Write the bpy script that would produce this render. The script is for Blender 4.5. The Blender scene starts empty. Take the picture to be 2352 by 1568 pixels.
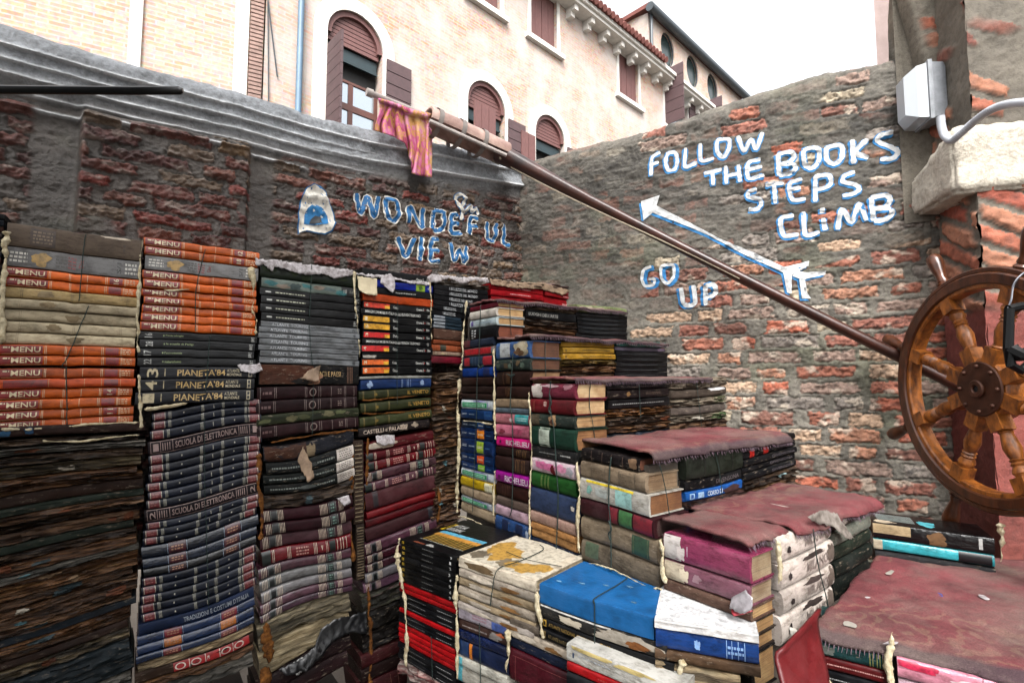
import bpy, bmesh, math, random
import numpy as np
from mathutils import Vector, Matrix, noise as mnoise

# ---------------------------------------------------------------- camera, sky, sun, exposure
scene = bpy.context.scene
COL = scene.collection
EYE = 1.20
YAW, PITCH, FPX = math.radians(36.0), math.radians(4.18), 1176.0
cam = bpy.data.cameras.new('camera')
cam.lens = 18.0; cam.sensor_width = 36.0; cam.clip_start = 0.02; cam.clip_end = 400.0
camo = bpy.data.objects.new('camera', cam); COL.objects.link(camo)
camo.location = (0, 0, EYE); camo.rotation_euler = (math.radians(90) + PITCH, 0, -YAW)
scene.camera = camo
SUN_EL, SUN_ROT = math.radians(50), math.radians(216)
world = bpy.data.worlds.new('World'); scene.world = world; world.use_nodes = True
wn = world.node_tree.nodes; wl = world.node_tree.links
bgn = wn['Background']; sky = wn.new('ShaderNodeTexSky'); sky.sky_type = 'NISHITA'
sky.sun_disc = False; sky.sun_elevation = SUN_EL; sky.sun_rotation = SUN_ROT
sky.air_density = 1.0; sky.dust_density = 5.0; sky.ozone_density = 1.0
hs = wn.new('ShaderNodeHueSaturation'); hs.inputs['Saturation'].default_value = 0.12
wl.new(sky.outputs[0], hs.inputs['Color']); wl.new(hs.outputs[0], bgn.inputs['Color'])
bgn.inputs['Strength'].default_value = 0.15
sun = bpy.data.lights.new('sun', 'SUN'); sun.energy = 1.5; sun.angle = math.radians(28); sun.color = (1, .97, .93)
suno = bpy.data.objects.new('sun', sun); COL.objects.link(suno)
sd = Vector((math.sin(SUN_ROT) * math.cos(SUN_EL), math.cos(SUN_ROT) * math.cos(SUN_EL), math.sin(SUN_EL)))
suno.rotation_euler = (-sd).to_track_quat('-Z', 'Y').to_euler(); suno.location = (0, 0, 20)
scene.view_settings.view_transform = 'Standard'; scene.view_settings.look = 'None'
scene.view_settings.exposure = 2.0; scene.view_settings.gamma = 1.0

# ---------------------------------------------------------------- measuring helpers
random.seed(7)
FW = (math.sin(YAW), math.cos(YAW)); RT = (math.cos(YAW), -math.sin(YAW))
def ray(x, y):
    a = (x - 1176.0) / FPX; b = (784.0 - y) / FPX
    h = math.cos(PITCH) - b * math.sin(PITCH)
    return Vector((FW[0] * h + RT[0] * a, FW[1] * h + RT[1] * a, math.sin(PITCH) + b * math.cos(PITCH)))
ORG = Vector((0, 0, EYE))
class Plane:                       # an upright face: point, direction to the viewer's right
    def __init__(s, x, y, ux, uy):
        n = math.hypot(ux, uy); s.P = Vector((x, y, 0)); s.U = Vector((ux / n, uy / n, 0))
        s.N = Vector((s.U.y, -s.U.x, 0)); s.rz = math.atan2(s.U.y, s.U.x)   # N points out to the viewer
    def hit(s, px, py, off=0.0):
        r = ray(px, py); t = ((s.P + s.N * off - ORG).dot(s.N)) / r.dot(s.N)
        return ORG + r * t
    def uz(s, px, py, off=0.0):
        p = s.hit(px, py, off); return (p - s.P).dot(s.U), p.z
    def at(s, u, z, off=0.0):
        v = s.P + s.U * u + s.N * off; v.z = z; return v
    def moved(s, off):
        q = s.P + s.N * off; return Plane(q.x, q.y, s.U.x, s.U.y)
def hitz(px, py, z):
    r = ray(px, py); return ORG + r * ((z - EYE) / r.z)
def dist(px, py, d):               # point at forward depth d
    r = ray(px, py); f = r.x * FW[0] + r.y * FW[1]; return ORG + r * (d / f)

def hsh(*k):
    x = 0.0
    for i, v in enumerate(k): x += v * (12.9898 + 65.233 * i)
    x = math.sin(x) * 43758.5453
    return x - math.floor(x)
def nhash(a, b, s=0.0):
    x = np.sin(a * 127.1 + b * 311.7 + s * 74.7) * 43758.5453
    return x - np.floor(x)
def vnoise(x, y, s=0.0):
    xi = np.floor(x); yi = np.floor(y); fx = x - xi; fy = y - yi
    fx = fx * fx * (3 - 2 * fx); fy = fy * fy * (3 - 2 * fy)
    a = nhash(xi, yi, s); b = nhash(xi + 1, yi, s); c = nhash(xi, yi + 1, s); d = nhash(xi + 1, yi + 1, s)
    return (a * (1 - fx) + b * fx) * (1 - fy) + (c * (1 - fx) + d * fx) * fy
def fbm(x, y, o=4, s=0.0):
    r = 0.0; am = 0.5
    for i in range(o):
        r = r + am * vnoise(x, y, s + i * 3.1); x = x * 2.03 + 5.2; y = y * 2.03 + 1.3; am *= 0.5
    return r / (1 - 0.5 ** o)
def sstep(a, b, x):
    t = np.clip((x - a) / (b - a), 0, 1); return t * t * (3 - 2 * t)

# ---------------------------------------------------------------- materials
def lin(c):
    if isinstance(c, str):
        c = c.lstrip('#'); c = [int(c[i:i + 2], 16) / 255 for i in (0, 2, 4)]
        return tuple(.66 * (v / 12.92 if v < .04045 else ((v + .055) / 1.055) ** 2.4) ** 1.12 for v in c)
    return tuple(c[:3])
MATS = {}
def nd(t, ty, **kw):
    n = t.nodes.new(ty)
    for k, v in kw.items(): setattr(n, k, v)
    return n
def base_mat(name):
    m = bpy.data.materials.new(name); m.use_nodes = True
    t = m.node_tree; return m, t, t.nodes['Principled BSDF']
def rampn(t, stops):
    r = nd(t, 'ShaderNodeValToRGB'); e = r.color_ramp.elements
    while len(e) < len(stops): e.new(0.5)
    for q, (p, c) in zip(e, stops): q.position = p; q.color = (c[0], c[1], c[2], 1)
    return r
def mixc(t, f, a, b, mode='MIX'):
    n = nd(t, 'ShaderNodeMix', data_type='RGBA', blend_type=mode)
    for s, v in ((n.inputs[0], f), (n.inputs[6], a), (n.inputs[7], b)):
        if hasattr(v, 'is_linked'): t.links.new(v, s)
        elif isinstance(v, (int, float)): s.default_value = v
        else: s.default_value = (v[0], v[1], v[2], 1)
    return n.outputs[2]
def coords(t, sx=1, sy=1, sz=1, rnd=True):
    tc = nd(t, 'ShaderNodeTexCoord'); mp = nd(t, 'ShaderNodeMapping')
    mp.inputs['Scale'].default_value = (sx, sy, sz)
    t.links.new(tc.outputs['Object'], mp.inputs['Vector'])
    return mp.outputs[0]
def noisen(t, vec, scale, detail=4, rough=.6, rnd=True):
    n = nd(t, 'ShaderNodeTexNoise'); n.noise_dimensions = '4D' if rnd else '3D'
    n.inputs['Scale'].default_value = scale; n.inputs['Detail'].default_value = detail
    n.inputs['Roughness'].default_value = rough
    t.links.new(vec, n.inputs['Vector'])
    if rnd:
        oi = nd(t, 'ShaderNodeObjectInfo'); mu = nd(t, 'ShaderNodeMath', operation='MULTIPLY'); mu.inputs[1].default_value = 57.0
        t.links.new(oi.outputs['Random'], mu.inputs[0]); t.links.new(mu.outputs[0], n.inputs['W'])
    return n.outputs['Fac']
def bumpn(t, bsdf, h, dist=.002, strength=.6):
    b = nd(t, 'ShaderNodeBump'); b.inputs['Distance'].default_value = dist; b.inputs['Strength'].default_value = strength
    t.links.new(h, b.inputs['Height']); t.links.new(b.outputs[0], bsdf.inputs['Normal'])

def cover_mat(col, kind='cloth'):
    key = ('cover', str(col), kind)
    if key in MATS: return MATS[key]
    c = lin(col); m, t, b = base_mat('cover_' + kind)
    v = coords(t)
    dirt = noisen(t, v, 14, 5, .65)
    dk = tuple(x * .55 for x in c); lt = tuple(min(1, x * 1.12 + .01) for x in c)
    r = rampn(t, [(.32, dk), (.5, c), (.75, lt)]); t.links.new(dirt, r.inputs[0])
    out = r.outputs[0]
    # scuffs that run along the spine, showing the board
    sv = coords(t, 1, 3.2, 3.2); sc = noisen(t, sv, 42, 5, .75)
    amt = {'cloth': .66, 'gloss': .72, 'plastic': .75, 'worn': .575, 'paper': .70, 'clean': .76}[kind]
    s2 = rampn(t, [(amt, (0, 0, 0)), (amt + .05, (1, 1, 1))]); t.links.new(sc, s2.inputs[0])
    pale = tuple(.45 * x + .10 for x in c) if kind != 'worn' else tuple(.5 * x + k for x, k in zip(c, (.12, .10, .078)))
    out = mixc(t, s2.outputs[0], out, pale)
    # brown damp stains
    st = noisen(t, v, 5.5, 3, .6); s3 = rampn(t, [(.56, (0, 0, 0)), (.72, (.62, .62, .62) if kind != 'clean' else (.1, .1, .1))]); t.links.new(st, s3.inputs[0])
    out = mixc(t, s3.outputs[0], out, tuple(x * .38 + .012 for x in c))
    oi = nd(t, 'ShaderNodeObjectInfo'); rv = rampn(t, [(0, (.62, .60, .58)), (1, (1.12, 1.1, 1.08))]); t.links.new(oi.outputs['Random'], rv.inputs[0])
    out = mixc(t, 1.0, out, rv.outputs[0], 'MULTIPLY')
    gm_ = noisen(t, coords(t, 1, 1.6, 2.6), 26, 6, .72); rg = rampn(t, [(.36, (.34, .30, .26)), (.52, (1, 1, 1))]); t.links.new(gm_, rg.inputs[0])
    out = mixc(t, .15 if kind == 'clean' else .7, out, rg.outputs[0], 'MULTIPLY')
    t.links.new(out, b.inputs['Base Color'])
    b.inputs['Roughness'].default_value = {'cloth': .6, 'gloss': .36, 'plastic': .2, 'worn': .65, 'paper': .75, 'clean': .42}[kind]; b.inputs['Specular IOR Level'].default_value = {'cloth': .12, 'gloss': .2, 'plastic': .45, 'worn': .12, 'paper': .2, 'clean': .3}[kind]
    fb = noisen(t, coords(t, 1, 2.4, 2.4), 60, 4, .6)
    bumpn(t, b, fb, .004 if kind in ('worn', 'plastic') else .002, .5)
    MATS[key] = m; return m
def decay_mat(c1, c2, c3, wet=.45):
    key = ('decay', str(c1), str(c2), str(c3), wet)
    if key in MATS: return MATS[key]
    m, t, b = base_mat('rotted_paper')
    n1 = noisen(t, coords(t, 4.5, 34, 130), 1.0, 6, .68)
    n2 = noisen(t, coords(t, 8, 18, 34), 1.0, 5, .65)
    r = rampn(t, [(.30, tuple(x * .35 for x in lin(c1))), (.44, lin(c1)), (.56, lin(c2)), (.68, lin(c3)), (.76, lin(c1))])
    t.links.new(n1, r.inputs[0])
    r2 = rampn(t, [(.4, (.35, .35, .35)), (.6, (1, 1, 1))]); t.links.new(n2, r2.inputs[0])
    out = mixc(t, 1.0, r.outputs[0], r2.outputs[0], 'MULTIPLY')
    t.links.new(out, b.inputs['Base Color']); b.inputs['Roughness'].default_value = wet; b.inputs['Specular IOR Level'].default_value = .25
    bumpn(t, b, n1, .012, .9); MATS[key] = m; return m
def page_mat(col='#c9ad84'):
    key = ('pages', str(col))
    if key in MATS: return MATS[key]
    c = lin(col); m, t, b = base_mat('page_edges')
    n1 = noisen(t, coords(t, 6, 6, 700), 1.0, 3, .6)
    r = rampn(t, [(.3, tuple(x * .45 for x in c)), (.5, c), (.75, tuple(min(1, x * 1.15) for x in c))]); t.links.new(n1, r.inputs[0])
    n2 = noisen(t, coords(t), 16, 4, .6); r2 = rampn(t, [(.42, (.5, .38, .27)), (.62, (1, 1, 1))]); t.links.new(n2, r2.inputs[0])
    t.links.new(mixc(t, .75, r.outputs[0], r2.outputs[0], 'MULTIPLY'), b.inputs['Base Color'])
    b.inputs['Roughness'].default_value = .8; bumpn(t, b, n1, .003, .7); MATS[key] = m; return m
def ink(col, rough=.5, wear=.0):
    key = ('ink', str(col), rough, wear)
    if key in MATS: return MATS[key]
    c = lin(col); m, t, b = base_mat('print')
    n1 = noisen(t, coords(t), 70, 4, .65); r = rampn(t, [(.35, tuple(x * .45 for x in c)), (.55, c)]); t.links.new(n1, r.inputs[0])
    t.links.new(r.outputs[0], b.inputs['Base Color']); b.inputs['Roughness'].default_value = rough; MATS[key] = m; return m
def plain(name, col, rough=.6, scale=12, var=.35, bump=.002, metal=0.0, stretch=(1, 1, 1), spec=.5, col2=None, lo=.35, hi=.65):
    key = ('plain', name, str(col), rough, scale, str(col2))
    if key in MATS: return MATS[key]
    c = lin(col); m, t, b = base_mat(name)
    n1 = noisen(t, coords(t, *stretch), scale, 6, .65)
    c2 = lin(col2) if col2 else tuple(x * (1 - var) for x in c)
    r = rampn(t, [(lo, c2), (hi, c)]); t.links.new(n1, r.inputs[0]); t.links.new(r.outputs[0], b.inputs['Base Color'])
    b.inputs['Roughness'].default_value = rough; b.inputs['Metallic'].default_value = metal
    b.inputs['Specular IOR Level'].default_value = spec
    if bump: bumpn(t, b, n1, bump, .7)
    MATS[key] = m; return m
def wall_mat(name, rough, fine=55, bump=.004, spec=.5):
    m, t, b = base_mat(name)
    at = nd(t, 'ShaderNodeAttribute', attribute_name='Col')
    n1 = noisen(t, coords(t), fine, 6, .7, rnd=False); r = rampn(t, [(.3, (.62, .6, .58)), (.5, (1, 1, 1)), (.75, (1.2, 1.2, 1.2))]); t.links.new(n1, r.inputs[0])
    t.links.new(mixc(t, 1.0, at.outputs['Color'], r.outputs[0], 'MULTIPLY'), b.inputs['Base Color'])
    b.inputs['Roughness'].default_value = rough; b.inputs['Specular IOR Level'].default_value = spec
    bumpn(t, b, n1, bump, .8); return m

# ---------------------------------------------------------------- object helpers
def tag(o, label=None, cat=None, group=None, kind=None):
    if label: o['label'] = label
    if cat: o['category'] = cat
    if group: o['group'] = group
    if kind: o['kind'] = kind
    return o
def empty(name, loc, rot=(0, 0, 0)):
    o = bpy.data.objects.new(name, None); o.empty_display_size = .05
    o.location = loc; o.rotation_euler = rot; COL.objects.link(o); return o
def link(name, me, m=None, parent=None, loc=None, rot=None):
    o = bpy.data.objects.new(name, me); COL.objects.link(o)
    if m is not None:
        if isinstance(m, (list, tuple)):
            for q in m: me.materials.append(q)
        else: me.materials.append(m)
    if parent: o.parent = parent
    if loc is not None: o.location = loc
    if rot is not None: o.rotation_euler = rot
    return o
def mesh(name, vs, fs, m=None, parent=None, loc=None, rot=None, smooth=False, fix=False):
    me = bpy.data.meshes.new(name); me.from_pydata([tuple(v) for v in vs], [], fs)
    if fix:
        bm = bmesh.new(); bm.from_mesh(me); bmesh.ops.recalc_face_normals(bm, faces=bm.faces); bm.to_mesh(me); bm.free()
    if smooth:
        me.polygons.foreach_set('use_smooth', [True] * len(me.polygons))
    me.update(); return link(name, me, m, parent, loc, rot)
class MB:
    """collects shapes for ONE mesh"""
    def __init__(s): s.v = []; s.f = []
    def add(s, vs, fs):
        k = len(s.v); s.v += [tuple(v) for v in vs]; s.f += [tuple(i + k for i in f) for f in fs]
    def box(s, a, b):
        (x0, y0, z0), (x1, y1, z1) = a, b
        s.add([(x0, y0, z0), (x1, y0, z0), (x1, y1, z0), (x0, y1, z0), (x0, y0, z1), (x1, y0, z1), (x1, y1, z1), (x0, y1, z1)],
              [(0, 3, 2, 1), (4, 5, 6, 7), (0, 1, 5, 4), (1, 2, 6, 5), (2, 3, 7, 6), (3, 0, 4, 7)])
    def obox(s, c, ex, ey, ez):     # centre and three half-axis vectors
        c, ex, ey, ez = Vector(c), Vector(ex), Vector(ey), Vector(ez)
        p = [c + ex * i + ey * j + ez * k for k in (-1, 1) for (i, j) in ((-1, -1), (1, -1), (1, 1), (-1, 1))]
        s.add(p, [(0, 3, 2, 1), (4, 5, 6, 7), (0, 1, 5, 4), (1, 2, 6, 5), (2, 3, 7, 6), (3, 0, 4, 7)])
    def tube(s, pts, r, n=10, cap=True, flat=None):
        pts = [Vector(p) for p in pts]; k0 = len(s.v); rs = r if isinstance(r, (list, tuple)) else [r] * len(pts)
        up = Vector((.13, .21, .97))
        for i, p in enumerate(pts):
            d = (pts[min(i + 1, len(pts) - 1)] - pts[max(i - 1, 0)]).normalized()
            a = d.cross(up)
            if a.length < 1e-4: a = d.cross(Vector((1, 0, 0)))
            a.normalize(); b = a.cross(d)
            for j in range(n):
                w = 2 * math.pi * j / n
                s.v.append(tuple(p + (a * math.cos(w) + b * math.sin(w) * (flat or 1)) * rs[i]))
        for i in range(len(pts) - 1):
            for j in range(n):
                q = (j + 1) % n
                s.f.append((k0 + i * n + j, k0 + i * n + q, k0 + (i + 1) * n + q, k0 + (i + 1) * n + j))
        if cap:
            s.f.append(tuple(k0 + j for j in reversed(range(n)))); e = k0 + (len(pts) - 1) * n
            s.f.append(tuple(e + j for j in range(n)))
    def lathe(s, prof, o, ax, n=14):   # prof = [(t along axis, radius)]
        o = Vector(o); ax = Vector(ax).normalized(); s.tube([o + ax * t for t, r in prof], [r for t, r in prof], n)
    def build(s, name, m=None, parent=None, smooth=True, fix=True, loc=None, rot=None, angle=True):
        o = mesh(name, s.v, s.f, m, parent, loc, rot, smooth, fix)
        if smooth and angle:
            o.data.set_sharp_from_angle(angle=math.radians(40))
        return o
TXT = {}
def text_geo(s):
    if s in TXT: return TXT[s]
    cu = bpy.data.curves.new('lettering', 'FONT'); cu.body = s; cu.resolution_u = 2; cu.offset = .012
    ob = bpy.data.objects.new('lettering', cu); me = bpy.data.meshes.new_from_object(ob)
    v = np.array([x.co[:2] for x in me.vertices]) if len(me.vertices) else np.zeros((1, 2))
    lo, hi = v.min(0), v.max(0); v = (v - lo) / np.maximum(hi - lo, 1e-6)
    f = [tuple(p.vertices) for p in me.polygons]
    bpy.data.objects.remove(ob); bpy.data.meshes.remove(me); bpy.data.curves.remove(cu)
    TXT[s] = (v, f); return TXT[s]

# ---------------------------------------------------------------- setting: ground and the two courtyard walls
LW = Plane(0, 2.09, 1, 0)                    # wall behind the book stacks
RW = Plane(1.563, 2.09, .504, -.8637)        # wall with the painted steps sign
def ground():
    v = []; f = []; n = 60
    for j in range(n + 1):
        for i in range(n + 1):
            x = (i / n * 2 - 1); y = (j / n * 2 - 1); x = math.copysign(abs(x) ** 2.2, x) * 120; y = math.copysign(abs(y) ** 2.2, y) * 120
            v.append((x, y, -.0 + .006 * mnoise.noise((x * 3, y * 3, 0))))
    for j in range(n):
        for i in range(n):
            a = j * (n + 1) + i; f.append((a, a + 1, a + n + 2, a + n + 1))
    o = mesh('ground', v, f, plain('ground', '#6f6a62', .6, 6, .4, .01)); tag(o, kind='structure')
ground()

def enclosure():  # unseen tall walls behind the camera, added to block sun and sky
    for x0, x1 in ((-5.0, -1.0), (1.5, 5.5)):
        mb = MB(); mb.box((x0, -1.8, 0), (x1, -1.5, 10.0)); mb.build('added_shade_wall', plain('shade_wall_plaster', '#8d857a', .9, 4, .35, .006), smooth=False)['kind'] = 'structure'
def canopy():      # unseen canopy, added to shade the stacks at the left
    mb = MB(); mb.box((-3.2, -1.49, EYE + 1.62), (-.35, 1.06, EYE + 1.70)); o = mb.build('added_shade_canopy', plain('shade_canopy_boards', '#4a3f36', .9, 6, .4, .004), smooth=False); o['kind'] = 'structure'
canopy()
enclosure()
def brick_cells(u, z, sd, ch, bl):
    zz = z + .016 * (fbm(u * 1.7, z * 1.7, 3, sd) - .5) + .005 * (fbm(u * 9, z * 9, 2, sd + 4) - .5)
    row = np.floor(zz / ch); fz = zz / ch - row
    uu = u + .02 * (fbm(u * 6, z * 11, 2, sd + 9) - .5)
    q = uu / bl + nhash(row, row * 0 + 3, sd) * 7.0
    q = q + .38 * np.sin(q * 2.3 + row * 1.7 + sd) * .5
    c = np.floor(q); fx = q - c
    r1 = nhash(c, row, sd + 1); r2 = nhash(c, row, sd + 2); r3 = nhash(c, row, sd + 3); r4 = nhash(c, row, sd + 5)
    hx = .5 - .045 - .10 * r3; hz = .5 - .075 - .11 * r4
    e = np.minimum((hx - np.abs(fx - .5)) * bl, (hz - np.abs(fz - .5)) * ch)
    e = e + .020 * (fbm(u * 34, z * 50, 3, sd + 7) - .5) + .009 * (fbm(u * 110, z * 130, 2, sd + 8) - .5)
    return e, r1, r2, r3, r4
def pick(r, cols, wts):
    cols = np.array([lin(c) for c in cols]); cw = np.cumsum(wts) / np.sum(wts)
    i = np.searchsorted(cw, np.clip(r, 0, .9999)); return cols[i]

def right_fields(u, z, color=True):
    e, r1, r2, r3, r4 = brick_cells(u, z, 11.0, .063, .18)
    big = fbm(u * 1.6, z * 2.2, 4, 31)
    zr = z - EYE
    cov = np.clip(.13 + .60 * sstep(.15, .62, zr - .16 * u + .10) + .30 * sstep(.75, .3, u) * sstep(-.2, .3, zr), .05, .9)
    hide = sstep(-.04, .05, cov - .55 * r2 - .5 * big + .02)
    msk = sstep(0, .002, e) * (1 - sstep(.3, .5, hide + .35 * (fbm(u * 22, z * 40, 4, 16) - .5)))
    rough = fbm(u * 48, z * 62, 4, 5) - .5; mid = fbm(u * 14, z * 22, 4, 6) - .5; lay = fbm(u * 15, z * 52, 4, 12) - .5
    grit = fbm(u * 130, z * 150, 3, 15) - .5
    face = .004 * (r3 - .45) + .012 * rough + .006 * grit
    h = .012 * mid + .008 * rough + .010 * lay * sstep(.2, .7, zr) + .004 * grit + msk * face - .007 * np.exp(-(e / .0035) ** 2) * (1 - hide)
    h = h + .03 * (big - .5)
    if not color: return h
    bc = pick(r1, ['#a26a56', '#ae8068', '#bba088', '#b3a691', '#7d574a', '#968074', '#976556', '#887f77', '#a8644d'], [2.4, 2.4, 1.6, 1.0, 1.5, 1.7, 2, 1.8, 1.6])
    bc = bc * (1.0 + 1.1 * (fbm(u * 30, z * 40, 4, 41) - .5) + .8 * (fbm(u * 120, z * 140, 3, 42) - .5))[..., None]
    eff = sstep(.60, .72, fbm(u * 17 + r4 * 9, z * 26, 4, 44))[..., None] * .75
    bc = bc * (1 - eff) + np.array(lin('#c9bcab')) * eff
    pit = sstep(.66, .74, fbm(u * 60, z * 75, 3, 47))[..., None] * .6; bc = bc * (1 - pit)
    mc = np.array(lin('#746f66')) * (1.0 + 1.3 * (fbm(u * 12, z * 18, 5, 51) - .5) + .9 * (fbm(u * 120, z * 140, 3, 52) - .5))[..., None]
    dk = (sstep(.25, .75, zr) * sstep(1.25, .9, zr - .1 * u) * (.35 + .9 * fbm(u * 3, z * 9, 3, 60)))[..., None]
    mc = mc * (1 - .55 * dk)
    wht = sstep(.62, .75, fbm(u * 11, z * 35, 4, 55))[..., None] * .25; mc = mc * (1 - wht) + np.array(lin('#a09a8e')) * wht
    grn = sstep(.55, .8, fbm(u * 3, z * 4, 3, 58))[..., None] * .4; mc = mc * (1 - grn * np.array([.35, .15, .5]))
    gh = (sstep(0, .003, e) * sstep(.35, .6, fbm(u * 8, z * 14, 3, 62)) * .24)[..., None]; m = np.maximum(msk[..., None], gh); return h, mc * (1 - m) + bc * m

def left_fields(u, z, color=True, ztop=None):
    e, r1, r2, r3, r4 = brick_cells(u, z, 23.0, .050, .19)
    t = LTOP(u) - z
    big = fbm(u * 2.1, z * 3.2, 4, 71); rough = fbm(u * 60, z * 75, 4, 75) - .5; mid = fbm(u * 15, z * 28, 4, 76) - .5
    lay = fbm(u * 16, z * 60, 4, 77) - .5; grit = fbm(u * 95, z * 120, 3, 79) - .5
    panel = sstep(-.19, -.172, u) * sstep(.302, .288, u) * sstep(.20, .225, t + .012 * (u - .1))
    rec = sstep(-.172, -.20, u) * sstep(.15, .2, t)
    strip = sstep(-.31, -.29, u) * sstep(-.17, -.19, u) + sstep(.296, .31, u) * sstep(.40, .375, u)
    plas = np.maximum(sstep(.24, .19, t + .03 * mid), strip * sstep(.1, .2, t))
    plas = np.maximum(plas, sstep(.64, .70, big + .15 * mid) * .9)
    hide = np.maximum(plas, sstep(.42, .5, .55 * r2 + .5 * big - .12) * .0)
    msk = sstep(-.0005, .0015, e) * (1 - hide)
    h = .009 * mid + .005 * rough + .005 * lay + msk * (.005 + .006 * (r3 - .3) + .012 * rough + .006 * lay + .010 * grit) + .007 * grit * (1 - .6 * plas) + .006 * (fbm(u * 40, z * 100, 4, 78) - .5) * (1 - .8 * plas) - .006 * np.exp(-(e / .004) ** 2) * (1 - plas)
    h = h * (1 - .3 * sstep(.2, .12, t)) + .006 * (fbm(u * 20, z * 30, 4, 87) - .5) * sstep(.25, .1, t) + .045 * panel - .02 * rec
    w = sstep(.95, .35, u); saw = 0.0 * u
    for k in range(5):
        a = .072 + .043 * k
        fr = np.clip((t - (a - .043)) / .043, 0, 1); saw = saw + (.017 * (.25 * fr + .75 * fr ** 4) * (t <= a) * (t > a - .043)) * (w if k else 1.0)
    o_ = np.clip(t / .15, 0, 1); one = (.4 * o_ + .6 * o_ ** 6) * (t <= .15) * .026 * (1 - w)
    lip_glint = np.clip(sum([np.exp(-((t - (.072 + .043 * k) + .004) / .005) ** 2) * (w if k else 1.0) for k in range(5)]) + np.exp(-((t - .145) / .006) ** 2) * (1 - w), 0, 1) * (.6 + .4 * sstep(.35, .55, fbm(u * 6, z * 20, 3, 98)))  # wet highlight lines on the ledge lips, painted near-white into the colour
    h = h + saw + one + .012 * sstep(.1, 0, t)
    h = h + .02 * (big - .5)
    if not color: return h
    bc = pick(r1, ['#6a3c31', '#75493a', '#6d5a48', '#57302a', '#80694f', '#7d382c'], [2.5, 2, 3, 2, 1.6, 1.3])
    bc = bc * (1.0 + 1.3 * (fbm(u * 26, z * 45, 4, 81) - .5))[..., None]
    eff = sstep(.55, .72, fbm(u * 22 + r4 * 5, z * 60, 4, 84))[..., None] * .6
    bc = bc * (1 - eff) + np.array(lin('#a0948a')) * eff
    mc = np.array(lin('#57504a')) * (1 + 1.2 * (fbm(u * 8, z * 24, 5, 91) - .5))[..., None]
    gr = sstep(.55, .75, fbm(u * 5, z * 9, 4, 93))[..., None] * .35; mc = mc * (1 - gr * np.array([.3, .12, .5]))
    pc = np.array(lin('#9a9ea2')) * (1 + 1.3 * (fbm(u * 9, z * 26, 5, 95) - .5) + .9 * (fbm(u * 90, z * 110, 3, 96) - .5))[..., None]
    p2 = (sstep(.24, .1, t))[..., None]; mc = mc * (1 - p2) + pc * p2; lm = (lip_glint * .95)[..., None]; mc = mc * (1 - lm) + np.array(lin('#f4f6f8')) * lm
    m = msk[..., None]; return h, mc * (1 - m) + bc * m

_lt = [LW.uz(x, y) for x, y in ((-300, -40), (0, 50), (295, 137), (550, 205), (740, 265), (870, 300), (1195, 366))]
def LTOP(u): return np.interp(u, [p[0] for p in _lt], [p[1] for p in _lt])
_rt = [RW.uz(x, y) for x, y in ((1195, 366), (1300, 338), (1500, 290), (1680, 226), (1860, 166), (2000, 140), (2090, 118), (2300, 60))]
def RTOP(u): return np.interp(u, [p[0] for p in _rt], [p[1] for p in _rt])

def wall(name, pl, u0, u1, zlo, top, fields, step, rad, mat, thick=.30):
    nu = int((u1 - u0) / step) + 1; us = np.linspace(u0, u1, nu)
    nz = int((float(np.max(top(us))) - rad - zlo) / step) + 1
    na = 14; nb = 10
    tp = top(us)[None, :] + .012 * (fbm(us * 5, us * 0, 3, 3) - .5)[None, :] + .006 * (fbm(us * 31, us * 0, 3, 8) - .5)[None, :]
    U = np.repeat(us[None, :], nz + na + nb + 1, 0); Z = np.zeros_like(U); Dn = np.zeros_like(U); Nn = np.ones_like(U); Nz = np.zeros_like(U)
    for j in range(nz): Z[j] = zlo + (tp[0] - rad - zlo) * j / (nz - 1)
    for k in range(na):
        a = math.pi / 2 * (k + 1) / na
        Z[nz + k] = tp[0] - rad + rad * math.sin(a); Dn[nz + k] = -rad * (1 - math.cos(a)); Nn[nz + k] = math.cos(a); Nz[nz + k] = math.sin(a)
    for k in range(nb):
        Z[nz + na + k] = tp[0] - .01 * (k + 1) / nb; Dn[nz + na + k] = -rad - (thick - rad) * (k + 1) / nb; Nn[nz + na + k] = 0; Nz[nz + na + k] = 1
    Z[-1] = zlo; Dn[-1] = -thick; Nn[-1] = -1; Nz[-1] = 0
    H, C = fields(U, Z); H[-1] = 0
    H[nz:] *= np.linspace(1, .5, na + nb + 1)[:, None]
    V = np.zeros(U.shape + (3,))
    off = Dn + Nn * H
    V[..., 0] = pl.P.x + pl.U.x * U + pl.N.x * off; V[..., 1] = pl.P.y + pl.U.y * U + pl.N.y * off; V[..., 2] = Z + Nz * H
    rows = U.shape[0]
    idx = np.arange(rows * nu).reshape(rows, nu)
    q = np.stack([idx[:-1, :-1], idx[:-1, 1:], idx[1:, 1:], idx[1:, :-1]], -1).reshape(-1, 4)
    me = bpy.data.meshes.new(name); me.vertices.add(rows * nu); me.vertices.foreach_set('co', V.reshape(-1).astype(np.float32))
    me.loops.add(q.size); me.loops.foreach_set('vertex_index', q.reshape(-1).astype(np.int32))
    me.polygons.add(len(q)); me.polygons.foreach_set('loop_start', np.arange(0, q.size, 4, dtype=np.int32))
    me.polygons.foreach_set('use_smooth', np.ones(len(q), dtype=bool)); me.update(calc_edges=True)
    at = me.color_attributes.new('Col', 'FLOAT_COLOR', 'POINT')
    c4 = np.ones((rows * nu, 4), np.float32); c4[:, :3] = np.clip(C.reshape(-1, 3), .004, .9); at.data.foreach_set('color', c4.reshape(-1))
    return link(name, me, mat)
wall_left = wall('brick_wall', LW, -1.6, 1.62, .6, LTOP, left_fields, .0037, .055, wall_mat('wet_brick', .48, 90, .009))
tag(wall_left, 'dark wet brick wall with grey coping behind the tall book stacks', 'wall')
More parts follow.
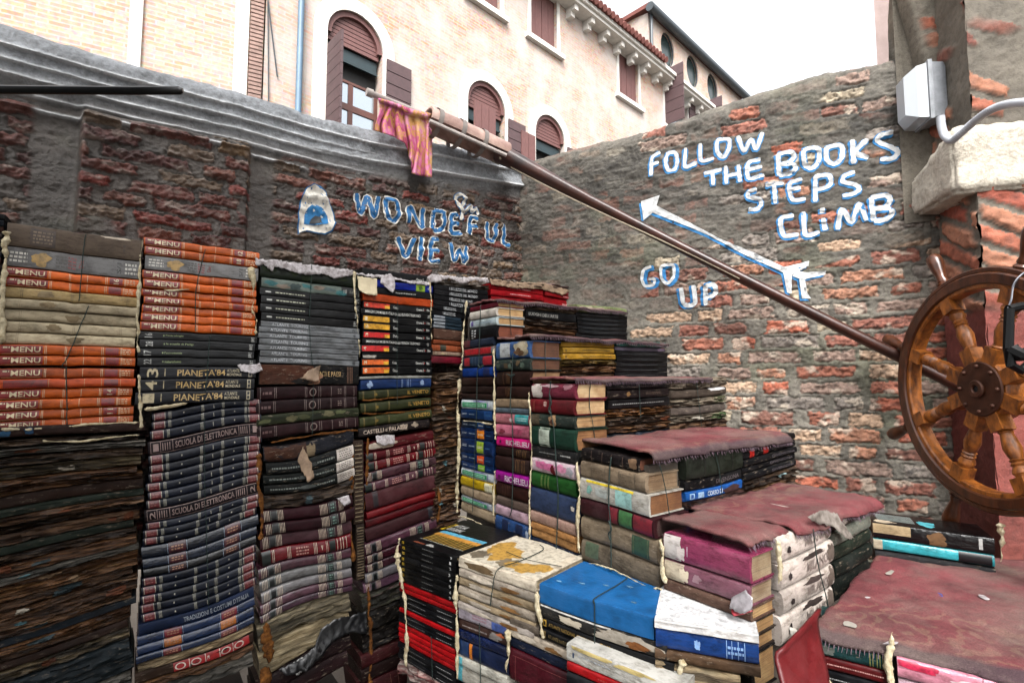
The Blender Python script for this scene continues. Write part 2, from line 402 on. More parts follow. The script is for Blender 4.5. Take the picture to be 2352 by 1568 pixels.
wall_right = wall('brick_wall', RW, -.06, 2.35, .35, RTOP, right_fields, .0042, .06, wall_mat('dry_brick', .85, 60, .005))
tag(wall_right, 'red and grey brick wall painted with white lettering and an arrow', 'wall')

# ---------------------------------------------------------------- painted lettering on the walls
def smooth_line(p, closed=False, n=7):
    p = [Vector((a[0], a[1])) for a in p]; out = []
    m = len(p)
    if m == 2: return [p[0].lerp(p[1], i / 14) for i in range(15)]
    for i in range(m - 1):
        p0 = p[i - 1] if i > 0 else (p[-2] if closed else p[0] * 2 - p[1]); p1, p2 = p[i], p[i + 1]
        p3 = p[i + 2] if i + 2 < m else (p[1] if closed else p[-1] * 2 - p[-2])
        for k in range(n):
            t = k / n; c = .38
            m1 = (p2 - p0) * c; m2 = (p3 - p1) * c
            out.append(p1 * (2 * t ** 3 - 3 * t * t + 1) + m1 * (t ** 3 - 2 * t * t + t) + p2 * (-2 * t ** 3 + 3 * t * t) + m2 * (t ** 3 - t * t))
    out.append(p[-1]); return out
def paint_h(fld, A):
    a = fld(A[:, 0], A[:, 1], False); m = np.max([fld(A[:, 0] + p, A[:, 1] + q, False) for p, q in ((.003, 0), (-.003, 0), (0, .003), (0, -.003))] + [a], 0)
    return a * .35 + m * .65 - .0022 + (.0015 if fld is left_fields else 0)
def stroke(mb, pl, fld, pts, w, off, closed=False, shift=(0, 0), seed=0):
    """a brush stroke that follows the relief of the wall; pts = photo points, w = half width in metres"""
    c = smooth_line([(x + shift[0], y + shift[1]) for x, y in pts], closed)
    uz = [pl.uz(p.x, p.y) for p in c]; n = len(uz); P = []
    for i, (u, z) in enumerate(uz):
        a = uz[max(i - 1, 0)]; b = uz[min(i + 1, n - 1)]; dx, dz = b[0] - a[0], b[1] - a[1]; L = math.hypot(dx, dz) or 1
        nx, nz = -dz / L, dx / L
        cap = 1.0 if closed else min(1, (.72 + min(i, n - 1 - i) * .3))
        ww = w * cap * (1 + .30 * mnoise.noise((i * .35, seed, 0)) + .16 * mnoise.noise((i * 1.3, seed, 3)))
        for k in range(5):
            q = (k - 2) / 2 * ww + .0018 * mnoise.noise((i * 1.7, k, seed)); P.append((u + nx * q, z + nz * q))
    A = np.array(P); H = paint_h(fld, A)
    vs = [pl.at(A[i, 0], A[i, 1], H[i] + off) for i in range(len(A))]
    fs = [(i * 5 + k, i * 5 + k + 1, i * 5 + k + 6, i * 5 + k + 5) for i in range(n - 1) for k in range(4)]
    mb.add(vs, fs)
def patch(mb, pl, fld, poly, off, grid=.006):
    bm = bmesh.new(); pv = [pl.uz(x, y) for x, y in poly]
    f = bm.faces.new([bm.verts.new((u, 0, z)) for u, z in pv])
    bmesh.ops.triangulate(bm, faces=[f])
    for _ in range(4):
        es = [e for e in bm.edges if e.calc_length() > grid * 2.5]
        if es: bmesh.ops.subdivide_edges(bm, edges=es, cuts=1); bmesh.ops.triangulate(bm, faces=bm.faces)
    bm.verts.index_update(); A = np.array([(v.co.x, v.co.z) for v in bm.verts]); H = paint_h(fld, A)
    mb.add([pl.at(A[i, 0], A[i, 1], H[i] + off) for i in range(len(A))], [tuple(v.index for v in f.verts) for f in bm.faces]); bm.free()
WHITE = plain('white_wall_paint', '#e6e8e8', .95, 60, .4, .004); BLUE = plain('blue_wall_paint', '#3f8fc8', .9, 45, .35, .003)
DBLUE = plain('deep_blue_wall_paint', '#2a80bc', .7, 50, .45, .003); CREAMP = plain('cream_wall_paint', '#f2eee4', .9, 60, .3, .002); INKY = plain('dark_wall_paint', '#2b3138', .6, 40, .3, .002)
def zz(l): return [(1378.2 + .3516 * x, 229.7 + .3516 * y) for x, y in l]
def word(label, strokes, pl, fld, par, conv, w, inner, outer, wo, shift=(0, 0)):
    a = MB(); b = MB()
    for i, s in enumerate(strokes):
        cl = s[0] == s[-1]; p = conv(s)
        stroke(b, pl, fld, p, w + wo, .0040, cl, shift, i); stroke(a, pl, fld, p, w, .0058, cl, (0, 0), i + 50)
    o = a.build('painted_word', inner, par, smooth=True, fix=False, angle=False); o['label'] = label
    b.build('paint_outline', outer, o, smooth=True, fix=False, angle=False)
FOLLOW = [[(395, 345), (342, 385), (335, 500)], [(336, 430), (385, 410)], [(450, 350), (492, 347), (505, 400), (490, 455), (445, 460), (430, 400), (450, 350)],
  [(560, 315), (556, 440), (635, 410)], [(655, 288), (662, 400), (745, 385)], [(770, 268), (840, 262), (843, 320), (805, 378), (766, 340), (770, 268)],
  [(900, 242), (940, 340), (985, 268), (1020, 328), (1062, 216)]]
THE = [[(680, 485), (795, 457)], [(735, 475), (740, 562)], [(820, 435), (826, 550)], [(903, 428), (915, 540)], [(825, 500), (910, 485)],
  [(1048, 392), (975, 412), (960, 460), (975, 518), (1072, 498)], [(965, 462), (1058, 442)]]
BOOKS = [[(1160, 362), (1170, 498)], [(1158, 360), (1240, 348), (1268, 372), (1235, 412), (1175, 428)], [(1175, 428), (1255, 424), (1278, 450), (1240, 482), (1170, 496)],
  [(1330, 335), (1400, 318), (1430, 335), (1424, 408), (1380, 453), (1335, 420), (1330, 335)], [(1480, 320), (1558, 298), (1583, 322), (1574, 388), (1525, 423), (1480, 395), (1480, 320)],
  [(1645, 265), (1655, 420)], [(1745, 262), (1665, 345), (1750, 384)], [(1912, 216), (1832, 236), (1812, 270), (1900, 315), (1943, 345), (1908, 388), (1826, 394)]]
STEPS = [[(1025, 590), (972, 602), (970, 636), (1043, 656), (1050, 690), (1020, 718), (970, 718)], [(1080, 562), (1200, 546)], [(1135, 560), (1145, 680)],
  [(1320, 522), (1247, 542), (1235, 592), (1260, 656), (1343, 648)], [(1240, 592), (1310, 576)], [(1405, 502), (1405, 668)], [(1400, 507), (1488, 494), (1508, 540), (1478, 574), (1405, 588)],
  [(1663, 472), (1592, 502), (1587, 540), (1665, 560), (1690, 590), (1650, 618), (1582, 630)]]
CLIMB = [[(1265, 757), (1186, 772), (1180, 822), (1207, 888), (1298, 878)], [(1327, 732), (1341, 883), (1433, 865)], [(1450, 708), (1452, 742)], [(1456, 772), (1470, 853)],
  [(1550, 850), (1576, 718), (1640, 803), (1690, 683), (1738, 790)], [(1766, 640), (1786, 793)], [(1766, 642), (1860, 628), (1893, 652), (1865, 698), (1780, 718)], [(1780, 720), (1883, 712), (1903, 745), (1865, 783), (1787, 794)]]
GO = [[(335, 1088), (287, 1107), (272, 1165), (292, 1212), (348, 1205), (352, 1168), (315, 1168)], [(402, 1088), (475, 1080), (482, 1150), (440, 1198), (402, 1165), (402, 1088)]]
UP = [[(528, 1225), (545, 1325), (588, 1342), (622, 1318), (610, 1208)], [(688, 1212), (690, 1340)], [(690, 1215), (743, 1205), (758, 1250), (730, 1280), (690, 1285)]]
W_ = .0080
for lb, st in (('white painted word FOLLOW', FOLLOW), ('white painted word THE', THE), ('white painted word BOOKS', BOOKS), ('white painted word STEPS', STEPS), ('white painted word CLIMB', CLIMB)):
    word(lb, st, RW, right_fields, wall_right, zz, W_ * (1.1 if 'BOOKS' in lb or 'CLIMB' in lb else 1), WHITE, BLUE, .0050, (-1, 2))
word('white and blue painted word GO', GO, RW, right_fields, wall_right, zz, .0068, WHITE, BLUE, .0035, (6, 2))
word('white painted word UP with blue shading', UP, RW, right_fields, wall_right, zz, .0095, WHITE, BLUE, .004, (-4, 1))
ar = MB(); ab = MB()
poly = [(268, 662), (392, 624), (368, 690), (780, 905), (1010, 1000), (1200, 1092), (1365, 1052), (1362, 1085), (1258, 1112), (1345, 1128), (1478, 1115), (1470, 1140), (1350, 1168), (1338, 1175), (1352, 1262), (1378, 1296), (1318, 1296), (1300, 1170), (1252, 1150), (1250, 1266), (1222, 1258), (1196, 1128), (980, 1030), (700, 880), (345, 735), (284, 786)]
patch(ar, RW, right_fields, zz(poly), .0062)
patch(ab, RW, right_fields, [(x - 4.5, y + 5) for x, y in zz(poly)], .0032)
o = ar.build('painted_arrow', WHITE, wall_right, fix=False, angle=False); ab.build('paint_shading', BLUE, o, fix=False, angle=False)
def zb(l): return [(551.3 + .3125 * x, 349.1 + .3125 * y) for x, y in l]
WOND = [[(850, 310), (882, 455), (935, 330), (985, 475), (1015, 330)], [(1070, 352), (1145, 367), (1165, 450), (1130, 508), (1085, 470), (1070, 352)], [(1238, 520), (1245, 407), (1335, 555), (1337, 417)],
  [(1420, 432), (1412, 568)], [(1420, 432), (1488, 452), (1490, 550), (1450, 580), (1412, 570)], [(1600, 462), (1552, 472), (1548, 590), (1622, 600)], [(1553, 527), (1602, 532)],
  [(1750, 492), (1690, 487), (1680, 608)], [(1690, 547), (1742, 547)], [(1810, 517), (1815, 630), (1850, 653), (1868, 630), (1875, 527)], [(1935, 532), (1935, 668), (1982, 688)]]
VIEW = [[(1155, 627), (1215, 768), (1275, 637)], [(1330, 627), (1320, 798)], [(1458, 642), (1405, 647), (1396, 720), (1402, 798), (1468, 803)], [(1400, 722), (1455, 727)], [(1538, 667), (1570, 798), (1605, 722), (1645, 812), (1660, 692)]]
RR = [[(1622, 500), (1630, 440), (1592, 380), (1582, 332), (1620, 316), (1648, 340), (1640, 378), (1622, 400)], [(1632, 445), (1650, 440), (1688, 402), (1702, 440), (1730, 420), (1750, 463)]]
for lb, st in (('blue painted word WONDEFUL outlined in white', WOND), ('blue painted word VIEW outlined in white', VIEW)):
    word(lb, st, LW, left_fields, wall_left, zb, .0092, DBLUE, CREAMP, .0052)
word('small white letter R squeezed in above WONDEFUL', RR, LW, left_fields, wall_left, zb, .0078, CREAMP, DBLUE, .0034)
outp = [(430, 600), (436, 430), (458, 330), (490, 270), (540, 248), (590, 262), (630, 300), (650, 370), (682, 450), (692, 520), (672, 575), (620, 600), (560, 592), (490, 578), (455, 585)]
inp = [(468, 530), (472, 470), (490, 420), (528, 390), (570, 392), (610, 420), (642, 475), (645, 530), (600, 537), (520, 540)]
dkp = [(505, 532), (515, 500), (550, 470), (590, 480), (600, 530)]
cx, cy = 560, 430
for nm, pp, mt, of, lbl in (('painted_arch', outp, CREAMP, .0062, 'white painted archway outlined in blue'),):
    a = MB(); patch(a, LW, left_fields, zb(pp), of); oo = a.build(nm, mt, wall_left, fix=False, angle=False); oo['label'] = lbl
a = MB(); patch(a, LW, left_fields, zb([(cx + (x - cx) * 1.07, cy + (y - cy) * 1.05) for x, y in outp]), .0035); a.build('paint_outline', DBLUE, oo, fix=False, angle=False)
a = MB(); patch(a, LW, left_fields, zb(inp), .009); a.build('painted_doorway', BLUE, oo, fix=False, angle=False)
a = MB(); patch(a, LW, left_fields, zb(dkp), .0115); a.build('painted_shadow', INKY, oo, fix=False, angle=False)

# ---------------------------------------------------------------- houses beyond the wall
FB = Plane(-1.2526, 9.045, .9907, .1372)
def facade_mat(name, lime_right=True, k=1.0):
    m, t, b = base_mat(name)
    tc = nd(t, 'ShaderNodeTexCoord'); sx = nd(t, 'ShaderNodeSeparateXYZ'); t.links.new(tc.outputs['Object'], sx.inputs[0])
    cx_ = nd(t, 'ShaderNodeCombineXYZ'); t.links.new(sx.outputs['X'], cx_.inputs['X']); t.links.new(sx.outputs['Z'], cx_.inputs['Y'])
    bt = nd(t, 'ShaderNodeTexBrick'); t.links.new(cx_.outputs[0], bt.inputs['Vector'])
    bt.inputs['Scale'].default_value = 1.0; bt.inputs['Brick Width'].default_value = .26; bt.inputs['Row Height'].default_value = .072; bt.inputs['Mortar Size'].default_value = .012
    bt.inputs['Color1'].default_value = (.31, .15, .085, 1); bt.inputs['Color2'].default_value = (.33, .235, .185, 1); bt.inputs['Mortar'].default_value = (.27, .24, .205, 1); bt.inputs['Bias'].default_value = -.1
    ns = nd(t, 'ShaderNodeTexNoise'); ns.inputs['Scale'].default_value = 14; ns.inputs['Detail'].default_value = 6; t.links.new(tc.outputs['Object'], ns.inputs['Vector'])
    n2 = nd(t, 'ShaderNodeTexNoise'); n2.inputs['Scale'].default_value = .75; n2.inputs['Detail'].default_value = 7; n2.inputs['Roughness'].default_value = .7; t.links.new(tc.outputs['Object'], n2.inputs['Vector'])
    c = mixc(t, .8, bt.outputs['Color'], ns.outputs['Color'], 'SOFT_LIGHT')
    r = rampn(t, [(.38, (.0, .0, .0)), (.58 if lime_right else .76, (k * .86,) * 3)]); t.links.new(n2.outputs['Fac'], r.inputs[0])
    c = mixc(t, r.outputs[0], c, (.345, .312, .288))
    t.links.new(c, b.inputs['Base Color']); b.inputs['Roughness'].default_value = .9
    bumpn(t, b, bt.outputs['Fac'], .01, .4); return m
STONE = plain('pale_stone', '#e6e2db', .8, 6, .2, .004); SHUT = plain('brown_shutter', '#7d5450', .65, 9, .3, .002, stretch=(3, 3, 1)); SHUT2 = plain('dark_shutter', '#5f4648', .65, 9, .3, .002)
DARKIN = plain('dark_interior', '#0c0d0e', .8, 3, .2, 0); TILE = plain('terracotta_tile', '#8a5046', .8, 8, .35, .005); LEADG = plain('grey_gutter', '#4a5258', .45, 6, .3, .002)
GLASS = plain('window_pane', '#c9d2da', .05, 2, .05, 0, metal=.85); WOODF = plain('window_wood', '#6e3f32', .5, 8, .3, .002); GREENB = plain('green_blind', '#1f3a40', .5, 8, .3, .002)

def arch_pts(x0, x1, zb_, zt, n=16):
    r = (x1 - x0) / 2; zc = zt - r; cxx = (x0 + x1) / 2
    return [(x0, zb_), (x1, zb_)] + [(cxx + r * math.cos(math.pi * i / n), zc + r * math.sin(math.pi * i / n)) for i in range(n + 1)]
def face_with_holes(outer, holes, y, mb, depth):
    bm = bmesh.new(); es = []
    for lp in [outer] + holes:
        vs = [bm.verts.new((x, y, z)) for x, z in lp]
        es += [bm.edges.new((vs[i], vs[(i + 1) % len(vs)])) for i in range(len(vs))]
    bmesh.ops.triangle_fill(bm, edges=es, use_beauty=True, normal=(0, -1, 0))
    bm.verts.index_update(); mb.add([v.co for v in bm.verts], [tuple(v.index for v in f.verts) for f in bm.faces]); bm.free()
    for lp in holes:
        n = len(lp); mb.add([(x, y, z) for x, z in lp] + [(x, y + depth, z) for x, z in lp], [(i, (i + 1) % n, (i + 1) % n + n, i + n) for i in range(n)])
def ring(mb, lp_in, grow, y0, y1):
    """trim band round an opening given as a point loop without its bottom edge"""
    cxx = sum(p[0] for p in lp_in) / len(lp_in)
    out = []
    n = len(lp_in)
    for i, p in enumerate(lp_in):
        a = lp_in[max(i - 1, 0)]; b = lp_in[min(i + 1, n - 1)]; dx, dz = b[0] - a[0], b[1] - a[1]; L = math.hypot(dx, dz) or 1
        out.append((p[0] + dz / L * grow, p[1] - dx / L * grow))
    vs = []; 
    for (x, z), (X, Z) in zip(lp_in, out): vs += [(x, y0, z), (X, y0, Z), (x, y1, z), (X, y1, Z)]
    fs = []
    for i in range(n - 1):
        k = i * 4; q = k + 4
        fs += [(k, k + 1, q + 1, q), (k + 1, k + 3, q + 3, q + 1), (k + 2, k, q, q + 2)]
    mb.add(vs, fs)

hA = empty('brick_house', FB.at(0, 0), (0, 0, FB.rz)); tag(hA, 'sunlit pale brick house with arched windows and brown shutters beyond the wall', 'house')
ua = lambda px, py: FB.uz(px, py)
cor = [ua(1341, 0), ua(1490, 117), ua(1640, 234)]; ZC = sum(c[1] for c in cor) / 3 - .85
UL = ua(604, 200)[0]; UR = ua(1760, 330)[0]
arches = []
for x0, x1, yt in ((745, 876, 35), (1073, 1160, 189), (1229, 1296, 262)):
    xa, xb = ua(x0, 300)[0], ua(x1, 300)[0]; zt = ua((x0 + x1) / 2, yt)[1]; arches.append((xa, xb, zt))
zta = sum(a[2] for a in arches) / 3; arches = [(a, b, zta) for a, b, c in arches]
rects = []
for x0, x1, yb in ((1078, 1148, 22), (1219, 1279, 101), (1420, 1464, 225), (1523, 1575, 290), (1612, 1650, 300)):
    rects.append([ua(x0, 100)[0], ua(x1, 100)[0], ua((x0 + x1) / 2, yb)[1]])
zsl = sum(r[2] for r in rects[:3]) / 3
zrt = ua(1442, 128)[1]
holes = []
for a, b, zt in arches: holes.append(arch_pts(a, b, zt - 3.0, zt))
for r in rects: holes.append([(r[0], zsl), (r[1], zsl), (r[1], zrt), (r[0], zrt)])
mb = MB(); face_with_holes([(UL, 0), (UR, 0), (UR, ZC), (UL, ZC)], holes, 0, mb, .28)
mb.build('wall', facade_mat('limewashed_brick'), hA, smooth=False, fix=False)
mb = MB(); mb.box((UL, .28, 0), (UR, .5, ZC)); mb.build('rear_wall', DARKIN, hA, smooth=False)
def planks(mb, x0, x1, z0, z1, y, n, gap=.012, horiz=False, t=.035):
    for i in range(n):
        if horiz: mb.box((x0, y, z0 + (z1 - z0) * i / n + gap), (x1, y + t, z0 + (z1 - z0) * (i + 1) / n))
        else: mb.box((x0 + (x1 - x0) * i / n + gap / 2, y, z0), (x0 + (x1 - x0) * (i + 1) / n - gap / 2, y + t, z1))
for k, (a, b, zt) in enumerate(arches):
    zb0 = zt - 3.0; r = (b - a) / 2; zc = zt - r; cxx = (a + b) / 2
    win = MB(); ring(win, [(b, zb0)] + [(cxx + r * math.cos(math.pi * i / 16), zc + r * math.sin(math.pi * i / 16)) for i in range(17)] + [(a, zb0)], .26, -.03, .02)
    w = win.build('window', STONE, hA, smooth=False); 
    mb = MB()                                                       # slatted lunette in the head of the arch
    nsl = 7
    for i in range(nsl):
        z0 = zc - .12 + (r + .02) * i / nsl; z1 = z0 + (r + .02) / nsl - .015
        hw = r * .93 if z1 < zc else math.sqrt(max(.01, (r * .95) ** 2 - (z1 - zc) ** 2))
        mb.box((cxx - hw, .10, z0), (cxx + hw, .14, z1))
    mb.build('slatted_lunette', SHUT, w, smooth=False)
    mb = MB(); ring(mb, [(cxx + r * math.cos(math.pi * i / 16), zc + r * math.sin(math.pi * i / 16)) for i in range(17)], -.1, .03, .12); mb.build('arch_frame', SHUT, w, smooth=False)
    mb = MB(); mb.box((a + .05, .16, zc - .36), (b - .05, .21, zc - .14)); mb.box((a + .05, .13, zc - .42), (b - .05, .18, zc - .37)); mb.build('blind', GREENB, w, smooth=False)
    mb = MB()
    for x0, x1 in ((a, a + .08), (cxx - .05, cxx + .05), (b - .08, b)): mb.box((x0, .18, zb0), (x1, .24, zc - .75))
    mb.box((a + .08, .175, zc - 1.35), (b - .08, .235, zc - 1.22)); mb.box((a + .08, .175, zc - .80), (b - .08, .235, zc - .75)); mb.build('frame', WOODF, w, smooth=False)
    mb = MB(); mb.box((a + .081, .2, zb0), (b - .081, .21, zc - .80)); mb.build('pane', GLASS, w, smooth=False)
    # shutter leaves: one swung out at the left, one flat on the wall at the right
    LWd = r * .98
    mb = MB()
    if k == 0:
        for i in range(9): mb.box((a + .0, -.62, zb0 + .2 + i * .21), (a + .045, .06, zb0 + .2 + i * .21 + .2))
    elif k == 1: planks(mb, a - .03, a + r * 1.05, zb0, zc - .2, -.30, 3)
    else: planks(mb, a - .62, a - .10, zb0, zc - .25, -.11, 2)
    mb.build('shutter', SHUT if k else SHUT2, w, smooth=False)
    mb = MB(); planks(mb, b + .06, b + .06 + LWd, zb0, zc - .08, -.085, 9, .02, True); mb.build('shutter', SHUT2, w, smooth=False)
for k, r in enumerate(rects):
    win = MB(); ring(win, [(r[1], zsl), (r[1], zrt), (r[0], zrt), (r[0], zsl)], .13, -.025, .02); w = win.build('window', STONE, hA, smooth=False)
    mb = MB(); mb.box((r[0] - .22, -.12, zsl - .14), (r[1] + .22, .02, zsl - .005)); mb.build('sill', STONE, w, smooth=False)
    cxx = (r[0] + r[1]) / 2; mb = MB()
    if k < 3:
        planks(mb, r[0] + .01, cxx - .006, zsl + .01, zrt - .01, .09, 2); mb.build('shutter', SHUT, w, smooth=False)
        mb = MB(); planks(mb, cxx + .006, r[1] - .01, zsl + .01, zrt - .01, .09, 2); mb.build('shutter', SHUT, w, smooth=False)
    else:
        for i in range(5): mb.box((r[0] + .0, -.75, zsl + i * .42), (r[0] + .04, .05, zsl + i * .42 + .4))
        mb.build('shutter', SHUT2, w, smooth=False)
        mb = MB(); planks(mb, r[1] + .02, r[1] + .75, zsl, zrt - .02, -.09, 6, .02, True); mb.build('shutter', SHUT2, w, smooth=False)
        mb = MB(); mb.box((r[0] + .02, .2, zsl), (r[1] - .02, .22, zrt)); mb.build('pane', GLASS, w, smooth=False)
mb = MB(); mb.box((UL, -.42, ZC + .002), (UR, .3, ZC + .10)); mb.box((UL, -.50, ZC + .104), (UR, .3, ZC + .22)); mb.build('cornice', STONE, hA, smooth=False)
bx = ua(1300, 60)[0]; i = 0
while bx < UR - .4:
    mb = MB(); mb.box((bx, -.34, ZC - .16), (bx + .16, -.002, ZC)); mb.box((bx, -.20, ZC - .30), (bx + .16, -.002, ZC - .162)); mb.build('bracket', STONE, hA, smooth=False)
    bx += .78; i += 1
mb = MB(); x = UL
ze = ua(1500, 90)[0]
while x < ze:
    mb.tube([(x, -.62, ZC + .27), (x, 2.2, ZC + 1.35)], .10, 8); x += .21
mb.box((UL, -.45, ZC + .225), (ze, 2.2, ZC + .24)); mb.build('roof', TILE, hA)
pp = [FB.uz(688, 0), FB.uz(682, 245)]; px_ = pp[0][0]
mb = MB(); mb.tube([(px_, -.1, 3.0), (px_, -.1, 13)], .055, 10); mb.build('drainpipe', plain('painted_pipe', '#6d8aa0', .5, 3, .25, 0), hA)
mb = MB(); mb.tube([(px_ - .75, -.03, 12), (px_ - .55, -.03, 9.6), (px_ - .62, -.05, 8.2), (px_ - .35, -.03, 6.5)], .012, 5)
mb.tube([(px_ - .72, -.03, 12), (px_ - .4, -.03, 4)], .01, 5); mb.build('cable', LEADG, hA)

# the second house farther along, with oval windows under its gutter
FC = Plane(FB.P.x - FB.N.x * 2.2, FB.P.y - FB.N.y * 2.2, .9907, .1372)
hB = empty('gabled_house', FC.at(0, 0), (0, 0, FC.rz)); tag(hB, 'tall pale house with three oval windows under a grey gutter', 'house')
uc = lambda px, py: FC.uz(px, py)
g0, g1 = uc(1488, 45), uc(1700, 214); u0 = g0[0]; u1 = g1[0] + .3; ZG = (g0[1] + g1[1]) / 2
ov = []
for x, y in ((1534, 123), (1591, 170), (1637, 210)): ov.append(uc(x, y))
zo = sum(o[1] for o in ov) / 3 + .15
holes = [[(o[0] + .62 * math.cos(2 * math.pi * i / 24), zo + .80 * math.sin(2 * math.pi * i / 24)) for i in range(24)] for o in ov]
mb = MB(); face_with_holes([(u0, 0), (u1, 0), (u1, ZG), (u0, ZG)], holes, 0, mb, .2)
mb.add([(u0, 0, 0), (u0, 0, ZG), (u0, 6, ZG + .9), (u0, 6, 0)], [(0, 1, 2, 3)]); mb.add([(u1, 0, 0), (u1, 0, ZG), (u1, 6, ZG + .9), (u1, 6, 0)], [(0, 1, 2, 3)])
mb.build('wall', facade_mat('pink_brick', True, .8), hB, smooth=False, fix=False)
for o in ov:
    w = MB(); lp = [(o[0] + .58 * math.cos(2 * math.pi * i / 24), zo + .76 * math.sin(2 * math.pi * i / 24)) for i in range(25)]; ring(w, lp, .1, .05, .12); w = w.build('window', LEADG, hB, smooth=False)
    mb = MB(); mb.add([(x, .15, z) for x, z in lp[:-1]], [tuple(range(24))]); mb.build('pane', plain('dim_pane', '#3a4a4a', .2, 3, .4, 0), w, smooth=False)
mb = MB(); mb.tube([(u0 - .25, -.25, ZG + .05), (u1 + .1, -.25, ZG + .05)], .20, 10); mb.build('gutter', LEADG, hB)
mb = MB(); mb.box((u0 - .2, -.2, ZG + .12), (u1 + .1, 6, ZG + .3)); mb.build('roof', TILE, hB, smooth=False)
mb = MB(); mb.tube([(u0 + .12, -.1, ZG - 3), (u0 + .12, -.1, ZG)], .07, 8); mb.build('drainpipe', LEADG, hB)

# the plain brick house at the left
p0 = FB.at(UL, 0, .0)
FD = Plane(p0.x, p0.y, .990, -.140)
hC = empty('plain_house', FD.at(0, 0), (0, 0, FD.rz)); tag(hC, 'plain pale brick house with two white stone strips above the left wall', 'house')
mb = MB(); mb.box((-9, 0, 0), (-.02, .4, 14)); mb.build('wall', facade_mat('cream_brick', False, .55), hC, smooth=False)
for x0, x1 in ((298, 328), (540, 572)):
    a, b = FD.uz(x0, 60)[0], FD.uz(x1, 60)[0]; mb = MB(); mb.box((a, -.06, 0), (b, -.002, 14)); mb.build('stone_strip', STONE, hC, smooth=False)
a, b = FD.uz(575, 60)[0], FD.uz(618, 60)[0]
mb = MB(); planks(mb, a, min(b, -.03), 5.4, 14, -.05, 120, .02, True, .045); mb.build('brick_pier', plain('old_brick', '#a58a80', .9, 9, .4, .004), hC, smooth=False)
mb = MB(); mb.box((a, -.09, 4.0), (min(b, -.03), -.002, 5.38)); mb.build('mortar_patch', plain('old_mortar', '#a59e98', .9, 9, .5, .006), hC, smooth=False)

# ---------------------------------------------------------------- pier, pillar, lamp, wheel, oar at the right
PR = RW.moved(.05)
def pier_fields(u, z, color=True):
    e, r1, r2, r3, r4 = brick_cells(u + .9 * (z - EYE) * .22, z + .25 * u, 37.0, .07, .22)
    big = fbm(u * 2.4, z * 3.4, 4, 131); rough = fbm(u * 48, z * 48, 4, 135) - .5; mid = fbm(u * 12, z * 16, 4, 136) - .5
    hide = sstep(-.03, .05, .54 - .62 * r2 - .35 * big)
    msk = sstep(0, .004, e) * (1 - .97 * hide)
    edge = _pe(z); msk = msk * sstep(edge + .03, edge + .06, u); h = -.12 + .14 * sstep(edge - .02, edge + .03, u) + .022 * mid + .007 * rough + msk * (.004 + .012 * rough)
    if not color: return h
    bc = pick(r1, ['#a8654c', '#b07a60', '#a0705a', '#b8937a'], [3, 2, 2, 1]) * (1 + 1.0 * (fbm(u * 30, z * 40, 4, 141) - .5))[..., None]
    mc = np.array(lin('#7d766a')) * (1 + 1.3 * (fbm(u * 7, z * 9, 5, 151) - .5))[..., None]
    w = sstep(.6, .75, fbm(u * 16, z * 12, 4, 155))[..., None] * .4; mc = mc * (1 - w) + np.array(lin('#c2bdb2')) * w
    m = msk[..., None]; return h, mc * (1 - m) + bc * m
_pp = [PR.uz(x, y) for x, y in ((2048, -60), (2095, 120), (2150, 300), (2182, 500), (2196, 900))]
_pp.sort(key=lambda p: p[1])
def _pe(z): return np.interp(z, [p[1] for p in _pp], [p[0] for p in _pp])
pier = wall('wall_pier', PR, PR.uz(2056, 0)[0], 3.4, EYE + .60, lambda u: u * 0 + EYE + 1.8, pier_fields, .008, .02, wall_mat('pier_plaster', .85, 60, .005), .04)
tag(pier, 'tall grey plastered pier with patches of orange brick at the right', 'pier')

PF = Plane(2.41, .572, -.778, -.6286)
def pillar_fields(u, z, color=True):
    zr = z - EYE
    e, r1, r2, r3, r4 = brick_cells(u, z + .55 * u, 41.0, .075, .24)
    rough = fbm(u * 48, z * 48, 4, 165) - .5; mid = fbm(u * 12, z * 16, 4, 166) - .5; big = fbm(u * 4, z * 3, 3, 161)
    low = sstep(.26, .22, zr + .06 * mid); up = sstep(.80, .86, zr)
    hide = np.maximum(low, up * sstep(.48, .56, big + .3 * r2))
    msk = sstep(0, .004, e) * (1 - hide)
    h = .014 * mid + .006 * rough + msk * (.006 + .012 * rough + .008 * r3)
    if not color: return h
    bc = pick(r1, ['#a55a46', '#ad6a52', '#b37e64', '#93503f'], [3, 3, 2, 2]) * (1 + 1.0 * (fbm(u * 30, z * 40, 4, 171) - .5))[..., None]
    mc = np.array(lin('#746d62')) * (1 + 1.0 * (fbm(u * 9, z * 9, 4, 175) - .5))[..., None]
    rp = np.array(lin('#8a4a41')) * (1 + .9 * (fbm(u * 8, z * 8, 5, 177) - .5))[..., None]
    lw = low[..., None]; mc = mc * (1 - lw) + rp * lw
    m = msk[..., None]; return h, mc * (1 - m) + bc * m
pil = wall('brick_pillar', PF, -.03, .215, .3, lambda u: u * 0 + EYE + 1.75, pillar_fields, .007, .02, wall_mat('pillar_brick', .8, 60, .005), .3)
_c = PF.at(.213, 0); PQ = Plane(_c.x, _c.y, -PF.N.x, -PF.N.y)
wall('pillar_front', PQ, -.002, .7, .3, lambda u: u * 0 + EYE + 1.75, pillar_fields, .007, .02, bpy.data.materials['pillar_brick'], .3).parent = pil
tag(pil, 'red brick pillar with pinkish plaster low down, behind the ship wheel', 'pillar')

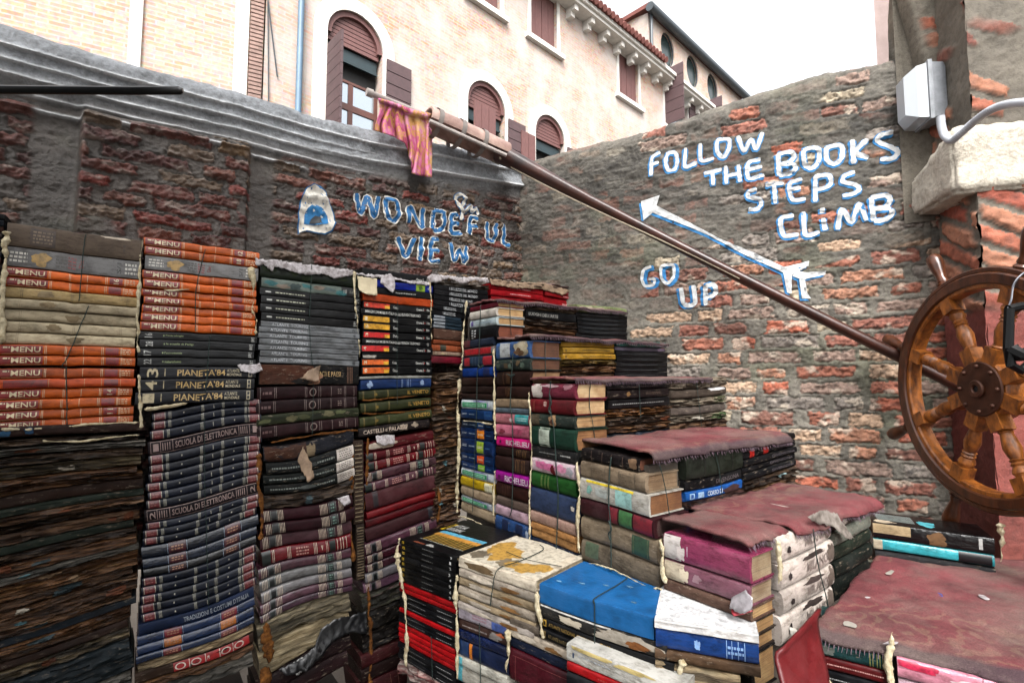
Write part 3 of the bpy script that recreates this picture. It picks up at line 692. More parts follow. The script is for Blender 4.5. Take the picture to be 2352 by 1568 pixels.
def rough_block(name, pl, u0, u1, n0, n1, z0, z1, m, amp=.012, res=.02, slope=0.0):
    bm = bmesh.new(); bmesh.ops.create_cube(bm, size=1.0)
    for v in bm.verts:
        v.co = Vector((u0 + (u1 - u0) * (v.co.x + .5), n0 + (n1 - n0) * (v.co.y + .5), z0 + (z1 - z0) * (v.co.z + .5) + slope * (v.co.x + .5) * (v.co.z + .5)))
    bmesh.ops.bevel(bm, geom=list(bm.edges), offset=.012, segments=2, affect='EDGES')
    for _ in range(5):
        es = [e for e in bm.edges if e.calc_length() > res * 1.6]
        if not es: break
        bmesh.ops.subdivide_edges(bm, edges=es, cuts=1, use_grid_fill=True)
    bmesh.ops.triangulate(bm, faces=[f for f in bm.faces if len(f.verts) > 4])
    bm.normal_update()
    for v in bm.verts:
        p = v.co; v.co = p + v.normal * amp * (mnoise.noise(p * 14) + .8 * mnoise.noise(p * 45))
    for v in bm.verts: v.co = pl.at(v.co.x, v.co.z, v.co.y)
    bmesh.ops.recalc_face_normals(bm, faces=bm.faces)
    me = bpy.data.meshes.new(name); bm.to_mesh(me); bm.free()
    for p in me.polygons: p.use_smooth = True
    return link(name, me, m)
o = rough_block('stone_impost', PF, -.09, .235, -.6, .075, EYE + .622, EYE + .752, plain('rough_stone', '#e9e0d0', .95, 60, .4, .014), .011, .018, .10)
tag(o, 'rough pale stone block capping the red brick pillar', 'stone block')

# bulkhead lamp with its conduit
zl = EYE + (870 - 190) / 1176 * 1.84
lampE = empty('bulkhead_lamp', PF.at(.02, zl - .12), (0, 0, PF.rz)); tag(lampE, 'white bulkhead lamp with a ribbed glass cover on the pier', 'lamp')
def frustum(mb, a, b, c, d, y0, y1):  # half sizes at y0 (a,b) and at y1 (c,d); local x=u, y=-N, z
    v = [(-a, y0, -b), (a, y0, -b), (a, y0, b), (-a, y0, b), (-c, y1, -d), (c, y1, -d), (c, y1, d), (-c, y1, d)]
    mb.add([(x, y, z + .12) for x, y, z in v], [(0, 1, 2, 3), (7, 6, 5, 4), (0, 4, 5, 1), (1, 5, 6, 2), (2, 6, 7, 3), (3, 7, 4, 0)])
mb = MB(); frustum(mb, .058, .10, .062, .105, -.0, -.045); frustum(mb, .068, .112, .068, .112, -.045, -.058); lb = mb.build('housing', plain('white_enamel', '#b4b8be', .45, 18, .45, .001), lampE, smooth=False)
gm, gt, gb = base_mat('frosted_glass'); gb.inputs['Base Color'].default_value = (.62, .66, .70, 1); gb.inputs['Roughness'].default_value = .28; gb.inputs['Transmission Weight'].default_value = .45
mb = MB(); frustum(mb, .060, .104, .056, .098, -.0585, -.09); frustum(mb, .056, .098, .030, .074, -.0901, -.122); mb.build('glass_cover', gm, lampE, smooth=False)
mb = MB()
for k in range(5): mb.box((-.062, -.092, .12 - .08 + .04 * k - .003), (-.056, -.06, .12 - .08 + .04 * k + .003))
mb.build('glass_rib', gm, lampE, smooth=False)
cp = [dist(2160, 268, 1.70), dist(2163, 292, 1.70), dist(2170, 312, 1.69), dist(2186, 322, 1.66), dist(2205, 308, 1.62), dist(2235, 282, 1.57), dist(2270, 256, 1.5), dist(2305, 242, 1.44), dist(2352, 236, 1.36), dist(2440, 236, 1.25)]
def smooth3(p, n=8):
    p = [Vector(a) for a in p]; out = []
    for i in range(len(p) - 1):
        p0 = p[max(i - 1, 0)]; p1 = p[i]; p2 = p[i + 1]; p3 = p[min(i + 2, len(p) - 1)]
        for k in range(n):
            t = k / n; out.append(.5 * ((2 * p1) + (p2 - p0) * t + (2 * p0 - 5 * p1 + 4 * p2 - p3) * t * t + (3 * p1 - p0 - 3 * p2 + p3) * t ** 3))
    out.append(p[-1]); return out
pth = smooth3(cp, 14); mb = MB(); mb.tube(pth, [(.0125 if i < 40 else (.0125 if i % 2 else .0108)) for i in range(len(pth))], 12)
o = mb.build('conduit', plain('white_plastic', '#c9cdd4', .4, 20, .15, 0)); tag(o, 'white flexible conduit curving from the lamp over the stone block', 'conduit')

# ship's wheel
WOOD = plain('varnished_wood', '#c27a34', .38, 12, .5, .003, stretch=(4, 4, 2), col2='#5c3216'); WOODD = plain('dark_varnished_wood', '#6f4126', .28, 8, .5, .001, stretch=(6, 6, 2), col2='#3c2013')
IRON = plain('rusty_iron', '#6a4432', .5, 30, .5, .002, metal=.5)
WC = dist(2268, 893, 1.50); fdir = Vector((FW[0], FW[1], 0)); ax = Vector((-RT[0], -RT[1], 0)); zup = Vector((0, 0, 1))
wt = math.radians(4); fdir, ax = fdir * math.cos(wt) - ax * math.sin(wt), ax * math.cos(wt) + fdir * math.sin(wt)
wroot = empty('ship_wheel', WC + ax * -.05); tag(wroot, 'varnished wooden ship wheel with turned spokes and a rusty hub', 'ship wheel')
wloc = WC - wroot.location
def wp(ang, r, x): return wloc + ax * x + (fdir * math.cos(ang) + zup * math.sin(ang)) * r
def annulus(name, r0, r1, x0, x1, m, bev=.004, n=72):
    prof = [(r0 + bev, x0), (r1 - bev, x0), (r1, x0 + bev), (r1, x1 - bev), (r1 - bev, x1), (r0 + bev, x1), (r0, x1 - bev), (r0, x0 + bev)]
    vs = [wp(2 * math.pi * i / n, r, x) for i in range(n) for r, x in prof]; k = len(prof)
    fs = [(i * k + j, i * k + (j + 1) % k, ((i + 1) % n) * k + (j + 1) % k, ((i + 1) % n) * k + j) for i in range(n) for j in range(k)]
    mb = MB(); mb.add(vs, fs); return mb.build(name, m, wroot)
annulus('rim', .292, .352, -.022, .020, WOOD); annulus('rim_band', .306, .338, -.026, .027, WOODD); annulus('rim_band', .3385, .3535, -.024, .0215, WOODD, .003)
annulus('hub', .004, .088, -.045, .018, WOOD, .006)
hp = annulus('hub_plate', .022, .080, .0185, .026, IRON, .003); annulus('axle_collar', .010, .026, .0262, .036, IRON, .003); annulus('axle_hole', .0005, .0098, .0262, .030, DARKIN, .0001, 20)
mb = MB()
for k in range(8):
    a = math.radians(45 * k + 0); mb.lathe([(0, .0065), (.004, .006), (.007, .003), (.0075, 0.0002)], wp(a, .066, .026), ax, 10)
mb.build('bolt', IRON, hp)
for k in range(8):
    a = math.radians(22.5 + 45 * k); d = fdir * math.cos(a) + zup * math.sin(a); o0 = wloc + ax * -.001
    mb = MB(); pr = [(.088, .017), (.118, .021), (.126, .015), (.130, .0185), (.135, .015), (.150, .018), (.175, .0215), (.195, .018), (.205, .0145), (.209, .019), (.214, .0145), (.220, .019), (.226, .0155), (.238, .021), (.2445, .022), (.25, .018), (.262, .019), (.292, .020)]
    mb.lathe(pr, o0, d, 14); s_ = mb.build('spoke', WOOD, wroot)
    mb = MB(); t_ = d.cross(ax)
    mb.obox(o0 + d * .100 + ax * .004, d * .026, t_ * .021, ax * .019); mb.build('spoke_block', WOOD, s_, smooth=False)
    mb = MB(); mb.obox(o0 + d * .278 + ax * .004, d * .022, t_ * .021, ax * .0205); mb.build('spoke_block', WOOD, s_, smooth=False)
    mb = MB(); mb.lathe([(.3525, .019), (.36, .021), (.366, .0145), (.372, .0165), (.385, .013), (.40, .0155), (.43, .0205), (.452, .0225), (.466, .020), (.474, .012), (.476, .001)], o0, d, 14); mb.build('handle', WOODD, s_)
# black iron hook hanging at the frame edge
BLK = plain('black_iron', '#0e1012', .5, 20, .4, .001, spec=.2)
mb = MB(); ca, cb = dist(2003, -80, 2.35), dist(2075, -80, 2.35); hw = (cb - ca) / 2; cc = (ca + cb) / 2; cc.z = EYE + 1.45; hw.z = 0; mb.obox(cc, (hw.x, hw.y, 0), Vector((cc.x, cc.y, 0)).normalized() * .05, (0, 0, .62)); tag(mb.build('plaster_chimney', plain('pink_plaster', '#d2bdb8', .9, 8, .3, .004), smooth=False), 'pinkish plastered shaft rising behind the right wall', 'chimney')
o0 = dist(2334, 775, 1.18); e = empty('hanging_hook', o0); tag(e, 'black iron lantern hook hanging by a wire in front of the wheel', 'hook')
def rel(px, py, d): return dist(px, py, d) - o0
mb = MB(); mb.tube([rel(2318, 708, 1.18), rel(2316, 800, 1.18), rel(2322, 838, 1.18), rel(2345, 850, 1.18), rel(2365, 835, 1.18)], .010, 8); mb.tube([rel(2316, 710, 1.18), rel(2350, 702, 1.18), rel(2380, 706, 1.18)], .010, 8); mb.tube([rel(2322, 800, 1.18), rel(2340, 815, 1.17), rel(2365, 812, 1.17)], .016, 8); mb.build('frame', BLK, e)
mb = MB(); mb.tube(smooth3([rel(2313, 712, 1.18), rel(2322, 690, 1.18), rel(2328, 655, 1.18), rel(2345, 632, 1.18), rel(2380, 610, 1.18)], 6), .0022, 6); mb.build('wire', plain('steel_wire', '#8d8f96', .3, 20, .2, 0, metal=.8), e)

# the long oar lying across the corner
OARM = plain('oar_wood', '#5d372b', .35, 6, .5, .002, stretch=(2, 2, 2), col2='#33211c'); OARL = plain('oar_blade_wood', '#dcbfb2', .45, 8, .35, .002, col2='#96746a')
A = LW.hit(1148, 352, .09); B = dist(2240, 905, 1.80)
e = empty('gondola_oar', A); tag(e, 'long brown wooden oar leaning across the corner between both walls', 'oar')
AB = B - A; L = AB.length
mb = MB(); n = 40; pts = []; rs = []
for i in range(n + 1):
    t = i / n; p = AB * t + Vector((0, 0, -.010 * math.sin(math.pi * t)));
    pts.append(p); rs.append(.058 - .030 * min(1, t / .25) ** .8 if t < .25 else .028 - .005 * (t - .25))
mb.tube(pts, rs, 14, flat=.8); mb.build('shaft', OARM, e)
Tn = AB.normalized()
b0 = LW.hit(978, 276, .06) - A; b1 = Vector((0, 0, 0)) + Tn * .02
mb = MB(); nn = 24; axs = (b1 - b0); axn = axs.normalized(); sd_ = axn.cross(Vector((0, -1, 0))).normalized(); ot = axn.cross(sd_).normalized()
vs = []; m_ = 15
for i in range(nn + 1):
    t = i / nn; c = b0 + axs * t; r = .082 + .004 * math.sin(t * 3)
    for j in range(m_):
        w = math.radians(-105 + 210 * j / (m_ - 1)); q = -sd_ * math.cos(w) * r * .75 + Vector((0, -1, 0)) * math.sin(w) * r * .85
        vs.append(c + q)
k0 = len(vs)
for i in range(nn + 1):
    t = i / nn; c = b0 + axs * t; r = .071
    for j in range(m_):
        w = math.radians(-105 + 210 * j / (m_ - 1)); vs.append(c - sd_ * math.cos(w) * r * .75 + Vector((0, -1, 0)) * math.sin(w) * r * .85)
fs = []
for i in range(nn):
    for j in range(m_ - 1): fs += [(i * m_ + j, i * m_ + j + 1, (i + 1) * m_ + j + 1, (i + 1) * m_ + j), (k0 + i * m_ + j, k0 + (i + 1) * m_ + j, k0 + (i + 1) * m_ + j + 1, k0 + i * m_ + j + 1)]
for j in range(m_ - 1): fs += [(j, k0 + j, k0 + j + 1, j + 1), (nn * m_ + j, nn * m_ + j + 1, k0 + nn * m_ + j + 1, k0 + nn * m_ + j)]
for i in range(nn):
    for j in (0, m_ - 1): fs.append((i * m_ + j, (i + 1) * m_ + j, k0 + (i + 1) * m_ + j, k0 + i * m_ + j))
mb.add(vs, fs); mb.build('hollow_blade', OARL, e)
STR = plain('grey_strap', '#9b928c', .7, 40, .3, .001)
for t in (.10, .38, .66):
    mb = MB(); c = b0 + axs * t; n2 = 28; vs = []
    for i in range(n2):
        w = 2 * math.pi * i / n2
        q = -sd_ * math.cos(w) * .087 * .78 + Vector((0, -1, 0)) * math.sin(w) * .087 * .9
        for s_ in (-.011, .011): vs.append(c + q + axn * s_)
    mb.add(vs, [(2 * i, 2 * i + 1, (2 * i + 3) % (2 * n2), (2 * i + 2) % (2 * n2)) for i in range(n2)]); mb.build('strap', STR, e, fix=False)
mb = MB(); off = sd_ * .042 + Vector((0, -.074, 0)); mb.tube([b0 + off - axn * .01, b0 + off + axs * .5 + axn * 0, b0 + off + axs * .94], .0085, 8); mb.build('rail', plain('bleached_stick', '#cbc2bc', .7, 20, .25, .001), e)
ROPE = plain('pale_rope', '#b9ad98', .9, 120, .4, .001)
mb = MB(); c = b1 - Tn * .04
mb.tube([c + Vector((0, -.045, .055)), c + Vector((.005, -.055, .0)), c + Vector((-.015, -.05, -.06))], [.009, .011, .006], 8)
for q in range(3): mb.tube([c + Tn * (.012 * q) + Vector((math.sin(w) * .0, -math.sin(w) * .052, math.cos(w) * .05)) for w in [i * .5 for i in range(13)]], .004, 6)
mb.build('rope_lashing', ROPE, e)
mb = MB(); hang = []
for i in range(30):
    t = .03 + .55 * i / 29; hang.append(AB * t + Vector((0, 0, -.052 + .03 * t - .008 * math.sin(t * 9))) + Vector((-.01, -.02, 0)))
mb.tube(hang, .0032, 6); mb.build('cord', ROPE, e)
# pole with the scarf
p0, p1 = LW.hit(842, 211, .05), LW.hit(992, 272, .05); e = p0
mb = MB(); mb.tube([p0, p0.lerp(p1, .08), p0.lerp(p1, .1), p0.lerp(p1, .5), p1], [.017, .018, .013, .013, .013], 10); o = mb.build('wooden_pole', plain('bleached_stick', '#cbc2bc', .7, 20, .25, .001)); tag(o, 'pale rounded pole end poking up above the left wall', 'pole')
def scarf():
    m, t, b = base_mat('scarf_cloth'); tc = coords(t)
    n1 = noisen(t, tc, 34, 4, .6, False); n2 = noisen(t, tc, 11, 3, .6, False)
    r = rampn(t, [(.36, lin('#b04a68')), (.46, lin('#e07aa8')), (.56, lin('#eaa2c0')), (.64, lin('#e6bc84'))]); t.links.new(n2, r.inputs[0])
    r2 = rampn(t, [(.50, (0, 0, 0)), (.54, (1, 1, 1)), (.60, (1, 1, 1)), (.64, (0, 0, 0))]); t.links.new(n1, r2.inputs[0])
    t.links.new(mixc(t, r2.outputs[0], r.outputs[0], lin('#dca866')), b.inputs['Base Color']); b.inputs['Roughness'].default_value = .85
    cols = [(868, 226, 866, 300), (885, 231, 880, 306), (903, 237, 900, 314), (918, 241, 925, 330), (932, 245, 942, 372), (946, 250, 948, 398), (960, 254, 968, 404), (972, 258, 994, 408), (986, 262, 990, 300)]
    nr = 28; ncx = 56; vs = []
    for i in range(ncx + 1):
        q = i / ncx * (len(cols) - 1); k = min(int(q), len(cols) - 2); f = q - k; c = [cols[k][j] * (1 - f) + cols[k + 1][j] * f for j in range(4)]
        for j in range(nr + 1):
            s = j / nr; x = c[0] + (c[2] - c[0]) * s + 5 * math.sin(s * 5 + q); y = c[1] + (c[3] - c[1]) * s
            dep = .07 + .016 * math.sin(q * 4.6 + 1.3 * s) * (.3 + s) + .012 * math.sin(q * 9 + s * 4) * s + (.02 if s < .1 else 0)
            vs.append(LW.hit(x, y, dep))
    fs = [(i * (nr + 1) + j, (i + 1) * (nr + 1) + j, (i + 1) * (nr + 1) + j + 1, i * (nr + 1) + j + 1) for i in range(ncx) for j in range(nr)]
    o = mesh('scarf', vs, fs, m, smooth=True); tag(o, 'pink and orange patterned scarf hanging over the left wall', 'scarf')
    md = o.modifiers.new('thickness', 'SOLIDIFY'); md.thickness = .003
scarf()
mb = MB(); mb.tube([dist(-160, 203, .80), dist(0, 206, .82), dist(300, 208.5, .86), dist(412, 208, .875), dist(420, 208, .876)], [.0072, .0072, .0072, .0072, .004], 10)
o = mb.build('metal_bar', plain('black_metal', '#16181b', .3, 10, .3, 0, metal=.3)); tag(o, 'black metal bar reaching in from the left above the books', 'bar')

# ---------------------------------------------------------------- books
ORD = 'top second third fourth fifth sixth seventh eighth ninth tenth eleventh twelfth thirteenth fourteenth fifteenth sixteenth seventeenth eighteenth nineteenth twentieth'.split()
def ordn(i):
    if i < 20: return ORD[i]
    if i >= 50: return 'number %d' % i
    t = {20: 'twenty', 30: 'thirty', 40: 'forty'}[i // 10 * 10]; r = i % 10
    return {20: 'twentieth', 30: 'thirtieth', 40: 'fortieth'}[i] if r == 0 else t + '-' + ['', 'first', 'second', 'third', 'fourth', 'fifth', 'sixth', 'seventh', 'eighth', 'ninth'][r]
class Spec:
    def __init__(s, look, col, deco=None, kind='cloth', pages='#c9ad84', decay=None, bulge=.30, flat=3.0, rough=.0008, **kw):
        s.look, s.col, s.deco, s.kind, s.pages, s.decay, s.bulge, s.flat, s.rough = look, col, deco, kind, pages, decay, bulge, flat, rough; s.kw = kw
class Warp:
    def __init__(s, seed, amp=.003, pinch=.0, tilt=0.0):
        r = random.Random(seed); s.a = [(r.uniform(4, 14), r.uniform(3, 9), r.uniform(0, 6), amp * r.uniform(.4, 1)) for _ in range(3)]; s.pinch = pinch; s.t = tilt
    def z(s, u, z, uc):
        v = sum(a * math.sin(k * u + l * z + p) for k, l, p, a in s.a)
        return v - s.pinch * math.exp(-((u - uc) / .012) ** 2)
class Book:
    def __init__(b, pl, u0, u1, z0, z1, W, spec, warp, tilt, seed, uc=None, open_end=True, full=True):
        b.pl, b.W, b.s, b.warp, b.tilt, b.seed = pl, W, spec, warp, tilt, seed
        b.L = u1 - u0; b.T = (z1 - z0); b.u = (u0 + u1) / 2; b.z0 = z0; b.uc = b.u if uc is None else uc
        b.mx = min(b.T * spec.bulge, .014); b.dec = {}; b.full = full
    def prof(b, v):
        q = min(1.0, abs(2 * v - 1)); p = b.s.flat
        return b.mx * (1 - max(0.0, 1 - q ** p) ** (1 / p))
    def wz(b, x, z): return b.warp.z(b.u + x, b.z0 + z, b.uc)
    def S(b, uf, vf, off=0.0):
        x = (uf - .5) * b.L; z = b.T * vf; y = b.prof(vf) - off
        if vf < .12: z -= off * .0
        return (x, y + b.nz(x, vf), z + b.wz(x, z))
    def nz(b, x, vf):
        return .0016 * mnoise.noise((x * 16, vf * 1.5, b.seed * 1.7)) + (b.s.rough * 5 * mnoise.noise((x * 24, vf * 5 + b.z0 * 60, b.seed)) if b.s.rough > .002 else 0)
    def TP(b, uf, wf, off=0.0):
        x = (uf - .5) * b.L; return (x, b.mx * .6 + wf * (b.W - b.mx * .6), b.T + b.wz(x, b.T) + off)
    # decorations
    def _d(b, name, col, kind='ink'):
        k = len(b.dec) if any(t in name for t in ('panel', 'patch', 'label', 'end', 'scrap', 'emblem', 'land', 'hole', 'print', 'stripe', 'board', 'half', 'band', 'edge', 'logo', 'frame', 'corner')) and name not in ('spine_line', 'print_rows') else 0
        return b.dec.setdefault((name, str(col), kind, k), (MB(), col))[0]
    def band(b, u0, u1, col, v0=.04, v1=.96, name='spine_band', off=.0007, n=None, kind='ink'):
        mb = b._d(name, col, kind); nu = n or max(1, int((u1 - u0) * b.L / .02)); nv = 7; vs = []
        for i in range(nu + 1):
            for j in range(nv + 1): vs.append(b.S(u0 + (u1 - u0) * i / nu, v0 + (v1 - v0) * j / nv, off))
        mb.add(vs, [(i * (nv + 1) + j, (i + 1) * (nv + 1) + j, (i + 1) * (nv + 1) + j + 1, i * (nv + 1) + j + 1) for i in range(nu) for j in range(nv)])
    def lines(b, us, col, w=.0012, v0=.06, v1=.94, name='spine_line', off=.0009):
        for u in us: b.band(u - w / b.L / 2, u + w / b.L / 2, col, v0, v1, name, off)
    def hline(b, u0, u1, v, col, w=.05, name='spine_line'): b.band(u0, u1, col, v - w / 2, v + w / 2, name, .0009)
    def text(b, s, u0, u1, v0, v1, col, rot=0, off=.0014, name='title', shear=0):
        V, F = text_geo(s); mb = b._d(name, col); o = []
        for x, y in V:
            if rot == 90: x, y = 1 - y, x
            elif rot == -90: x, y = y, 1 - x
            o.append(b.S(u0 + (u1 - u0) * (x + shear * y), v0 + (v1 - v0) * y, off))
        mb.add(o, F)
    def scrib(b, u0, u1, v0, v1, col, n, seed=0):   # faint rows of print too small to read
        r = random.Random(seed)
        for i in range(n):
            u = u0; v = v0 + (v1 - v0) * (i + .5) / n
            while u < u1:
                w = r.uniform(.012, .03); b.band(u, min(u + w, u1), col, v - .26 * (v1 - v0) / n, v + .26 * (v1 - v0) / n, 'print_rows', .0009, 1); u += w + .008
    def blob(b, u, v, ru, rv, col, seed=0, name='worn_patch', off=.0011, kind='paper'):
        mb = b._d(name, col, kind); n = 22; r = random.Random(seed); vs = [b.S(u, v, off)]; a0 = r.uniform(0, 6); rings = 3
        rad = [1 + .45 * mnoise.noise((math.cos(2 * math.pi * i / n) * 1.3 + seed, math.sin(2 * math.pi * i / n) * 1.3, seed * 1.1)) + .18 * r.uniform(-1, 1) for i in range(n)]
        for k in range(1, rings + 1):
            for i in range(n):
                w = 2 * math.pi * i / n; q = rad[i] * k / rings
                vs.append(b.S(min(.995, max(.005, u + ru * q * math.cos(w))), min(.98, max(.02, v + rv * q * math.sin(w))), off))
        fs = [(0, 1 + i, 1 + (i + 1) % n) for i in range(n)]
        for k in range(rings - 1):
            for i in range(n): fs.append((1 + k * n + i, 1 + (k + 1) * n + i, 1 + (k + 1) * n + (i + 1) % n, 1 + k * n + (i + 1) % n))
        mb.add(vs, fs)
    def tband(b, u0, u1, w0, w1, col, off=.0008, name='cover_print', n=6):
        mb = b._d(name, col); vs = []
        for i in range(n + 1):
            for j in range(n + 1): vs.append(b.TP(u0 + (u1 - u0) * i / n, w0 + (w1 - w0) * j / n, off))
        mb.add(vs, [(i * (n + 1) + j, (i + 1) * (n + 1) + j, (i + 1) * (n + 1) + j + 1, i * (n + 1) + j + 1) for i in range(n) for j in range(n)])
    def ttext(b, s, u0, u1, w0, w1, col, off=.0014):
        V, F = text_geo(s); b._d('cover_title', col).add([b.TP(u0 + (u1 - u0) * x, w0 + (w1 - w0) * y, off) for x, y in V], F)
    def tblob(b, u, w, ru, rw, col, seed=0, off=.0009, name='cover_patch', kind='paper'):
        mb = b._d(name, col, kind); n = 30; r = random.Random(seed); vs = [b.TP(u, w, off)]
        for k in (.5, 1.0):
            for i in range(n):
                a = 2 * math.pi * i / n; q = k * (1 + .5 * mnoise.noise((math.cos(a) * 1.6 + seed, math.sin(a) * 1.6, seed)) + .14 * r.uniform(-1, 1))
                vs.append(b.TP(min(.98, max(.02, u + ru * q * math.cos(a))), min(.99, max(.03, w + rw * q * math.sin(a))), off))
        mb.add(vs, [(0, 1 + i, 1 + (i + 1) % n) for i in range(n)] + [(1 + i, 1 + n + i, 1 + n + (i + 1) % n, 1 + (i + 1) % n) for i in range(n)])
    def build(b, label, group):
        loc = b.pl.at(b.u, b.z0)
        root = empty('book', loc, (0, -b.tilt, b.pl.rz)); tag(root, label, 'book', group)
        nv = 10; vv = [(1 - math.cos(math.pi * k / nv)) / 2 for k in range(nv + 1)]
        nx = max(6, int(b.L / (.008 if b.s.rough > .002 else .018))); tb = min(.0032, b.T * .18); g = b.mx
        r = b.s.rough
        ring_ = []
        def pt(x, y, z, k): 
            w = b.wz(x, z); e = r * mnoise.noise((x * (55 if r < .002 else 34), k * 1.3, b.seed * 2.1))
            return (x, y, z + w + e)
        vs = []; m = None
        for i in range(nx + 1):
            x = (i / nx - .5) * b.L; col = []
            xe = x + (r * 4 * mnoise.noise((b.seed, i, 3)) if i in (0, nx) else 0)
            col.append(pt(xe, b.W, b.T, 1)); col.append(pt(xe, (b.W + g) / 2, b.T, 2))
            for v in reversed(vv):
                p = b.S(i / nx, v); col.append((xe, p[1] + r * mnoise.noise((x * (60 if r < .002 else 36), v * 4, b.seed)), p[2]))
            col.append(pt(xe, (b.W + g) / 2, 0, 3)); col.append(pt(xe, b.W, 0, 4))
            if b.full:
                col.append(pt(xe, b.W, tb, 4)); col.append(pt(xe, g + tb, tb, 3)); col.append(pt(xe, g * .6 + tb * .8, b.T / 2, 3)); col.append(pt(xe, g + tb, b.T - tb, 2)); col.append(pt(xe, b.W, b.T - tb, 1))
            vs += col; m = len(col)
        fs = [(i * m + j, i * m + (j + 1) % m, (i + 1) * m + (j + 1) % m, (i + 1) * m + j) for i in range(nx) for j in range(m)]
        if b.full:   # close the two ends as strips of the U
            nS = nv + 1 + 4
            for i in (0, nx):
                outer = list(range(nS)); o = i * m
                q = [(0, 1, nS + 3, nS + 4)]; fs_ = []
                fs_.append((o + 0, o + 1, o + nS + 3, o + nS + 4)); fs_.append((o + 1, o + 2, o + nS + 3))
                h = 2 + (nv + 1) // 2
                fs_.append(tuple(o + k for k in range(2, h + 1)) + (o + nS + 2, o + nS + 3))
                fs_.append(tuple(o + k for k in range(h, nv + 3)) + (o + nS + 1, o + nS + 2))
                fs_.append((o + nv + 2, o + nv + 3, o + nS + 1)); fs_.append((o + nv + 3, o + nv + 4, o + nS, o + nS + 1))
                fs += fs_
        else: fs += [tuple(range(m)), tuple(nx * m + k for k in range(m))]
        if b.s.decay: m_ = decay_mat(*b.s.decay)
        else: m_ = cover_mat(b.s.col, b.s.kind)
        me = MB(); me.add(vs, fs); co = me.build('cover', m_, root)
        if b.full:
            ins = .004; pb = MB(); n = max(3, int(b.L / .02)); vs = []
            ys = [g * .6 + tb * 1.2, (b.W) / 2, b.W - ins]
            for i in range(n + 1):
                x = (i / n - .5) * (b.L - 2 * ins)
                for z in (tb * 1.01, b.T * .36, b.T * .66, b.T - tb * 1.01):
                    for y in ys:
                        e = .0022 * mnoise.noise((y * 30, z * 90, b.seed)) if i in (0, n) else 0
                        vs.append((x + (e if i == 0 else -e), y, z + b.wz(x, z)))
            K = 12; fs = []
            for i in range(n):
                for a_, b_ in ((0, 1), (1, 2), (2, 5), (5, 8), (8, 11), (11, 10), (10, 9), (9, 6), (6, 3), (3, 0)):
                    fs.append((i * K + a_, i * K + b_, (i + 1) * K + b_, (i + 1) * K + a_))
            for i in (0, n): fs += [(i * K + 3 * k + j, i * K + 3 * k + j + 1, i * K + 3 * k + j + 4, i * K + 3 * k + j + 3) for k in range(3) for j in range(2)]
            pb.add(vs, fs); pb.build('page_block', page_mat(b.s.pages), root)
        if b.s.deco: b.s.deco(b)
        for (nm, ck, kd, _k), (mb, c) in b.dec.items():
            if mb.f: mb.build(nm, cover_mat(c, kd) if kd != 'ink' else ink(c, .35 if b.s.kind in ('gloss', 'plastic') else .5), co if nm in ('spine_line', 'print_rows') else root, fix=False, angle=False)
        return root

BK = []                    # (stack name, count) for checks
PLINTH = MB()
def label_of(look, pos, name):
    tail = ', %s of %s' % (pos, name); w = look.split(); k = 16 - len(tail.replace(',', '').split())
    w = w[:k]
    while w[-1] in ('with', 'a', 'an', 'and', 'in', 'of', 'its', 'the', 'on', 'under', 'by', 'white' if len(w) == k and k < len(look.split()) else '', 'small', 'faint', 'silver', 'long', 'from', 'red'): w.pop()
    return ' '.join(w) + tail
STUFF = []
def stack(pl, name, group, px0, px1, yref, pc, conv, items, W=.19, full=False, amp=.0032, pinch=.0, tilt=0.0, seed=1, start=0, jit=.0045, plinth=True, tiltf=None, stuff=False):
    """items = [(y top, y bottom, spec)] read on the centre line pc of the stack"""
    a = pl.uz(px0, yref)[0]; c = pl.uz(px1, yref)[0]; w = Warp(seed, amp, pinch); r = random.Random(seed); out = []
    for i, it in enumerate(items):
        y0, y1, sp = it[:3]; kw = it[3] if len(it) > 3 else {}
        z1 = pl.uz(pc, conv(y0))[1]; z0 = pl.uz(pc, conv(y1))[1]
        tl = tiltf(z0 - EYE + .95) if tiltf else tilt
        uu0, uu1 = a + r.uniform(-jit, jit), c + r.uniform(-jit, jit)
        if 'x0' in kw: uu0 = pl.uz(kw['x0'], conv(y0))[0]
        if 'x1' in kw: uu1 = pl.uz(kw['x1'], conv(y0))[0]
        q = pl.moved(r.uniform(-jit, jit) * 1.0 + kw.get('out', 0))
        du = (q.P - pl.P).dot(pl.U)
        gp = .0014 if sp.decay else .0004; b = Book(q, uu0, uu1, z0 + gp, z1 - gp, kw.get('W', W), sp, w, tl, seed * 31 + i, (a + c) / 2, full=kw.get('full', full))
        root = b.build(label_of(sp.look, ordn(i + start) if i + start else 'topmost', name), group); out.append(root); lastz_ = z0
        if stuff or kw.get('stuff'): STUFF.append(root)
    BK.append((name, len(items)))
    if plinth:
        p = pl.at((a + c) / 2, lastz_ / 2 - .03, -W / 2 - .03)
        if lastz_ > .06: PLINTH.obox(p, pl.U * ((c - a) / 2 * .88), pl.N * (W / 2 * .8), Vector((0, 0, max(.01, lastz_ / 2 - .031))))
    return out

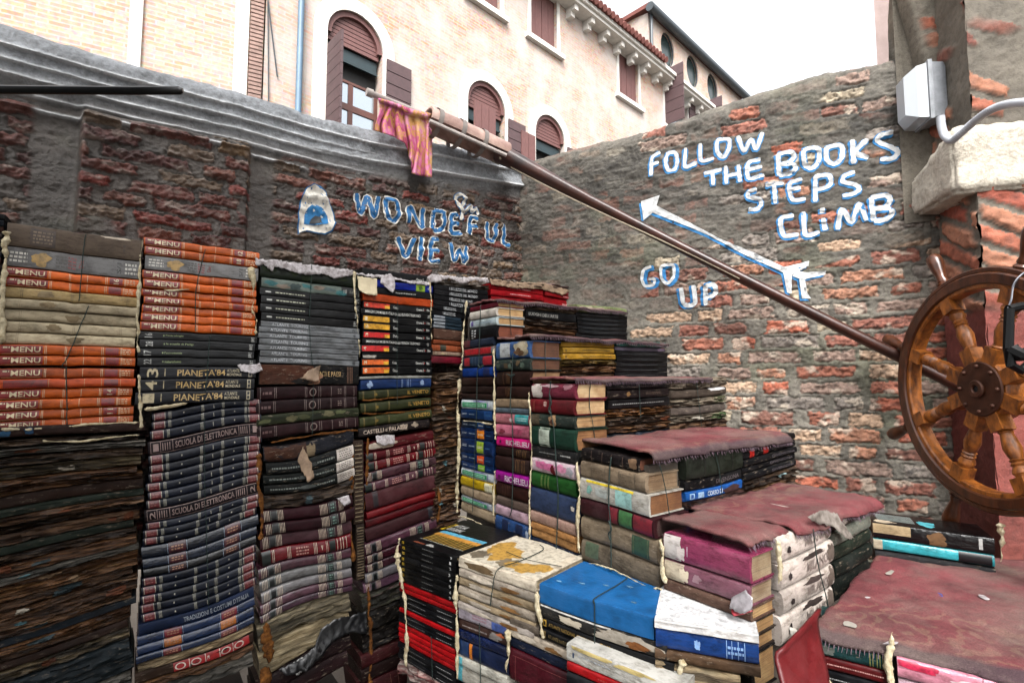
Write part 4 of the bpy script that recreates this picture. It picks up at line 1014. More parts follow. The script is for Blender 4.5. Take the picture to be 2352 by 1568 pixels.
# --- kinds of spine
R = random.Random(5)
CRM = '#e9d8b4'
def menu(num='', look=None, faded=False):
    def d(b):
        b.band(.012, .30, '#8e1512' if not faded else '#8a2a1c', .08, .92, 'title_panel'); b.text('MENU', .085, .285, .24, .78, CRM); b.scrib(.03, .075, .55, .85, CRM, 1, 2)
        b.hline(.02, .29, .09, '#d8b58a', .05)
        b.lines([.315, .325, .46, .47, .595, .735, .747, .885, .893], '#e6c8a4', .0011)
        b.band(.765, .868, '#8c0f14', .10, .90, 'number_panel')
        if num: b.text(num, .795, .838, .2, .8, CRM, 90)
        b.scrib(.90, .97, .15, .85, '#e0b890', 3, b.seed)
    return Spec(look or ('orange book with red title panel' + (' numbered ' + num if num else '')), '#dd7026' if not faded else '#c4622a', d, 'gloss', bulge=.34)
def bookbrown(b):
    b.band(.16, .34, '#4e3c2f', .12, .88, 'title_panel'); b.scrib(.18, .32, .2, .8, '#83705a', 4, 3); b.scrib(.855, .875, .3, .7, '#4a3a2e', 2, 8); b.blob(.8, .93, .12, .05, '#d9cdbd', 4)
def greyset(b):
    b.blob(.245, .5, .062, .33, '#b8954f', 11, 'gold_emblem', kind='ink'); b.scrib(.03, .15, .2, .8, '#d9d5cb', 3, 1); b.scrib(.35, .43, .15, .85, '#5a5550', 4, 2)
    b.text('Die', .52, .555, .3, .7, '#9b3a3a', 90); b.scrib(.44, .50, .15, .85, '#9b4c4c', 4, 5); b.text('S/1', .815, .85, .2, .8, '#3c3a38', 90); b.scrib(.88, .98, .15, .85, '#d9d5cb', 3, 4)
def ribbed(c='#a89a80', n=3):
    def d(b):
        r = random.Random(b.seed)
        for k in range(n): u = .12 + .76 * k / max(1, n - 1) + r.uniform(-.02, .02); b.lines([u, u + .012], c, .0012)
        b.blob(r.uniform(.25, .75), .5, .06, .3, '#9c8c70', b.seed)
    return d
def blacknum(num, title):
    def d(b):
        b.text(num, .045, .105, .2, .8, '#c9c9c4', 90); b.text(title, .21, .21 + .012 * len(title), .36, .66, '#9fae7c'); b.band(.19, .2, '#9fae7c', .4, .6, 'dot'); b.scrib(.945, .975, .12, .88, '#b9b9b4', 3, 2)
    return Spec('black paperback with small green title, spine number ' + num, '#101216', d, 'gloss', bulge=.12, flat=5)
def pianeta(num):
    def d(b):
        b.text(num, .055, .145, .12, .88, '#c9bb98', 90); b.band(.195, .203, '#b8aa88', .2, .85, 'spine_line'); b.text("PIANETA'84", .30, .715, .2, .78, '#c8a86a')
        b.text('ATLANTE', .73, .845, .54, .82, '#c8bca0'); b.text('MONDIALE', .73, .865, .18, .44, '#c8bca0')
        b.band(.93, .965, '#c8bca0', .1, .9, 'logo'); b.band(.937, .958, '#12141c', .18, .45, 'logo_gap', .0012); b.band(.937, .958, '#12141c', .55, .82, 'logo_gap', .0012)
    return Spec('dark navy atlas with bold gold title and big number ' + num, '#12151f', d, 'gloss', bulge=.12, flat=5)
def lines_set(b, us, col, v0=.05, v1=.95):
    for u in us: b.lines([u - .009, u, u + .009], col, .0012, v0, v1)
def encyc(b):
    r = random.Random(b.seed)
    b.band(.015, .105, '#6d1d26', name='end_panel'); b.band(.885, .985, '#6d1d26', name='end_panel'); b.lines([.02, .108, .88, .975], '#b9b2a2', .0016)
    for u in (.15, .44, .63, .85): lines_set(b, [u], '#a9a698')
    b.band(.265, .275, '#b8b4a8', .4, .6, 'dot'); b.band(.54, .545, '#b8b4a8', .25, .75, 'dot'); b.band(.735, .745, '#b8b4a8', .4, .6, 'dot'); b.scrib(.035, .085, .2, .8, '#96605c', 2, r.randint(0, 99)); b.scrib(.91, .96, .2, .8, '#96605c', 2, r.randint(0, 99))
ENC = Spec('navy encyclopaedia volume with burgundy end panels and silver lines', '#131c30', encyc, 'gloss', bulge=.34)
def scuola(num):
    def d(b):
        P = '#9c8580'
        for v in (.06, .94): b.hline(.02, .985, v, P, .05)
        b.lines([.022, .10, .2, .78, .88, .983], P, .0014); b.text('SCUOLA DI ELETTRONICA', .22, .76, .26, .76, P)
        for u in (.115, .795):
            for k in range(4): b.band(u + k * .019, u + k * .019 + .007, P, .2, .8, 'logo')
        b.text(num, .91, .955, .2, .8, P, 90); b.text(num, .04, .085, .2, .8, P, 90)
    return Spec('dark purple electronics volume %s with framed pinkish lettering' % num, '#241a20', d, 'cloth', bulge=.2)
def bigblue(lab):
    def d(b):
        for u in (.21, .69):
            b.band(u, u + .14, lab, .02, .98, 'label_panel'); b.lines([u - .008, u + .148], '#9aa4b4', .0011); b.scrib(u + .02, u + .12, .25, .75, '#b08870', 2, 7)
    return d
def redoo(b):
    b.band(.30, .96, '#a4181c', .06, .94, 'title_panel')
    for u in (.31, .44, .70, .82):
        n = 18; mb = b._d('ring_letters', '#d9cfc4'); vs = []
        for i in range(n):
            w = 2 * math.pi * i / n
            for q in (.34, .25): vs.append(b.S(u + .045 + .09 * q / .34 * .5 * math.cos(w), .5 + q * math.sin(w), .0016))
        mb.add(vs, [(2 * i, 2 * i + 1, (2 * i + 3) % (2 * n), (2 * i + 2) % (2 * n)) for i in range(n)])
    b.lines([.43, .565, .69, .81], '#d9cfc4', .002); b.text('3', .58, .60, .3, .7, '#d9cfc4', 90)
def atlante(sub, k):
    def d(b):
        b.text('ATLANTE  TOURING', .10, .45, .28, .78, '#c9ccd0'); b.text(sub, .48, .48 + .016 * len(sub), .32, .68, '#4a4d50'); b.text(k, .925, .955, .2, .8, '#33363a', 90)
    return Spec('grey atlas volume %s with silver title' % k, '#7c8084', d, 'gloss', bulge=.15, flat=4)
def cinema(lab, num, name='Gatto'):
    def d(b):
        b.band(.015, .37, lab, .14, .86, 'colour_label'); b.band(.30, .37, '#e9b43c', .14, .6, 'label_fade', .001); b.text(num, .035, .07, .25, .75, '#efe4c8', 90)
        b.text(name, .42, .49, .3, .7, '#c9c9c4'); b.text('Cinema 5', .76, .875, .32, .68, '#d6d6d0'); b.text('Film', .92, .965, .32, .68, '#d6d6d0'); b.band(.885, .895, '#a8322c', .4, .6, 'dot')
    cn = {'#d8452a': 'red', '#d9a32e': 'yellow', '#e0702c': 'orange', '#d42c2c': 'red'}[lab]
    return Spec('black film book with %s label numbered %s' % (cn, num), '#0f1013', d, 'gloss', bulge=.1, flat=5)
def immagini(b):
    b.text('IMMAGINI DAI MUSEI IN ITALIA DAGLI ELENCHI TELEFONICI', .05, .82, .28, .74, '#d9d9d4'); b.text('1/2', .93, .96, .25, .75, '#d9d9d4', 90)
IMM = Spec('black museum book with a long white title', '#0d0e11', immagini, 'gloss', bulge=.1, flat=5)
def gentip(b):
    b.band(.01, .52, '#5d3a2a', .03, .97, 'bare_board', kind='worn'); b.blob(.50, .35, .10, .33, '#a8816a', 21); b.blob(.42, .16, .1, .14, '#15100f', 22); b.text('GENTI E PAESI', .53, .80, .42, .68, '#b89a6a'); b.lines([.875, .89, .91, .925], '#7d5a44', .002)
def burgl(b):
    b.lines([.03, .16, .175, .455, .47, .59, .61, .72, .86, .875, .965], '#8b7a74', .0013); b.scrib(.05, .14, .3, .7, '#6a4a48', 1, 1)
    n = 16; mb = b._d('emblem', '#84726a'); vs = []
    for i in range(n):
        w = 2 * math.pi * i / n
        for q in (1, .75): vs.append(b.S(.53 + .035 * q * math.cos(w), .5 + .34 * q * math.sin(w), .0012))
    mb.add(vs, [(2 * i, 2 * i + 1, (2 * i + 3) % (2 * n), (2 * i + 2) % (2 * n)) for i in range(n)]); b.scrib(.79, .83, .25, .75, '#84726a', 3, 4)
BURG = Spec('burgundy leather volume with thin silver lines', '#2e1519', burgl, 'cloth', bulge=.2)
def mottle(c1, c2, c3):
    def d(b):
        for k in range(7): b.blob(.08 + .12 * k, R.uniform(.3, .7), .06, R.uniform(.18, .32), (c1, c2, c3)[k % 3], b.seed + k)
    return d
def blackwhite(b):
    b.band(.78, .985, '#d4cdc6', .03, .97, 'white_label', kind='paper'); b.scrib(.81, .96, .15, .85, '#77706a', 4, b.seed); b.scrib(.06, .36, .35, .65, '#7d837e', 1, b.seed); b.scrib(.55, .75, .35, .65, '#7d837e', 1, b.seed + 2); b.blob(.45, .5, .1, .2, '#5a5f5e', b.seed)
def tartan(b):
    W_ = '#c9b9a6'
    for us in ([.03, .045, .06, .075], [.17, .185, .2, .215], [.62, .635, .65, .665, .68, .695], [.835, .85, .865, .88]): b.lines(us, W_, .0016)
    b.band(.10, .15, '#10181a', .02, .98, 'black_band'); b.band(.725, .79, '#10201e', .02, .98, 'black_band'); b.lines([.718, .797, .094, .156], '#8d9a92', .001); b.scrib(.738, .778, .12, .88, '#6f8a80', 3, b.seed)
def tartred(b):
    b.band(.0, .09, '#15221f', name='black_band'); b.lines([.11, .125, .27, .285, .3, .56, .575, .59, .7, .715, .83, .87, .9, .94], '#dccbb8', .0013); b.band(.735, .805, '#12211e', .02, .98, 'black_band'); b.scrib(.36, .5, .15, .85, '#b98880', 3, b.seed); b.text('V', .64, .66, .3, .7, '#dccbb8')
def tart(look, col, kind='cloth', d=tartan): return Spec(look, col, d, kind, bulge=.33)
def veneto(b):
    b.text('IL VENETO', .66, .97, .3, .72, '#b08a3a'); b.lines([.05, .06, .2, .21, .38, .39], '#7d6a34', .0016); b.blob(.22, .5, .02, .18, '#7d6a34', b.seed)
VEN = Spec('olive green volume with gold lettering', '#3a3f24', veneto, 'cloth', bulge=.36)
def bellezze(part):
    def d(b): b.text(('I BELLEZZE DEL MONDO', 'I BELLEZZE DEL MOND', 'I BELLEZZE DEL')[part], .27, (.79, .7, .62)[part], .22, .80, '#b9bbbd')
    return Spec('black volume with condensed white title', '#15161a', d, 'gloss', bulge=.1, flat=5)
def thinband(b): b.band(.01, .4, '#8d9298', .1, .9, 'silver_label')
def blacklab(b): b.band(.27, .45, '#2f3424', .04, .96, 'dark_label'); b.lines([.25, .47, .1, .8], '#b06a44', .0012)
DK1 = ('#3d2b20', '#70533c', '#9a7d60'); DK2 = ('#2c221c', '#574536', '#7d6e5c'); DK3 = ('#352c1f', '#655740', '#94886e'); BR1 = ('#4a3222', '#7d5a3c', '#a08058'); PG1 = ('#7d6a50', '#b39f7e', '#cdbd9c'); GR1 = ('#4a4842', '#77726a', '#a39c90'); BL1 = ('#1c2430', '#3a4656', '#8a979a')
def rot(look, dk, amp=.0035, wet=.4, d=None): return Spec(look, '#333', d, 'worn', decay=dk + (wet,), bulge=.25, rough=amp)
def scraps(b):
    r = random.Random(b.seed)
    for k in range(r.choice([0, 0, 1, 1, 2])): b.blob(r.uniform(.08, .92), r.uniform(.3, .7), r.uniform(.03, .09), r.uniform(.15, .4), r.choice(['#8fa7ab', '#b9b3a6', '#5f8790', '#9a8268', '#4a5a60', '#7a4a30']), b.seed + k, 'paper_scrap', .003)
ROTS = [rot('rotted brown book', BR1, .003, .35, scraps), rot('rotted grey book', GR1, .0035, .35, scraps), Spec('dark green board', '#28332a', None, 'worn', bulge=.2, rough=.002), Spec('dark brown board', '#3a261c', None, 'worn', bulge=.2, rough=.002), Spec('dark blue grey board', '#2c3640', None, 'worn', bulge=.2, rough=.002), rot('rotted dark brown book with frayed layers', DK1, .003, .3, scraps), rot('rotted blackish book with damp swollen pages', DK2, .0035, .25, scraps), rot('rotted olive brown book with peeling layers', DK3, .003, .3, scraps)]

# ---------------------------------------------------------------- the stacks along the left wall
PL = Plane(0, 1.87, 1, 0)
c1 = lambda y: 459.4 + .3575 * y
c2 = lambda y: 964.7 + .3849 * y
c3 = lambda y: 551.3 + .2988 * y
c4 = lambda y: 964.7 + .3851 * y
c5 = lambda y: 606.4 + .3164 * y
c6 = lambda y: 918.8 + .2636 * y
c7 = lambda y: 946.0 + .3125 * y
c8 = lambda y: 1176.0 + .3125 * y
cv = lambda y: y
CREAM = Spec('cream linen book with faint titles', '#cfc3a8', ribbed('#a8987a', 3), 'cloth', bulge=.36)
CREAM2 = Spec('stained yellowish parchment book', '#b39e74', ribbed('#8d7850', 3), 'worn', bulge=.36)
g1 = 'books in the first left wall stack'
stack(PL, 'first wall stack from left', g1, 0, 313, 760, 172, c1, [
    (200, 345, Spec('thick brown grey book with a boxed title', '#7d6f62', bookbrown, 'paper', bulge=.12)),
    (346, 468, Spec('grey book with a gold emblem', '#8d8d8e', greyset, 'gloss', bulge=.08, flat=5)),
    (470, 528, menu('16')), (530, 590, menu()), (592, 660, CREAM2), (662, 724, CREAM), (726, 796, CREAM), (798, 866, CREAM), (868, 938, CREAM),
    (940, 1003, menu()), (1005, 1068, menu()), (1082, 1146, menu('', 'faded orange book with red title panel', True)), (1148, 1208, Spec('orange book with a blank red panel', '#bf5420', lambda b: (b.band(.03, .33, '#8a1f16', .1, .9, 'title_panel'), b.band(.75, .86, '#7d1413', .1, .9, 'number_panel'), b.lines([.34, .46, .6, .73, .88], '#d8a878', .001)), 'gloss', bulge=.34)),
    (1210, 1272, menu('14')), (1274, 1336, menu()), (1338, 1398, menu('11')), (1400, 1456, menu('', 'faded orange book with red title panel', True))], seed=11, pinch=.003, plinth=False)
it = [(975, 998, Spec('dark brown book with blue stains and foam edges', '#3a2621', lambda b: (b.blob(.05, .4, .04, .3, '#3f6f96', 3), b.blob(.2, .5, .03, .3, '#33587a', 4)), 'worn', bulge=.3))]
y = 1003; r = random.Random(3)
while y < 1560:
    h = r.choice([13, 18, 22, 27, 16]); k = r.choice([0, 0, 1, 2, 3, 4, 5, 5, 6, 6, 7]); s_ = ROTS[k]
    if 1380 < y < 1400: s_ = rot('rotted tan book with a leather strip', ('#4a3020', '#84603c', '#a88458'), .004, .4)
    if y > 1500: s_ = Spec('dark bluish grey book lying low', '#2c363c', None, 'worn', bulge=.25, rough=.003); h = 40
    it.append((y, y + h, s_)); y += h
it.append((y, y + 30, ROTS[1]))
stack(PL, 'lower first wall stack from left', g1, -22, 318, 1200, 172, cv, it, seed=12, amp=.005, jit=.011, stuff=True, tiltf=lambda z: .02 + .13 * max(0, min(1, (.80 - z) / .6)))

g2 = 'books in the second left wall stack'
stack(PL, 'second wall stack from left', g2, 322, 588, 760, 457, c1, [
    (282, 333, menu('12')), (335, 389, menu('18')), (391, 480, Spec('grey book with a gold emblem', '#8d8d8e', greyset, 'gloss', bulge=.08, flat=5)),
    (482, 536, menu()), (538, 593, menu()), (597, 643, menu()), (645, 694, menu()), (696, 747, menu()), (749, 800, menu()), (802, 856, menu()),
    (862, 908, blacknum('16', "l'astrologia")), (910, 965, blacknum('28', 'la scuola di Parigi')), (967, 1017, blacknum('17', "l'astronomia")), (1019, 1073, blacknum('22', 'naturalismo')),
    (1077, 1150, pianeta('3')), (1152, 1226, pianeta('4')), (1228, 1304, pianeta('1'))], seed=21, pinch=.003, plinth=False)
yy = [(931, 949), (950, 968), (969, 990)]
it = [(a, b, ENC) for a, b in yy]
z2 = lambda a: 964.7 + .3849 * a
it.append((z2(72), z2(148), scuola('1')))
for a, b in ((150, 205), (206, 255), (256, 308), (309, 358), (359, 405), (406, 458)): it.append((z2(a), z2(b), ENC))
it.append((z2(460), z2(532), scuola('2')))
for a, b in ((534, 575), (576, 620), (621, 664)): it.append((z2(a), z2(b), ENC))
BB = Spec('wide navy book with two burgundy labels', '#16243a', bigblue('#4f1c2a'), 'plastic', bulge=.3)
it += [(z2(668), z2(738), BB), (z2(739), z2(796), BB), (z2(797), z2(848), Spec('blackish blue book with burgundy labels', '#10151f', bigblue('#3a1620'), 'plastic', bulge=.3))]
for a, b in ((850, 898), (899, 948), (949, 1000), (1001, 1052), (1053, 1104)): it.append((z2(a), z2(b), ENC))
it.append((z2(1106), z2(1172), Spec('navy folklore volume with a long grey title', '#1a2a48', lambda b: b.text("TRADIZIONI E COSTUMI D'ITALIA", .36, .95, .28, .74, '#9aa0a8'), 'cloth', bulge=.25)))
it += [(z2(1174), z2(1230), Spec('blue volume with red and orange label pairs', '#20365c', bigblue('#7c1a2c'), 'plastic', bulge=.3)), (z2(1231), z2(1286), Spec('blue volume with orange labels', '#20365c', bigblue('#b8702c'), 'plastic', bulge=.3)), (z2(1287), z2(1330), Spec('creased blue volume with red labels', '#1c2e4e', bigblue('#6a1a26'), 'plastic', bulge=.3)),
       (z2(1332), z2(1378), rot('brown book with bare page edges', PG1, .003, .6)), (z2(1380), z2(1442), Spec('brown book with a red strip of ring letters', '#4a382c', redoo, 'worn', bulge=.2, rough=.002)), (z2(1444), z2(1492), rot('rotted brown book with frayed layers', BR1, .004, .5)), (z2(1494), z2(1580), rot('pale rotted book with ragged pages', GR1, .004, .6))]
stack(PL, 'lower second wall stack from left', g2, 331, 592, 1250, 462, cv, it, seed=22, amp=.007, tiltf=lambda z: .085 + .05 * max(0, min(1, (.80 - z) / .6)), jit=.004)

g3 = 'books in the third left wall stack'
L3 = [(190, 318, Spec('dark green book under torn white paper', '#1d2a1c', mottle('#2f3d22', '#1a2418', '#3d4a2c'), 'gloss', bulge=.2)),
    (320, 397, Spec('marbled teal grey book with a black end', '#7d8a84', lambda b: (mottle('#4f8488', '#a89c90', '#5f6f70')(b), b.band(.80, .99, '#121316', .02, .98, 'black_end'), b.text('10', .825, .86, .3, .72, '#c9c9c4'), b.scrib(.89, .97, .35, .65, '#8d8d88', 2, 1)), 'gloss', bulge=.2))]
for a, b in ((399, 453), (455, 516), (518, 580), (582, 645)):
    L3.append((a, b, Spec('black art paperback with tiny white print', '#0e0f12', lambda b: (b.band(.05, .10, '#c9c9c4', .4, .6, 'logo'), b.scrib(.14, .42, .36, .64, '#c9c9b4', 1, b.seed), b.scrib(.945, .98, .15, .85, '#a9a9a4', 3, 1)), 'gloss', bulge=.1, flat=5)))
for k, (a, b) in enumerate(((648, 690), (692, 733), (735, 777), (779, 825), (827, 867), (869, 912), (914, 960))):
    L3.append((a, b, atlante(('ANTICO MEDIEVALE', 'CONTEMPORANEA', 'EUROPA E MONDO', 'ANTICO E MODERNO', 'EUROPA', 'MONDO ANTICO', 'STORIA')[k], str(7 - k))))
L3 += [(964, 1120, Spec('thick black travel book with half its jacket torn off', '#121113', gentip, 'worn', bulge=.1, flat=5)), (1128, 1226, BURG), (1228, 1325, BURG), (1327, 1402, Spec('mottled dark green book', '#343a26', mottle('#5a5f42', '#2a3020', '#6d6a50'), 'worn', bulge=.2)), (1404, 1492, BURG)]
stack(PL, 'third wall stack from left', g3, 596, 826, 760, 712, c3, L3, seed=31, pinch=.002, plinth=False, tiltf=lambda z: .07 * max(0, min(1, (.97 - z) / .2)))
L3b = [(118, 212, Spec('torn book with a brown spine half', '#20222a', lambda b: (b.band(.01, .45, '#4a2f22', .02, .98, 'brown_half', kind='worn'), b.blob(.5, .4, .05, .5, '#8f8068', 3)), 'worn', bulge=.25, rough=.002)), (215, 288, Spec('black book with a white spine label', '#191d1e', blackwhite, 'worn', bulge=.25)), (290, 348, Spec('black green book with a white spine label', '#141c1a', blackwhite, 'worn', bulge=.25)), (350, 408, Spec('black scuffed book with a white spine label', '#141817', blackwhite, 'worn', bulge=.25)), (410, 500, rot('blackened torn book with pale scuffs', DK2, .004, .4, scraps)),
    (503, 580, tart('burgundy law volume with white line groups', '#3a1620')), (582, 655, tart('burgundy law volume with white line groups', '#3a1620')), (657, 738, tart('greyish burgundy law volume with line groups', '#4a3036')), (740, 828, tart('bright red law volume with black bands', '#6d0f1c', 'plastic', tartred)),
    (830, 893, tart('mauve law volume in wrinkled plastic', '#5f3a48', 'plastic')), (895, 955, tart('silvery law volume in wrinkled plastic', '#6f6f70', 'plastic')), (957, 1015, tart('silvery law volume in wrinkled plastic', '#7f7d80', 'plastic')), (1017, 1070, tart('mauve law volume in wrinkled plastic', '#6a4a58', 'plastic')), (1072, 1115, tart('dark mauve law volume in wrinkled plastic', '#4a3040', 'plastic')),
    (1118, 1245, rot('swollen grey brown rotted book', ('#57503f', '#857a64', '#a89c82'), .004, .55)), (1248, 1400, rot('pale block of rotted pages', ('#8a7a5c', '#b8a888', '#cfc2a4'), .003, .6)),
    (1403, 1500, Spec('dark burgundy worn book', '#2c171a', None, 'worn', bulge=.3, rough=.002)), (1502, 1600, Spec('dark burgundy worn book', '#331b1e', None, 'worn', bulge=.3, rough=.002))]
stack(PL, 'lower third wall stack from left', g3, 603, 812, 1250, 704, c4, L3b, seed=32, amp=.012, tiltf=lambda z: .08 + .04 * max(0, min(1, (.7 - z) / .4)), jit=.005)
# narrow upright book wedged between two stacks
pv = PL.moved(.004)
for (xa, xb, ya, yb, lk) in ((818, 836, 1012, 1200, 'narrow upright brown book wedged between the third and fourth wall stacks'), (822, 838, 1204, 1330, 'lower narrow upright book wedged between the third and fourth wall stacks')):
    u0, z1 = pv.uz(xa, ya); u1, z0 = pv.uz(xb, yb)
    Book(pv, u0, u1, z0, z1, .12, Spec('', '#3a2b20', lambda b: [b.hline(.12, .88, v, '#8a7a60', .012) for v in [.05 * i + .04 for i in range(19)]], 'worn', bulge=.02), Warp(9, .001), .03, 5, full=False).build(lk, 'upright books wedged between stacks')

g4 = 'books in the fourth left wall stack'
L4 = [(240, 318, Spec('dark book under torn white jacket paper', '#17181b', lambda b: (b.text('Cinema 5', .76, .875, .3, .6, '#d6d6d0'), b.text('Film', .92, .965, .3, .6, '#d6d6d0')), 'gloss', bulge=.15)), (320, 378, Spec('bright blue book with a green spine label', '#14309c', lambda b: (b.band(.74, .88, '#8fae3c', .04, .96, 'green_label'), b.blob(.81, .5, .03, .3, '#4a6a30', 2, kind='ink'), b.text('A', .915, .94, .3, .7, '#c9d2e0', 90)), 'gloss', bulge=.2)), (380, 428, Spec('black book with small white title', '#121317', lambda b: b.scrib(.45, .75, .35, .65, '#b9b9b4', 1, 4), 'gloss', bulge=.1, flat=5)), (430, 490, Spec('plain orange brown book', '#b04a1a', None, 'gloss', bulge=.12, flat=5)),
    (492, 545, cinema('#d8452a', '6')), (547, 592, IMM), (594, 650, cinema('#d9a32e', '1')), (652, 708, cinema('#d9a32e', '5')), (715, 770, cinema('#d42c2c', '3', 'Delle')), (772, 813, IMM), (815, 872, cinema('#d42c2c', '4')), (874, 916, Spec('plain black book with a torn white corner', '#0f1012', lambda b: (b.blob(.1, .35, .10, .3, '#b9b6b0', 3)), 'gloss', bulge=.1, flat=5)), (918, 972, cinema('#e0702c', '2')), (974, 1034, cinema('#e0702c', '8')),
    (1046, 1066, Spec('thin greyish white booklet', '#a8aaa6', None, 'paper', bulge=.2)), (1068, 1142, Spec('blue volume with round silver emblems', '#1f3d70', lambda b: (b.blob(.12, .5, .04, .32, '#8fa4c4', 1, 'emblem', kind='ink'), b.blob(.86, .5, .03, .25, '#8fa4c4', 4, 'emblem', kind='ink'), b.lines([.56, .575, .64, .66, .69], '#8fa4c4', .0012)), 'cloth', bulge=.25)), (1144, 1212, VEN), (1232, 1306, VEN), (1330, 1402, VEN), (1406, 1476, Spec('blackish book on castles with white title', '#1f1516', lambda b: (b.text('CASTELLI e PALAZZI', .06, .66, .25, .7, '#c9b8a8'), b.blob(.62, .5, .06, .35, '#a89a8a', 3), b.blob(.78, .55, .05, .3, '#a89a8a', 6)), 'worn', bulge=.2))]
stack(PL, 'fourth wall stack from left', g4, 831, 992, 760, 908, c3, L4, seed=41, pinch=.002, plinth=False, tiltf=lambda z: .05 * max(0, min(1, (.98 - z) / .2)))
L4b = [(95, 150, Spec('red book with torn white jacket', '#5a141c', lambda b: (b.blob(.12, .6, .12, .35, '#c9bfb2', 3), b.blob(.3, .5, .1, .35, '#b9a99a', 5)), 'worn', bulge=.3)), (152, 200, tart('red law volume with black bands', '#5f1420', 'cloth', tartred)), (202, 258, tart('bright red law volume with black bands', '#7a1020', 'plastic', tartred)), (260, 318, tart('mauve law volume in wrinkled plastic', '#5a3440', 'plastic')), (320, 372, tart('mauve law volume with a green label', '#6a4450', 'plastic', tartred)), (374, 478, Spec('plain thick dusky burgundy book', '#4f2a2e', lambda b: b.band(.10, .17, '#2a2026', .02, .98, 'dark_band'), 'cloth', bulge=.3)), (480, 520, Spec('thin crimson book', '#75101a', None, 'gloss', bulge=.35)), (522, 570, Spec('thin dark crimson book', '#64121c', None, 'gloss', bulge=.35)), (572, 652, Spec('plain dusky burgundy book', '#4a262b', lambda b: b.band(.9, .97, '#20222c', .05, .95, 'dark_band'), 'cloth', bulge=.3)),
    (655, 722, tart('mauve law volume in loose plastic', '#5a3a48', 'plastic')), (724, 775, tart('dark red law volume in loose plastic', '#4f2030', 'plastic')), (777, 828, tart('mauve law volume in loose plastic', '#54343f', 'plastic')), (830, 885, tart('silvery law volume in loose plastic', '#77757a', 'plastic')), (887, 945, tart('pinkish law volume in loose plastic', '#7a5a70', 'plastic')), (948, 1060, rot('rotted book with greenish mould', ('#2b2620', '#4f503f', '#8d5a6a'), .005, .4)), (1062, 1180, Spec('blackened leather book', '#17130f', None, 'worn', bulge=.3, rough=.003)), (1182, 1295, Spec('blackened leather book', '#1a1412', None, 'worn', bulge=.3, rough=.003)), (1297, 1380, Spec('dark red brown book', '#45161a', lambda b: b.lines([.5, .6, .7, .8], '#6a3a34', .002), 'worn', bulge=.3)), (1382, 1470, Spec('dark brown leather book', '#2b1614', None, 'worn', bulge=.3)), (1472, 1600, Spec('dusky red book with faint gilt', '#4a181e', lambda b: b.lines([.4, .5, .62, .74], '#7a5040', .002), 'worn', bulge=.3))]
stack(PL, 'lower fourth wall stack from left', g4, 840, 1003, 1200, 926, c4, L4b, seed=42, amp=.006, tiltf=lambda z: .10 + .05 * max(0, min(1, (.75 - z) / .4)), jit=.005)

g5 = 'books in the corner wall stack'
L5 = [(112, 145, rot('book with curled white torn jacket', ('#6a5a4a', '#b8b0a6', '#dcd8d4'), .004, .6))]
for k, (a, b) in enumerate(((146, 184), (186, 223), (225, 263), (265, 300), (302, 337), (339, 376))): L5.append((a, b, bellezze(0 if k < 2 else 1 if k < 3 else 2), {'x1': 1120 if k < 4 else 1078} if k < 6 else {}))
L5[0] = L5[0] + ({'x1': 1124},)
for a, b in ((378, 401), (402, 424), (426, 448), (449, 473)): L5.append((a, b, Spec('thin slate volume with silver end label', '#2b3a46', thinband, 'gloss', bulge=.2)))
L5 += [(476, 556, Spec('brown boarded book', '#5a4034', None, 'worn', bulge=.15)), (558, 592, Spec('rust brown book', '#8a4a2c', None, 'cloth', bulge=.3)), (594, 642, Spec('rust orange book with a dark label', '#9a5434', blacklab, 'cloth', bulge=.3)), (644, 673, Spec('grey brown thin book', '#8a7668', ribbed(), 'cloth', bulge=.3)), (675, 731, Spec('crimson book in creased plastic', '#7a1c30', None, 'plastic', bulge=.3))]
stack(PL, 'corner wall stack', g5, 994, 1060, 780, 1020, c5, L5, seed=51, plinth=False)
y = 785; it = []; r = random.Random(8)
while y < 1990:
    h = r.choice([62, 56, 74, 66, 80]); it.append((y, y + h, rot(r.choice(['rotted brown book with wavy layers', 'rotted tan book with split layers', 'rotted dark book with crumbled spine']), r.choice([BR1, ('#3a2e24', '#6a5644', '#8d7a64'), DK1]), .006, .45, scraps if y > 1000 else None))); y += h
stack(PL, 'lower corner wall stack', g5, 998, 1058, 1000, 1026, c5, it, stuff=True, seed=52, amp=.006, tilt=.13, jit=.008)
# dark stack cut by the left edge of the picture
it = [(488 + 14 * k, 502 + 14 * k, Spec('book at the far left edge', ['#101113', '#2a1c18', '#1c2430', '#33302a', '#4a2a1c'][k * 7 % 5], None, 'worn', bulge=.25)) for k in range(80)]
stack(PL, 'stack cut by the left edge', 'books at the left edge', -260, -8, 760, -20, cv, it, stuff=True, seed=61)

# ---------------------------------------------------------------- the stair of books
SP = Plane(1.087, 0, 0, -1)
def Yc(px): return -SP.uz(px, 870)[0]
def riser(px): return Plane(0, Yc(px), 1, 0)
def wid(px_corner, px, y): return riser(px_corner).uz(px, y)[0] - 1.087
sp = lambda look, col, deco=None, kind='cloth', pages='#c9a878', **k: Spec(look, col, deco, kind, pages=pages, **k)
def gilt(us, c='#b08a50', w=.0014):
    return lambda b: b.lines(us, c, w)
def label(u0, u1, c, rows=2):
    def d(b): b.band(u0, u1, c, .05, .95, 'spine_label'); b.scrib(u0 + .03, u1 - .03, .25, .75, '#c9c0a8', rows, b.seed)
    return d
def whitegreen(b):
    b.band(.04, .80, '#1f9a62', .22, .74, 'green_panel'); b.scrib(.08, .7, .3, .66, '#bfe6d2', 2, 3); b.band(.68, .74, '#dfeee6', .32, .62, 'logo'); b.band(.82, .84, '#5a6a98', .1, .9, 'spine_line'); b.blob(.55, .88, .2, .06, '#8a86b8', 2, kind='ink')
